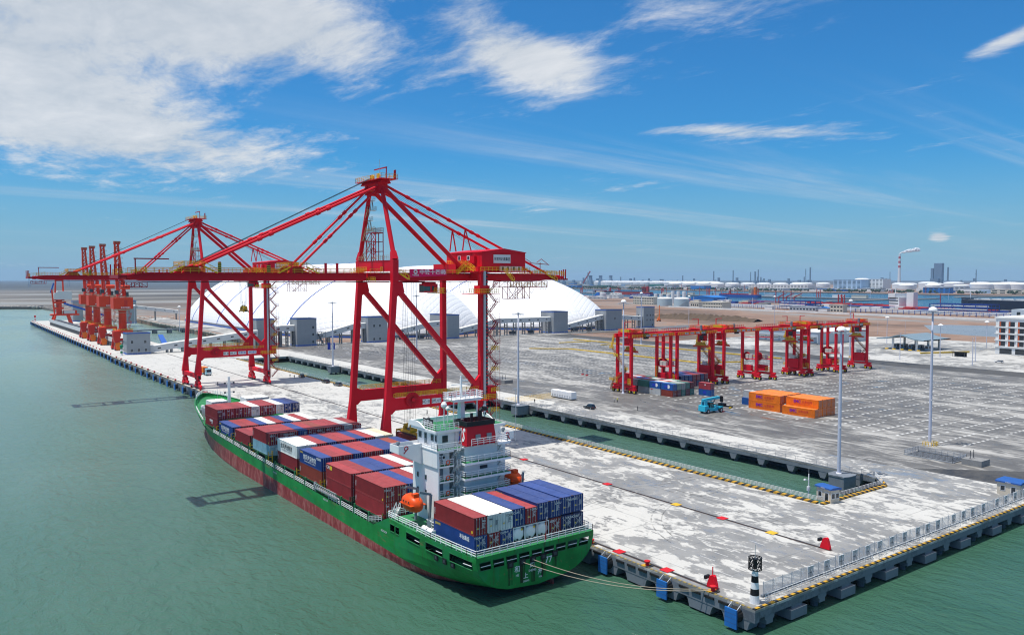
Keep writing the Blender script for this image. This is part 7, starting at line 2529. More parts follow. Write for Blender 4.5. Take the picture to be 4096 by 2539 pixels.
gallery('long white conveyor gallery sloping up behind the farther quay crane', [(118.4, 4.8), (129.5, 6.4), (183.5, 12.3), (187.4, 12.3)])
gallery('short flat white gallery on an open frame behind the farther crane', [(200.1, 14.6), (203.5, 15.1), (213.5, 14.9)], step=5)
gallery('white gallery sloping up to the tower between the near crane sea legs', [(228.1, 7.8), (238.8, 9.8), (259.1, 14.7), (268.1, 14.7)])
gallery('white gallery sloping up behind the near crane long diagonal', [(284.3, 7.0), (323.9, 13.9), (336.7, 14.4)])
gallery('white gallery that slopes then runs flat right of the near crane', [(348.1, 7.2), (388.8, 14.6), (445.1, 14.4)])
gallery('white gallery sloping up between the two rightmost grey towers in front of the dome', [(461.5, 6.8), (503.3, 14.2), (507.2, 14.4)])
gallery('short flat white gallery joining the rightmost tower', [(527.3, 13.8), (565.9, 11.4)], y=556)
gallery('far white gallery bridging the basin behind the orange cranes', [(196, 18.2), (246, 11.2)], y=990, step=22)
# cluttered machinery at the tower feet
T = thing('chute_frame', 'open steel frame with dark chutes beside the second tower', 'steel frame', (232.5, 544, 0))
q = MB()
for x in (-3, 0, 3):
    for y in (0, 4):
        q.beam((x, y, 0), (x, y, 9.5), .3, .3)
for z in (3, 6, 9):
    for y in (0, 4):
        q.beam((-3, y, z), (3, y, z), .25, .3)
    q.beam((-3, 0, z - 3), (3, 0, z), .18, .18)
q.build('frame', 'grey_steel', T)
MB().beam((-2, 2, 8), (2, 2, 1), 1.2, 1.0).build('chute', 'dark_steel', T)
for i, x in enumerate((300, 316, 405, 425, 475, 492)):
    T = thing('drive_unit', 'dark conveyor drive machinery under a gallery, %s from the left' % ORD[i], 'machinery', (x, 548, 0), 0, 'drive machinery under the galleries')
    MB().box(-2.5, 2.5, -1.5, 1.5, .5, 2.6).box(-4, 4, -1, 1, 2.6, 3.2).build('drive', 'dark_steel', T)
    MB().beam((-4, 0, 6), (3, 0, 2), .6, .6).build('chute', 'grey_steel', T)
# ---------------------------------------------------------------- air domes
def mat_dome():
    N, bs, out = newmat('membrane')
    tc = N.n('ShaderNodeTexCoord'); o = tc.outputs['UV']
    sep = N.n('ShaderNodeSeparateXYZ'); N.l(o, sep.inputs[0])
    m = None
    for s in (1, -1):
        d = N.math('ADD', sep.outputs[0], N.math('MULTIPLY', sep.outputs[1], s))
        q = N.math('ABSOLUTE', N.math('SUBTRACT', N.math('FRACT', N.math('DIVIDE', d, 7.0)), .5))
        e = N.math('SUBTRACT', 1.0, N.math('MULTIPLY', q, 2.0))
        e = N.math('POWER', e, 3.0)
        m = e if m is None else N.math('MAXIMUM', m, e)
    bs.inputs['Base Color'].default_value = (.80, .81, .82, 1)
    bs.inputs['Roughness'].default_value = .5
    bp = N.n('ShaderNodeBump'); bp.inputs['Strength'].default_value = .35; bp.inputs['Distance'].default_value = -.8
    N.l(m, bp.inputs['Height']); N.l(bp.outputs[0], bs.inputs['Normal'])
    n = N.noise(tc.outputs['Object'], .012, 4, .6)
    N.l(N.ramp(n, [(.3, (.76, .765, .77)), (.7, (.82, .825, .83))]), bs.inputs['Base Color'])


mat_dome()


def dome(label, cx, wx, Y0, Y1, h, e, a, b, seams):
    T = thing('air_dome', label, 'air dome', (0, 0, 0), 0, 'white air-supported storage domes')
    cy, L = (Y0 + Y1) / 2, (Y1 - Y0) / 2

    def zf(s, y):
        dy = max(0, abs(y - cy) - (L - e)) / e
        W_ = math.sqrt(max(0, 1 - dy * dy))
        return cx + wx * W_ * s, h * max(0, 1 - min(1, math.hypot(s * W_, dy)) ** a) ** b
    q = MB()
    nx, ny = 44, 64
    ys_ = []
    for j in range(ny + 1):
        t = j / ny
        ys_.append(cy - L * math.cos(math.pi * t) * .5 - L * (1 - 2 * t) * .5)
    for j, y in enumerate(ys_):
        for i in range(nx + 1):
            x, z = zf(math.sin(math.pi * (i / nx - .5)), y)
            q.v.append((x, y, max(z, 0) + 2.3))
    for j in range(ny):
        for i in range(nx):
            k = j * (nx + 1) + i
            q.f.append((k, k + 1, k + nx + 2, k + nx + 1))
    me = q.mesh('membrane', 'membrane', True)
    uv = me.uv_layers.new(name='u')
    for lp in me.loops:
        v = me.vertices[lp.vertex_index].co
        s_ = (v.x - cx) / wx
        uv.data[lp.index].uv = (v.x * 1.0 + math.copysign((h + 2.3 - v.z) * .7, s_), v.y)
    put(me, 'membrane', T)
    for y in seams:
        s0 = MB()
        p = [zf(math.sin(math.pi * (i / 40 - .5)), y) for i in range(0, 22)]
        for (xa, za), (xb, zb) in zip(p, p[1:]):
            s0.beam((xa - .15, y, za + 2.4), (xb - .15, y, zb + 2.4), .9, .3, up=(-1, 0, .5), caps=False)
        s0.build('seam', 'seam_blue', T)
    # ring wall
    q = MB(); q2 = MB()
    ring = []
    for j in range(0, ny + 1):
        ring.append((zf(-1, ys_[j])[0] - .4, ys_[j]))
    for j in range(ny, -1, -1):
        ring.append((zf(1, ys_[j])[0] + .4, ys_[j]))
    for (xa, ya), (xb, yb) in zip(ring, ring[1:] + ring[:1]):
        if math.hypot(xa - xb, ya - yb) < .05: continue
        q.poly([(xa, ya, -.3), (xb, yb, -.3), (xb, yb, 2.6), (xa, ya, 2.6)])
        q2.beam((xa, ya, .5), (xb, yb, .5), .5, 1.4, caps=False)
    q.build('ring_wall', 'conc_grey', T)
    q2.build('blue_band', 'trim_blue', T)


paint('seam_blue', (.06, .14, .55), .55, .05, .5)
dome('huge white air dome on the left, with blue seam lines', 342, 101, 570, 1048, 60, 130, 1.88, .70, (911, 822, 732, 655))
dome('huge white air dome on the right, behind the near quay crane', 507, 111, 569, 1080, 61.2, 209, 1.91, .62, (690,))
# ---------------------------------------------------------------- orange portal cranes on the coal berth
paint('portal_orange', (.74, .050, .010), .5, .12, .2, rust=.1)
paint('portal_red', (.60, .030, .012), .5, .12, .2)
paint('bright_orange', (.75, .16, .01), .5, .1, .3)


def portal(label, loc):
    T = thing('portal_crane', label, 'portal crane', loc, 0, 'orange portal cranes in a row')
    O = 'portal_orange'
    for sx in (-1, 1):
        for sy in (-1, 1):
            MB().beam((sx * 5.6, sy * 5.6, 2.0), (sx * 4.6, sy * 4.6, 11.4), 1.2, 1.2, 1.0, 1.0).build('leg', 'portal_red', T)
            b = MB().box(sx * 5.6 - .7, sx * 5.6 + .7, sy * 5.6 - 2.2, sy * 5.6 + 2.2, .9, 2.1).build('bogie', 'portal_red', T)
            for k in (-1.3, 1.3):
                MB().tube((sx * 5.6 - .5, sy * 5.6 + k, .55), (sx * 5.6 + .5, sy * 5.6 + k, .55), .5, 10).build('wheel', 'dark_steel', b)
    q = MB()
    for s in (-1, 1):
        q.beam((-5.1, s * 5.1, 6.8), (5.1, s * 5.1, 6.8), .6, .8); q.beam((s * 5.1, -5.1, 6.8), (s * 5.1, 5.1, 6.8), .6, .8)
        q.beam((-5.4, s * 5.4, 2.4), (4.8, s * 4.9, 10), .3, .3); q.beam((s * 5.4, -5.4, 2.4), (s * 4.8, 4.8, 10), .3, .3)
    q.build('portal_brace', 'portal_red', T)
    MB().box(-5.2, 5.2, -5.2, 5.2, 11.3, 12.9).build('portal_frame', O, T)
    q = MB().rail([(-5.2, -5.2, 12.9), (5.2, -5.2, 12.9), (5.2, 5.2, 12.9), (-5.2, 5.2, 12.9)], 1.1, 1.6, .12, 2, closed=True)
    q.build('railing', 'rail_yellow', T)
    # hopper and dust hood on the sea side
    MB().ext([(-6.4, 5.2), (-3.4, 5.2), (-2.8, 9.4), (-7.0, 9.4)], 'y', -7.4, -3.2).box(-7.2, -2.6, -7.6, -3.0, 9.4, 12.6).build('hopper', 'portal_red', T)
    MB().ext([(-5.6, .4), (-2.6, .4), (-2.2, 3.6), (-3.6, 5.4), (-6.0, 5.0)], 'y', -8.6, -6.2).build('dust_hood', 'bright_orange', T)
    MB().lathe(0, 0, [(3.2, 12.9), (2.55, 14.4), (2.4, 25.6), (3.0, 26.4), (3.0, 27.0)], 18).build('column', O, T, smooth=False)
    for z in (17.5, 24.5):
        q = MB()
        for k in range(14):
            a, b = 6.2832 * k / 14, 6.2832 * (k + 1) / 14
            q.beam((3.5 * math.cos(a), 3.5 * math.sin(a), z), (3.5 * math.cos(b), 3.5 * math.sin(b), z), .9, .12)
            q.beam((3.9 * math.cos(a), 3.9 * math.sin(a), z + 1.1), (3.9 * math.cos(b), 3.9 * math.sin(b), z + 1.1), .1, .1)
        q.build('ring_walk', 'portal_red' if z < 20 else 'rail_dull', T)
    q = MB()
    zigzag(q, 3.8, -3.4, 12.9, 26.5, 2.7, 2.6, (1, 0, 0), .7, (0, 1, 0))
    q.build('column_stair', 'portal_red', T)
    hs = MB().box(-5.9, 6.1, -3.0, 7.5, 27.1, 34.6).build('machine_house', O, T)
    MB().box(.6, 2.6, -3.06, -3.003, 28.6, 33.0).build('house_panel', 'portal_red', hs)
    text('青岛港机重工', 1.0, 'letter_white', hs, (1.5, -3.05, 28.0), '-y', bold=.02)
    MB().rail([(-5.8, -2.9, 34.6), (6, -2.9, 34.6), (6, 7.4, 34.6), (-5.8, 7.4, 34.6)], 1.1, 1.8, .12, 2, closed=True).build('house_railing', 'rail_dull', hs)
    MB().box(-5.2, 5.0, -3.4, -3.01, 26.4, 27.0).build('house_ledge', 'rail_dull', hs)
    # A-frame, counterweight and upright folded jib
    q = MB()
    for s in (-1, 1):
        q.beam((s * 2.1, -1, 34.6), (s * 1.6, 1.2, 46), .7, .8); q.beam((s * 2.1, 4, 34.6), (s * 1.6, 1.5, 46), .5, .6)
    q.beam((-1.7, 1.3, 45.8), (1.7, 1.3, 45.8), .5, .6)
    q.build('a_frame', 'portal_red', T)
    MB().tube((-1.2, -2.2, 41.6), (4.4, -2.2, 41.6), 1.35, 16).build('counterweight', 'portal_orange', T)
    q = MB()
    for s in (-1, 1):
        q.beam((s * 1.9, 3.4, 35.0), (s * 1.35 - 1.2, 6.4, 60), 1.7, 2.2, 1.3, 1.7)
        q.beam((s * 1.35 - 1.2, 6.4, 60), (s * .95 - 1.5, 7.2, 71.4), 1.3, 1.7, 1.0, 1.3)
    for k in range(12):
        t0, t1 = k / 12, (k + 1) / 12
        za, zb = 36 + 34 * t0, 36 + 34 * t1
        wa, wb = 2.0 - 1.1 * t0, 2.0 - 1.1 * t1
        oa, ob = -1.4 * t0, -1.4 * t1
        ya, yb = 3.5 + 3.6 * t0, 3.5 + 3.6 * t1
        q.beam((oa - wa, ya, za), (ob + wb, yb, zb), .6, .6); q.beam((oa + wa, ya, za), (oa - wa, ya, za), .6, .6)
    q.build('jib', 'portal_orange', T)
    MB().box(-3.2, .6, 6.0, 8.2, 70.2, 72.4).build('jib_head', 'portal_red', T)
    q = MB().rail([(-3.4, 5.9, 71), (.9, 5.9, 71)], 1.2, .9, .12, 2).rail([(.9, 5.9, 71), (.9, 8.3, 71)], 1.2, .9, .12, 2)
    for k in range(10):
        q.rail([(2.2 - k * .18, 3.0 + k * .35, 38 + k * 3.2), (3.0 - k * .18, 3.0 + k * .35, 38 + k * 3.2)], 1.1, .8, .12, 2)
    q.build('jib_railing', 'rail_dull', T)
    MB().box(-4.8, -2.6, -3.4, -1.0, 37, 39.6).box(2.2, 3.6, -2.6, -1.6, 35, 38.4).build('luffing_gear', 'dark_steel', T)
    return T


pp0 = portal('nearest of four orange portal cranes, right beside the grey tower', (110.8, 588, 0))
for lab, x, y in (('second of four orange portal cranes counting away from the grey tower', 110.9, 640), ('third of four orange portal cranes counting away from the grey tower', 111.0, 684), ('farthest of the four orange portal cranes on the coal berth', 111.2, 721)):
    dup(pp0, (x, y, 0), None, lab)
# ship loader at the far end
T = thing('ship_loader', 'orange ship loader with white machine house and blue boom at the berth end', 'ship loader', (121, 950, 0))
for sx in (-1, 1):
    for sy in (-1, 1):
        MB().beam((sx * 9, sy * 7, 0), (sx * 6, sy * 5, 10), 1.6, 1.6).build('leg', 'portal_orange', T)
MB().box(-10, 16, -5, 5, 9.4, 11).box(2, 14, -4, 4, 11, 14.6).build('portal_frame', 'portal_orange', T)
MB().box(2, 12, -4.05, -4.0, 11.2, 14.4).build('cabin_wall', 'clad_white', T)
MB().lathe(-2, 0, [(3.2, 11), (2.6, 12), (2.6, 24), (4, 26)], 14).build('column', 'portal_orange', T)
MB().box(-6, 2, -3, 3, 16, 18).box(-7, 4, -4, 4, 22, 24).build('slew_deck', 'portal_orange', T)
MB().ext([(-6.2, 26), (9.5, 26), (9.5, 34.3), (-3, 34.6), (-6.2, 32)], 'y', -5, 5).build('machine_house', 'clad_white', T)
q = MB()
for sx in (-5.6, 2.4):
    for sy in (-3, 3):
        q.beam((sx, sy, 25), (sx * .8, sy * .7, 46), .9, .9)
q.beam((-5, 0, 45.5), (2.4, 0, 45.5), 1.2, 1.2)
q.beam((-8.5, -3, 36), (-6.5, -3, 11), 1.4, 1.4)
q.build('a_frame', 'portal_orange', T)
MB().beam((-9.5, -2, 33), (-6.5, -2, 43), 2, 1.2).build('boom_stub', 'trim_blue', T)
MB().beam((2, -4, 22), (44, -6, 7), 2.4, 2.0).build('tail_boom', 'trim_blue', T)
MB().rail([(2, -5.2, 23), (44, -7.2, 8)], 1.4, 3, .15, 2).build('boom_railing', 'portal_orange', T)
# low roofed conveyor along the coal berth
T = thing('berth_conveyor', 'long low white-sided conveyor on columns along the coal berth', 'conveyor', (0, 0, 0))
q = MB()
y = 606
while y < 945:
    q.box(109.6, 110.2, y - .3, y + .3, 0, 4.2)
    q.box(114.6, 115.2, y - .3, y + .3, 0, 4.2)
    y += 5.5
tag(q.build('column', 'conc_grey', T), kind='stuff')
MB().box(109.2, 109.6, 604, 946, 3.4, 6.4).build('side_panel', 'clad_white', T)
MB().box(109.7, 115.4, 604, 946, 4.21, 4.7).box(112, 116.4, 640, 930, 5.2, 6.0).build('belt_deck', 'roof_dark', T)
tower('distant grey tower behind the ship loader', 140, 150, 1010, 1022, 22)
tower('distant grey tower behind the four orange cranes', 178, 190, 935, 948, 23.5)
T = thing('pipe_bridge', 'grey low bridge on piers across the basin', 'bridge', (0, 0, 0))
MB().beam((142, 806, -.3), (243, 800, -.3), 6, 1.0).build('deck', 'quay_side', T)
for k in range(7):
    MB().box(151 + k * 13, 154 + k * 13, 799, 807, -5, -.82).build('pier', 'quay_side', T)
fence_run('thin railing along the low basin bridge', [(142, 803, .2), (243, 797, .2)], 1.1, 4, 'galv', 2)
# blue floating boom and rock slopes of the basin
o = MB().beam((150, 640, -3.2), (176, 770, -3.2), 4, .9).build('pontoon', 'trim_blue'); tag(o, 'long blue pontoon floating in the basin', 'pontoon')
rk = []
for k in range(4):
    bm = bmesh.new()
    bmesh.ops.create_icosphere(bm, subdivisions=1, radius=1)
    rr_ = random.Random(k)
    for v in bm.verts:
        v.co = v.co * rr_.uniform(.7, 1.15)
    vs_ = [tuple(v.co) for v in bm.verts]; fs_ = [[v.index for v in f.verts] for f in bm.faces]
    bm.free()
    rk.append((vs_, fs_))


def rocks(name, label, pts, n, s0, s1, wid):
    q = MB()
    rr_ = random.Random(name + label)
    for i in range(n):
        k = rr_.random() * (len(pts) - 1)
        a, b = Vector(pts[int(k)]), Vector(pts[int(k) + 1])
        p = a.lerp(b, k - int(k))
        d = (b - a).normalized(); nrm = Vector((-d.y, d.x, 0))
        t = rr_.random()
        p = p + nrm * (t - .5) * wid
        z = -3.6 + 4.2 * (1 - t) if wid > 3 else -1
        vs_, fs_ = rr_.choice(rk)
        s = rr_.uniform(s0, s1); an = rr_.random() * 6.28
        b0 = len(q.v)
        ca_, sa_ = math.cos(an), math.sin(an)
        for (x, y_, z_) in vs_:
            q.v.append((p.x + s * (x * ca_ - y_ * sa_), p.y + s * (x * sa_ + y_ * ca_), z + s * .7 * z_))
        for f in fs_:
            q.f.append(tuple(b0 + j for j in f))
    return tag(q.build(name, 'rock'), label, 'rocks', kind='stuff')


rocks('rock_slope', 'grey rock revetment along the basin in front of the dome', [(214, 1012, 0), (210, 900, 0), (211, 810, 0), (210, 640, 0)], 1500, .9, 2.0, 13)
rocks('rock_slope', 'rock bank at the head of the basin behind the orange cranes', [(250, 1030, 0), (185, 1060, 0), (172, 1250, 0)], 500, 1, 2.4, 14)
# ---------------------------------------------------------------- near right: toll gate, warehouse, office
paint('canopy_blue', (.20, .27, .31), .45, .06, .3)
paint('render_white', (.74, .74, .72), .7, .05, .2)
paint('render_cream', (.60, .56, .46), .75, .06, .2)
paint('brick_orange', (.52, .12, .05), .75, .1, .5)
paint('shed_blue', (.025, .17, .50), .55, .08, .1)
paint('shed_pale', (.45, .50, .54), .55, .06, .1)
paint('silo_blue', (.42, .53, .57), .5, .06, .1, rust=.06)
paint('tank_white', (.72, .73, .73), .5, .05, .05)
paint('refinery', (.15, .23, .33), .7, .2, .02)  # skyline blue: distance haze put into the colour, besides the haze box
paint('rack_blue', (.02, .06, .28), .6, .15, .1)
paint('ship_black', (.015, .025, .05), .5, .15, .05, rust=.1)
paint('ship_blue', (.015, .08, .33), .5, .12, .05)
paint('ship_red', (.40, .04, .03), .55, .15, .05)
paint('arm_red', (.45, .03, .03), .55, .12, .1)
paint('office_blue', (.32, .44, .58), .6, .05, .02)
paint('green_net', (.02, .16, .14), .8, .1, .05)
T = thing('toll_gate', 'toll gate with curved pale blue canopy on columns', 'toll gate', (540, 277, 0), R(0))
q = MB()
n = 16
prev = None
P_ = []
for i in range(n + 1):
    t = i / n * 2 - 1
    yv = -16 + 32 * i / n
    zc = 7.6 + 2.6 * math.exp(-(t / .42) ** 2) - .3 * abs(t)
    P_.append((yv, zc))
for (ya, za), (yb, zb) in zip(P_, P_[1:]):
    q.poly([(-16, ya, za), (20, ya, za), (20, yb, zb), (-16, yb, zb)])
    q.poly([(-16, ya, za - .7), (-16, yb, zb - .7), (20, yb, zb - .7), (20, ya, za - .7)])
    q.poly([(-16, ya, za), (-16, yb, zb), (-16, yb, zb - .7), (-16, ya, za - .7)]); q.poly([(20, yb, zb), (20, ya, za), (20, ya, za - .7), (20, yb, zb - .7)])
q.build('canopy', 'canopy_blue', T)
for x in (-13, 2, 17):
    for y in (-10, 6):
        MB().lathe(x, y, [(.75, 0), (.75, 7.4)], 12).build('column', 'render_white', T)
for k, y in enumerate((-12, -6.5, -1, 4.5, 9.5)):
    b = MB().box(-4, 2, y - 1.1, y + 1.1, .2, 3.1).build('booth', 'shed_pale', T)
    MB().box(-3, 1, y - 1.13, y - 1.103, 1.2, 2.6).box(-4.03, -4.003, y - .8, y + .8, 1.2, 2.6).build('booth_window', 'window_dark', b)
    MB().box(-14, 9, y - 1.3, y + 1.3, 0, .2).build('island', 'pale_paving', T)
    MB().lathe(-14.5, y, [(1.2, .02), (1.2, .5), (.9, .7)], 10).build('nose_block', 'kerb_yellow', T)
T = thing('barrier', 'two yellow barriers right of the toll gate', 'barrier', (520, 248, 0))
MB().beam((-14, 6, .7), (20, -8, .7), .8, .9).build('rail', 'line_yellow', T)
T = thing('bus_shelter', 'small black shelter right of the toll gate', 'shelter', (509.6, 232, 0))
MB().box(-1.5, 1.5, -3.6, 3.6, 2.5, 2.8).box(1.2, 1.5, -3.6, 3.6, 0, 2.5).build('shell', 'black', T)
for y in (-3.4, 3.4):
    MB().box(-1.4, -1.2, y - .1, y + .1, 0, 2.5).build('post', 'dark_steel', T)
T = thing('warehouse', 'long pale warehouse with loading doors behind the right yard gantry cranes', 'warehouse', (519, 334, 0))
MB().box(0, 66, 0, 52, 0, 8.6).build('wall', 'shed_pale', T)
MB().box(-.4, 66.4, -.4, 52.4, 8.602, 9.1).build('roof', 'roof_pale', T)
MB().box(-2.6, -.003, 1, 51, 5.2, 5.5).build('awning', 'grey_steel', T)
MB().box(-1.5, -.004, 0, 52, 0, 1.1).build('dock', 'conc_grey', T)
for k in range(8):
    d = MB().box(-.08, -.003, 3 + k * 6, 7 + k * 6, 1.15, 4.8).build('loading_door', 'render_white', T)
    q = MB()
    for j in range(4):
        q.box(-.11, -.082, 3.5 + k * 6 + j * .85, 4.0 + k * 6 + j * .85, 3.2, 3.9)
    q.build('door_light', 'window_dark', d)
# white office with orange panels
T = thing('office_building', 'white office with orange window panels at the right edge', 'office', (547, 190, 0))
W_, D_ = 60, 37.5
MB().box(0, W_, 0, D_, 0, 22.4).build('wall', 'render_white', T)
for lv in range(4):
    z0 = 5.2 + lv * 4.1
    MB().box(-.55, -.003, -.5, D_ + .6, z0 - .75, z0 - .25).box(-.5, W_, D_ + .003, D_ + .6, z0 - .75, z0 - .25).build('string_course', 'render_white', T)
    for k in range(7):
        y0 = D_ - 1.2 - k * 5.3
        w_ = MB().box(-.06, -.003, y0 - 4.4, y0 - 1.9, z0, z0 + 2.9).build('window', 'window_dark', T)
        MB().box(-.25, -.062, y0 - 1.85, y0 - 1.0, z0, z0 + 2.9).build('panel', 'brick_orange', w_)
        MB().box(-.45, -.004, y0 - .95, y0 - .35, z0 - .2, z0 + 3.2).build('pilaster', 'render_white', w_)
for k in range(4):
    MB().box(-.06, -.004, D_ - 9.5 - k * 9, D_ - 2.5 - k * 9, .3, 3.6).build('shopfront', 'window_dark', T)
MB().box(-.6, W_ + .5, -.6, D_ + .6, 22.402, 23.3).build('parapet', 'render_white', T)
T = thing('plain_block', 'plain grey block with small windows behind the white office', 'building', (640, 210, 0))
MB().box(0, 40, 0, 46, 0, 25).build('wall', 'shed_pale', T)
for k in range(6):
    MB().box(-.06, -.003, 40 - k * 6, 42.4 - k * 6, 20.2, 23.2).build('window', 'window_dark', T)
# ---------------------------------------------------------------- soil mound and excavator
q = MB()
rr_ = random.Random(5)
nn = 46
for i in range(nn + 1):
    t = i / nn
    x, y = 722 + 26 * t, 690 - 135 * t
    hh = (5.4 + 2.2 * rr_.random()) * math.sin(math.pi * min(1, max(0, .04 + .92 * t))) ** .35
    for j, (o_, f) in enumerate(((-13, 0), (-7, .55), (-2, 1), (3, .9), (9, .4), (14, 0))):
        q.v.append((x + o_ * .98 + rr_.uniform(-.8, .8), y + o_ * .2, -.3 + hh * f * rr_.uniform(.85, 1.1)))
for i in range(nn):
    for j in range(5):
        k = i * 6 + j
        q.f.append((k, k + 1, k + 7, k + 6))
o = q.build('soil_mound', 'mound_soil' if 'mound_soil' in MATS else paint('mound_soil', (.105, .075, .052), .95, .25, .12))
struct(o)
T = thing('drill_rig', 'orange piling rig with tall mast beside the rightmost conveyor tower', 'piling rig', (670, 630, -.25), R(30))
MB().box(-2.4, 2.4, -1.6, 1.6, .9, 3.0).build('body', 'bright_orange', T)
MB().box(-2.6, 2.6, -2.0, -1.2, 0, .9).box(-2.6, 2.6, 1.2, 2.0, 0, .9).build('track', 'black', T)
MB().beam((2.4, 0, .5), (2.4, 0, 18), .7, .7).build('mast', 'bright_orange', T)
MB().beam((-.5, 0, 2.8), (2.2, 0, 9), .3, .3).beam((-6, 0, 1), (-3.6, 0, 5), .4, .5).beam((-3.6, 0, 5), (-1.6, 0, 2.5), .4, .5).build('strut', 'bright_orange', T)
# ---------------------------------------------------------------- middle distance: silos, sheds, offices, pipe racks
def block(name, label, cat, x, y, w, d, h, wall, roof=None, rows=0, cols=0, rz=0.0, grp=None, gable=False):
    T = thing(name, label, cat, (x, y, -.3), rz, grp)
    MB().box(0, w, 0, d, 0, h).build('wall', wall, T)
    if gable:
        MB().ext([(-.5, h + .003), (d + .5, h + .003), (d / 2, h + gable)], 'x', -.5, w + .5).build('roof', roof or 'roof_pale', T)
    else:
        MB().box(-.4, w + .4, -.4, d + .4, h + .003, h + .7).build('roof', roof or wall, T)
    for r in range(rows):
        z = h * (r + .45) / rows
        hh = h / rows * .38
        for k in range(cols):
            yy = d * (k + .5) / cols
            MB().box(-.12, -.004, yy - d / cols * .32, yy + d / cols * .32, z - hh / 2, z + hh / 2).build('window', 'window_dark', T)
    return T


def vtank(label, x, y, r, h, mat='tank_white', roof=.12, grp='storage tanks', name='storage_tank', n=20):
    T = thing(name, label, 'storage tank', (x, y, -.3), 0, grp)
    MB().lathe(0, 0, [(r, 0), (r, h)], n, cap_top=False).build('shell', mat, T, smooth=True)
    MB().lathe(0, 0, [(r * 1.01, h), (r * .95, h + r * roof * .5), (r * .6, h + r * roof * .9), (.1, h + r * roof)], n).build('roof', 'tank_white', T, smooth=True)
    return T


t = vtank('left of two big pale blue storage tanks in the middle distance', 1062, 985, 13.2, 13.0, 'silo_blue', .2)
t2 = vtank('right of two big pale blue storage tanks, with a spiral stair', 1062, 946, 13.2, 13.4, 'silo_blue', .2)
q = MB()
for k in range(14):
    a0, a1 = 3.5 + k * .1, 3.6 + k * .1
    q.beam((13.6 * math.cos(a0), 13.6 * math.sin(a0), k * 1.0), (13.6 * math.cos(a1), 13.6 * math.sin(a1), k + 1.0), .8, .35)
q.build('spiral_stair', 'grey_steel', t2)
for i, (x, y, h) in enumerate(((1190, 1128, 17), (1194, 1117, 17), (1200, 1104, 17), (1200, 1092, 23), (1203, 1080, 23), (1206, 1068, 23), (1212, 1098, 16))):
    vtank('%s of the slim white silos behind the pale blue tanks' % NTH(i), x, y, 3.6, h, grp='slim white silos', name='silo', n=12)
block('office_block', 'cream office with rows of windows left of the pale blue tanks', 'building', 1093, 1042, 16, 52, 13.5, 'render_cream', None, 3, 12)
block('blue_shed', 'long shed with bright blue roof right of the slim silos', 'shed', 1345, 1110, 46, 62, 8.6, 'shed_blue', 'shed_blue', 0, 0, R(0), None, 4)
block('low_building', 'low cream building with small windows right of the pale blue tanks', 'building', 1036, 838, 22, 40, 10, 'render_cream', None, 2, 12)
block('low_building', 'small cream annex beside the right pale blue tank', 'building', 1062, 908, 12, 18, 8, 'render_cream', None, 1, 4)
block('box_office', 'small cream two-storey block by the pipe racks', 'building', 1061, 644, 11, 20, 10.4, 'render_cream', None, 2, 4)
block('blue_hut', 'small pale hut with blue roof beside the cream block', 'hut', 1066, 672, 8, 14, 5, 'render_white', 'shed_blue', 0, 0, 0, None, 2.2)
block('low_shed', 'long low pale shed left of the blue hut', 'shed', 1068, 692, 9, 44, 5.6, 'shed_pale', None, 1, 8)
block('low_shed', 'small white pump house by the pipe racks', 'shed', 1072, 770, 8, 14, 5, 'render_white')
block('harbour_office', 'white stepped harbour building on the left shore of the channel', 'building', 1390, 1440, 16, 46, 8, 'render_white', None, 2, 10)
block('harbour_office', 'upper deck of the white stepped harbour building', 'building', 1396, 1447, 11, 30, 12.5, 'render_white', None, 3, 6)
block('harbour_office', 'long low white building before the stepped harbour building', 'building', 1300, 1395, 8, 56, 5, 'render_white', None, 1, 12)
vtank('white tank left of the stepped harbour building', 1420, 1530, 8, 12)
T = thing('pipe_rack', 'long white and blue pipe rack running along the channel shore', 'pipe rack', (0, 0, 0))
for k, (dx, z) in enumerate(((0, 2.2), (3, 2.2), (6, 3.8), (9, 3.8), (13, 5.2))):
    MB().beam((1056 + dx, 380, z), (1102 + dx, 900, z), .9, .9).build('pipe', 'tank_white' if k != 1 else 'shed_blue', T)
q = MB()
for k in range(64):
    y = 384 + k * 8.1
    x = 1056 + (y - 380) / 520 * 46
    q.box(x - 1, x + 15, y - .3, y + .3, 1.4, 1.8).box(x - .6, x - .1, y - .3, y + .3, -.3, 5).box(x + 14, x + 14.5, y - .3, y + .3, -.3, 5)
tag(q.build('support', 'rack_blue', T), kind='stuff')
for i, (x, y, w, d, h) in enumerate(((1100, 730, 40, 46, 13), (1105, 470, 34, 74, 14), (1380, 1330, 30, 60, 12))):
    T = thing('steel_rack', ['blue steel pipe tower right of the low cream building', 'blue steel pipe tower before the black tanker', 'blue steel frame on the shore behind the cream office'][i], 'pipe rack', (x, y, -.3))
    q = MB()
    for a in range(4):
        for b in range(6):
            q.beam((w * a / 3, d * b / 5, 0), (w * a / 3, d * b / 5, h), .7, .7)
    for z in (h * .4, h * .7, h):
        for a in range(4):
            q.beam((w * a / 3, 0, z), (w * a / 3, d, z), .6, .8)
        for b in range(6):
            q.beam((0, d * b / 5, z), (w, d * b / 5, z), .6, .8)
    q.build('frame', 'rack_blue', T)
    MB().beam((-1, 0, h * .55), (-1, d, h * .55), 1.2, 1.2).beam((4, 0, h * .85), (4, d, h * .85), 1.2, 1.2).build('pipe', 'tank_white', T)
struct(sheet('shore_road', [(985, 380), (996, 380), (1030, 950), (1019, 950)], -.2, 'pale_paving'))
MB_w = MB().beam((1000, 380, .5), (1034, 950, .5), .5, 1.6).build('boundary_wall', 'render_white'); tag(MB_w, 'long low white wall before the pipe racks', 'wall')
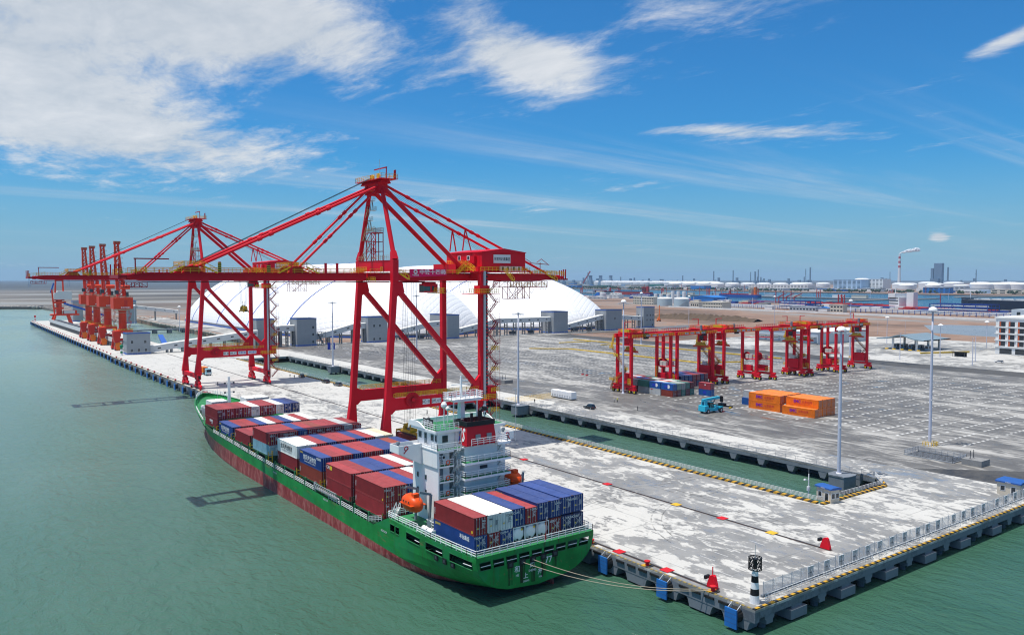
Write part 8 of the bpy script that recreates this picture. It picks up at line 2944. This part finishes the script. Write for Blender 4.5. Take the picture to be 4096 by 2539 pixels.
# jetty in the channel: red loading arms, gangway towers and clutter
jt = struct(sheet('oil_jetty', [(1290, 600), (1306, 600), (1440, 1090), (1424, 1096)], -.8, 'quay_side', 2.6))
for i, (x, y) in enumerate(((1400, 990), (1393, 968), (1387, 946), (1352, 830), (1350, 822), (1310, 690))):
    T = thing('loading_arm', 'red marine loading arm on the near jetty, %s from the left' % NTH(i), 'loading arm', (x, y, -.8), 0, 'red loading arms on the near jetty')
    if i < 3:
        MB().beam((0, 0, 0), (0, 0, 13), 1.4, 1.4).beam((0, 0, 13), (6, -14, 20), 1, 1).beam((6, -14, 20), (4, 8, 9), .9, .9).build('arm', 'arm_red', T)
        MB().beam((-3, 5, 0), (-3, 5, 24), 1.3, 1.3).build('post', 'arm_red', T)
    else:
        MB().beam((0, 0, 0), (0, 0, 20), 1.6, 1.6).beam((4, -3, 0), (4, -3, 20), 1, 1).beam((0, 0, 12), (4, -3, 19), .6, .6).build('post', 'arm_red', T)
q = MB()
for k in range(5):
    q.beam((1292 + k * 2.2, 600, 1.2), (1424 + k * 2.2, 1090, 1.2), 1.0, 1.2)
q.build('jetty_pipe', 'arm_red', jt)
# ---------------------------------------------------------------- ships in the channel
def far_ship(label, p, q_, beam, free, hull, deckc, house_at=1.0, hh=16, hc='tank_white', funnel='arm_red', bottom=None, name='tanker_ship'):
    a, b = Vector((p[0], p[1], 0)), Vector((q_[0], q_[1], 0))
    L = (b - a).length
    T = thing(name, label, 'ship', (a.x, a.y, SEA_Z), math.atan2(b.y - a.y, b.x - a.x), 'ships in the far channel')
    w = beam / 2
    out = [(0, 0), (.03, .55), (.08, .85), (.16, 1), (.9, 1), (.97, .85), (1.0, .7)]
    poly = [(L * t, -w * k) for t, k in out] + [(L * t, w * k) for t, k in out[::-1][:-1]]
    if bottom:
        pb = [(min(max(x, L * .03), L), y) for x, y in poly]
        MB().ext(pb, 'z', -2, bottom).build('boot_top', 'ship_red', T)
        MB().ext(poly, 'z', bottom + .003, free).build('hull', hull, T)
    else:
        MB().ext(poly, 'z', -2, free).build('hull', hull, T)
    MB().ext([(x * .985 + L * .008, y * .96) for x, y in poly], 'z', free + .003, free + .4).build('deck', deckc, T)
    MB().ext([(0, 0), (L * .07, -w * .75), (L * .07, w * .75)], 'z', free + .403, free + 2.4).build('forecastle', hull, T)
    xh = L * .80 if house_at > .5 else L * .1
    hs = MB().box(xh, xh + L * .06, -w * .85, w * .85, free + .41, free + hh * .7).box(xh, xh + L * .04, -w * 1.0, w * 1.0, free + hh * .7, free + hh).build('deckhouse', hc, T)
    for lv in range(3):
        MB().box(xh - .1, xh - .004, -w * .7, w * .7, free + hh * (.2 + .2 * lv), free + hh * (.27 + .2 * lv)).box(xh + .5, xh + L * .055, -w * .85 - .1, -w * .85 - .004, free + hh * (.2 + .2 * lv), free + hh * (.27 + .2 * lv)).build('window_band', 'window_dark', hs)
    MB().box(xh + L * .085, xh + L * .125, -w * .35, w * .35, free + .41, free + hh * 1.1).build('funnel', funnel, T)
    MB().beam((xh + 2, 0, free + hh), (xh + 2, 0, free + hh + 9), .7, .7).beam((L * .06, 0, free + 2), (L * .06, 0, free + 13), .6, .6).build('mast', hc, T)
    q2 = MB()
    for k in range(3):
        q2.beam((L * .1, -w * .4 + k * w * .4, free + 1.6), (L * .78, -w * .4 + k * w * .4, free + 1.6), .9, .9)
    for k in range(9):
        q2.box(L * (.14 + k * .07), L * (.14 + k * .07) + .8, -w * .8, w * .8, free + .41, free + 2.6)
    q2.build('deck_pipes', 'arm_red' if deckc == 'ship_red' else ('tank_white' if hull == 'ship_black' else 'rack_blue'), T)
    MB().beam((L * .46, 0, free + .4), (L * .46, 0, free + 10), 1.0, 1.0).build('cargo_crane', 'arm_red', T)
    return T


far_ship('blue-hulled tanker with white bridge and red deck moored at the near jetty', (1360, 950), (1262, 622), 26, 6.5, 'ship_blue', 'ship_red', hh=21, funnel='tank_white')
far_ship('black-hulled tanker with red bottom at the right edge of the channel', (1275, 580), (1215, 330), 30, 20, 'ship_black', 'grey_steel', hh=22, bottom=5.5)
far_ship('red-hulled ship moored at the far jetty on the left', (1872, 1960), (1880, 1800), 22, 9, 'ship_red', 'green_net', hh=17, hc='ship_red')
far_ship('blue ship with a red cargo deck moored at the far jetty', (1842, 1500), (1826, 1352), 22, 8, 'ship_blue', 'ship_red', hh=19, hc='render_cream', funnel='bright_orange')
far_ship('small grey coaster moored beyond the far jetty', (1980, 1640), (1975, 1560), 14, 5, 'ship_black', 'grey_steel', hh=12)
far_ship('dark coaster lying in the inner channel on the left', (2080, 2300), (2090, 2200), 16, 6, 'ship_black', 'ship_red', hh=12)
T = thing('harbour_tug', 'small blue tug on the left side of the channel', 'tug', (1560, 1700, SEA_Z))
MB().ext([(-8, -30), (8, -30), (8, 16), (0, 26), (-8, 16)], 'z', -1, 4).build('hull', 'ship_blue', T)
MB().box(-5, 5, -8, 8, 4, 9).box(-3, 3, -4, 5, 9, 13).build('wheelhouse', 'shed_blue', T)
# clutter on the far jetty
rr_ = random.Random(21)
for i in range(26):
    y = 1030 + i * 63 + rr_.uniform(-18, 18)
    x = 1880 + (y - 480) / 2220 * 42
    if i % 3 == 0:
        T = thing('loading_arm', 'rust red loading frame on the far jetty, %s from the right' % NTH(i // 3), 'loading arm', (x, y, -.4), 0, 'red loading frames on the far jetty')
        q = MB()
        for k in range(3):
            q.beam((0, k * 5, 0), (0, k * 5, rr_.uniform(14, 24)), 1.6, 1.6)
        q.beam((0, 0, 12), (0, 10, 12), 1.2, 1.2)
        q.build('frame', 'arm_red', T)
    else:
        block('jetty_hut', 'pale hut on the far jetty, %s from the right' % NTH(i), 'hut', x - 6, y, 10, rr_.uniform(14, 46), rr_.uniform(4, 7), rr_.choice(['render_white', 'shed_pale', 'render_cream']), grp='pale huts on the far jetty')
# ---------------------------------------------------------------- far shore town, tank farms and refinery
rr_ = random.Random(4)
for i in range(18):                                     # long white tank row on the left
    t = i / 17
    vtank('%s from left in the long row of white tanks on the far shore' % NTH(i), 4450 - 250 * t, 4850 - 1400 * t + rr_.uniform(-30, 30), 44, 24, roof=.22, grp='long row of white tanks on the far shore', n=16)
for i in range(9):
    t = i / 8
    vtank('%s from left in the lower row of white tanks on the far shore' % NTH(i), 3680 + 60 * t, 3330 - 800 * t, 40, 20, roof=.2, grp='lower row of white tanks on the far shore', n=16)
for i in range(9):
    vtank('%s from left in the white tanks behind the far offices' % NTH(i), 3900 + rr_.uniform(-60, 60), 2660 - i * 95, 36, 22 if i != 4 else 45, roof=.2, grp='white tanks behind the far offices', n=16)
for i in range(12):
    vtank('%s from left in the white tanks below the smoking chimney' % NTH(i), 3750 + (i % 2) * 330, 2080 - i * 62, 34 + (i % 2) * 10, 18 + (i % 2) * 9, roof=.16, grp='white tanks below the smoking chimney', n=16)
for i in range(4):
    vtank('%s of the white tanks near the right edge of the far shore' % NTH(i), 3330 + i * 46, 1440 - i * 40, 42, 26, roof=.2, grp='white tanks near the right edge of the far shore', n=16)
wl = ['render_white', 'render_cream', 'shed_pale', 'office_blue', 'render_white', 'shed_blue', 'green_net', 'conc_grey']
cnt = 0
for i in range(96):
    t = i / 95
    y = 4300 - 3300 * t + rr_.uniform(-60, 60)
    x = rr_.choice([2790, 2860, 2960, 3120, 3300]) + rr_.uniform(-30, 60) + (260 if t < .3 else 0)
    h = rr_.choice([7, 9, 11, 14, 18, 9, 12])
    d = rr_.uniform(40, 120)
    k = rr_.randrange(len(wl))
    block('town_building', '%s building on the far shore, %s from the left' % (['white', 'cream', 'pale grey', 'light blue', 'whitewashed', 'bright blue', 'dark green', 'grey'][k], NTH(i)), 'building', x, y, rr_.uniform(24, 50), d, h, wl[k], rr_.choice(['roof_pale', 'roof_dark', wl[k]]), max(1, int(h / 5)) if i % 2 == 0 else 0, 5, 0, 'buildings on the far shore')
block('tall_office', 'tall pale blue office with window bands on the far shore', 'building', 3000, 1745, 60, 120, 44, 'office_blue', 'office_blue', 9, 6)
block('tall_office', 'white office tower beside the pale blue office', 'building', 3060, 1690, 60, 60, 47, 'render_white', 'render_white', 9, 4)
block('long_office', 'long white office left of the pale blue office on the far shore', 'building', 3040, 2010, 60, 300, 22, 'render_white', None, 4, 18)
# chimney with red bands and its plume
T = thing('power_chimney', 'tall white chimney with red bands, smoking, on the skyline', 'chimney', (5300, 2814, -.3))
for k in range(14):
    z0, z1 = 214 * k / 14, 214 * (k + 1) / 14
    r0, r1 = 10.5 - 4.2 * k / 14, 10.5 - 4.2 * (k + 1) / 14
    MB().lathe(0, 0, [(r0, z0), (r1, z1)], 16).build('band', 'tank_white' if k < 7 or k % 2 else 'arm_red', T, smooth=False)
q = MB()
rr2 = random.Random(9)
for k in range(80):
    t = k / 79
    vs_, fs_ = rk[k % 4]
    s = (3 + 7 * math.sin(math.pi * min(1, t * .8 + .05))) * rr2.uniform(.5, 1.15)
    cx_, cy_, cz_ = 5300 + 75 * t, 2814 - 95 * t, 217 + 28 * t ** .6 + rr2.uniform(-1, 1) * (1 + 11 * t)
    b0 = len(q.v)
    for (x, y, z) in vs_:
        q.v.append((cx_ + s * x * 1.2, cy_ + s * y * 1.2, cz_ + s * z * .7))
    for f in fs_:
        q.f.append(tuple(b0 + j for j in f))
N, bs, out_ = newmat('smoke')
bs.inputs['Base Color'].default_value = (.9, .9, .9, 1); bs.inputs['Roughness'].default_value = 1.0
o = q.build('smoke_plume', 'smoke', smooth=True); tag(o, 'white plume drifting from the tall chimney', 'smoke', kind='stuff')
T = thing('boiler_tower', 'dark boiler tower right of the smoking chimney', 'power station', (5350, 2560, -.3))
MB().box(0, 30, 0, 50, 0, 150).build('boiler_house', 'refinery', T)
MB().box(-5, 15, 52, 68, 0, 118).box(-30, -2, 10, 60, 0, 50).build('annex', 'refinery', T)
MB().box(10, 60, -100, -2, 0, 34).build('turbine_hall', 'office_blue', T)
# refinery skyline
rr_ = random.Random(31)
for i in range(46):
    t = rr_.random()
    if i < 30:
        u0 = 6600 * (.95 + .1 * rr_.random()); an = R(36.445 + 1.0 + 16.5 * t)
    elif i < 40:
        u0 = 6400; an = R(36.445 + 15.4 + 5 * t)
    else:
        u0 = 6300; an = R(36.445 + 22 + 10 * t)
    h = rr_.choice([40, 52, 64, 58, 74, 46]) if i % 6 else rr_.uniform(90, 140)
    T = thing('refinery_tower', '%s haze-blue refinery column on the skyline' % NTH(i), 'refinery', (u0 * math.sin(an), u0 * math.cos(an), -.3), rr_.random(), 'refinery columns on the skyline')
    w = rr_.uniform(2.5, 5) if h > 60 else rr_.uniform(6, 20)
    q = MB().box(-w, w, -w, w, 0, h * .55 if w > 10 else h)
    if w > 10:
        q.box(-w * .5, w * .3, -w * .4, w * .5, h * .55, h).beam((w * .7, 0, h * .5), (w * .7, 0, h * .9), 3, 3)
    else:
        q.box(-w * 2, w * 2, -w * 2, w * 2, 0, h * .3)
    q.build('column', 'refinery', T)
for i, (u0, an, h) in enumerate(((6500, 39.5, 105), (6500, 40.2, 105), (6500, 40.9, 105))):
    a = R(an + 2.5)
    T = thing('cooling_tower', '%s of three squat cooling towers on the skyline' % ['left', 'middle', 'right'][i], 'cooling tower', (u0 * math.sin(a), u0 * math.cos(a), -.3), 0, 'cooling towers on the skyline')
    MB().lathe(0, 0, [(22, 0), (16, 38), (13, 58), (15, h * .72)], 16).build('shell', 'refinery', T)
# pylons and cell mast
for i, (u0, an, h) in enumerate(((3900, 66.3, 88), (5200, 41.8, 90), (5200, 56.4, 110), (5600, 61.5, 95), (5000, 70.5, 80), (5200, 9.8, 75), (5600, 5.6, 75), (5600, 7.7, 75))):
    a = R(an)
    T = thing('lattice_mast', 'thin lattice mast on the horizon, %s of several' % NTH(i), 'mast', (u0 * math.sin(a), u0 * math.cos(a), -.3), 0, 'lattice masts on the horizon')
    q = MB()
    for s in (-1, 1):
        q.beam((s * 6, 0, 0), (s * .8, 0, h), 1.2, 1.2)
    for k in range(8):
        z0, z1 = h * k / 8, h * (k + 1) / 8
        w0, w1 = 6 - 5.2 * k / 8, 6 - 5.2 * (k + 1) / 8
        q.beam((-w0, 0, z0), (w1, 0, z1), .7, .7)
    q.beam((-9, 0, h * .8), (9, 0, h * .8), .9, .9).beam((-7, 0, h * .9), (7, 0, h * .9), .9, .9)
    q.build('lattice', 'refinery', T)
T = thing('floating_crane', 'red and white lattice crane on the far left shore', 'crane', (4300, 4880, -.3))
MB().beam((0, 0, 0), (40, -55, 110), 9, 9).build('boom', 'arm_red', T)
MB().beam((30, -10, 20), (38, -52, 100), 3, 3).box(-15, 15, -10, 10, 0, 25).build('house', 'tank_white', T)
# masts, lamp posts and stacked goods scattered along the channel
rr_ = random.Random(52)
pm_ = MB().beam((0, 0, 0), (0, 0, 24), .9, .9).mesh('pole', 'arm_red'); pw_ = MB().beam((0, 0, 0), (0, 0, 16), .6, .6).mesh('pole', 'pole_grey')
for i in range(40):
    y = 420 + i * 52 + rr_.uniform(-20, 20)
    x = rr_.choice([1180 + y * .2, 1890, 2720, 1890, 1130])
    if x > 1800: y += 300
    T = thing('harbour_post', '%s thin post along the far channel, counting from the right' % NTH(i), 'post', (x, y, -.4), 0, 'thin posts along the far channel')
    put(pm_ if rr_.random() < .35 and x > 1150 else pw_, 'pole', T)
bm_ = [MB().box(0, 9, 0, 14, 0, 4).box(0, 9, 15, 22, 0, 2.4).mesh('stack', c) for c in ('rack_blue', 'render_white', 'arm_red', 'conc_grey', 'render_cream')]
for i in range(60):
    y = 430 + i * 20 + rr_.uniform(-8, 8)
    x = 1120 + (y - 430) * .24 + rr_.uniform(0, 90)
    T = thing('goods_stack', '%s small heap of port goods behind the pipe rack, counting from the right' % NTH(i), 'goods', (x, y, -.3), rr_.uniform(-.2, .2), 'heaps of port goods behind the pipe rack')
    put(rr_.choice(bm_), 'stack', T)
# trees and scrub as a far mass on both shores
def scrub(name, label, fn, n, s0, s1, seed):
    q = MB()
    r3 = random.Random(seed)
    for i in range(n):
        x, y = fn(r3)
        s = r3.uniform(s0, s1)
        for k in range(5):
            a, e_ = r3.random() * 6.28, r3.random()
            cx_, cy_, cz_ = x + s * .7 * math.cos(a), y + s * .7 * math.sin(a), s * (.25 + .6 * e_)
            vs_, fs_ = rk[r3.randrange(4)]
            b0 = len(q.v); ss = s * r3.uniform(.3, .55)
            for (vx, vy, vz) in vs_:
                q.v.append((cx_ + ss * vx, cy_ + ss * vy, cz_ + ss * .8 * vz - .3))
            for f in fs_:
                q.f.append(tuple(b0 + j for j in f))
    return tag(q.build(name, 'foliage' if 'foliage' in MATS else paint('foliage', (.035, .065, .03), .9, .4, .05)), label, 'trees', kind='stuff')


scrub('shore_trees', 'dark green belt of trees along the far shore', lambda r: (2700 + 260 * r.random(), 900 + 2300 * r.random()), 420, 5, 11, 3)
# driftwood and rubble bank on the left shore
rocks('rubble_bank', 'dark rubble and piping strewn on the far left shore', [(-200, 1745, 0), (60, 1700, 0), (150, 1660, 0), (230, 1500, 0)], 260, 1.2, 4, 90)
struct(sheet('shore_bund', [(-1500, 1722), (-1500, 1740), (180, 1618), (172, 1604)], .9, 'pale_paving', 3.0))
# ---------------------------------------------------------------- haze: one closed box of even air
N, bs, out_ = newmat('haze_air')
for l in list(out_.inputs[0].links): N.t.links.remove(l)
N.t.nodes.remove(bs)
pv = N.n('ShaderNodeVolumePrincipled')
pv.inputs['Color'].default_value = (.50, .74, 1.0, 1)
pv.inputs['Density'].default_value = 4.2e-5
pv.inputs['Anisotropy'].default_value = 0.0
N.l(pv.outputs[0], out_.inputs['Volume'])
hz = MB().box(-14010, 26010, -6010, 26010, -12, 268).build('haze', 'haze_air')
tag(hz, 'pale blue air softening everything far away', 'haze', kind='stuff')
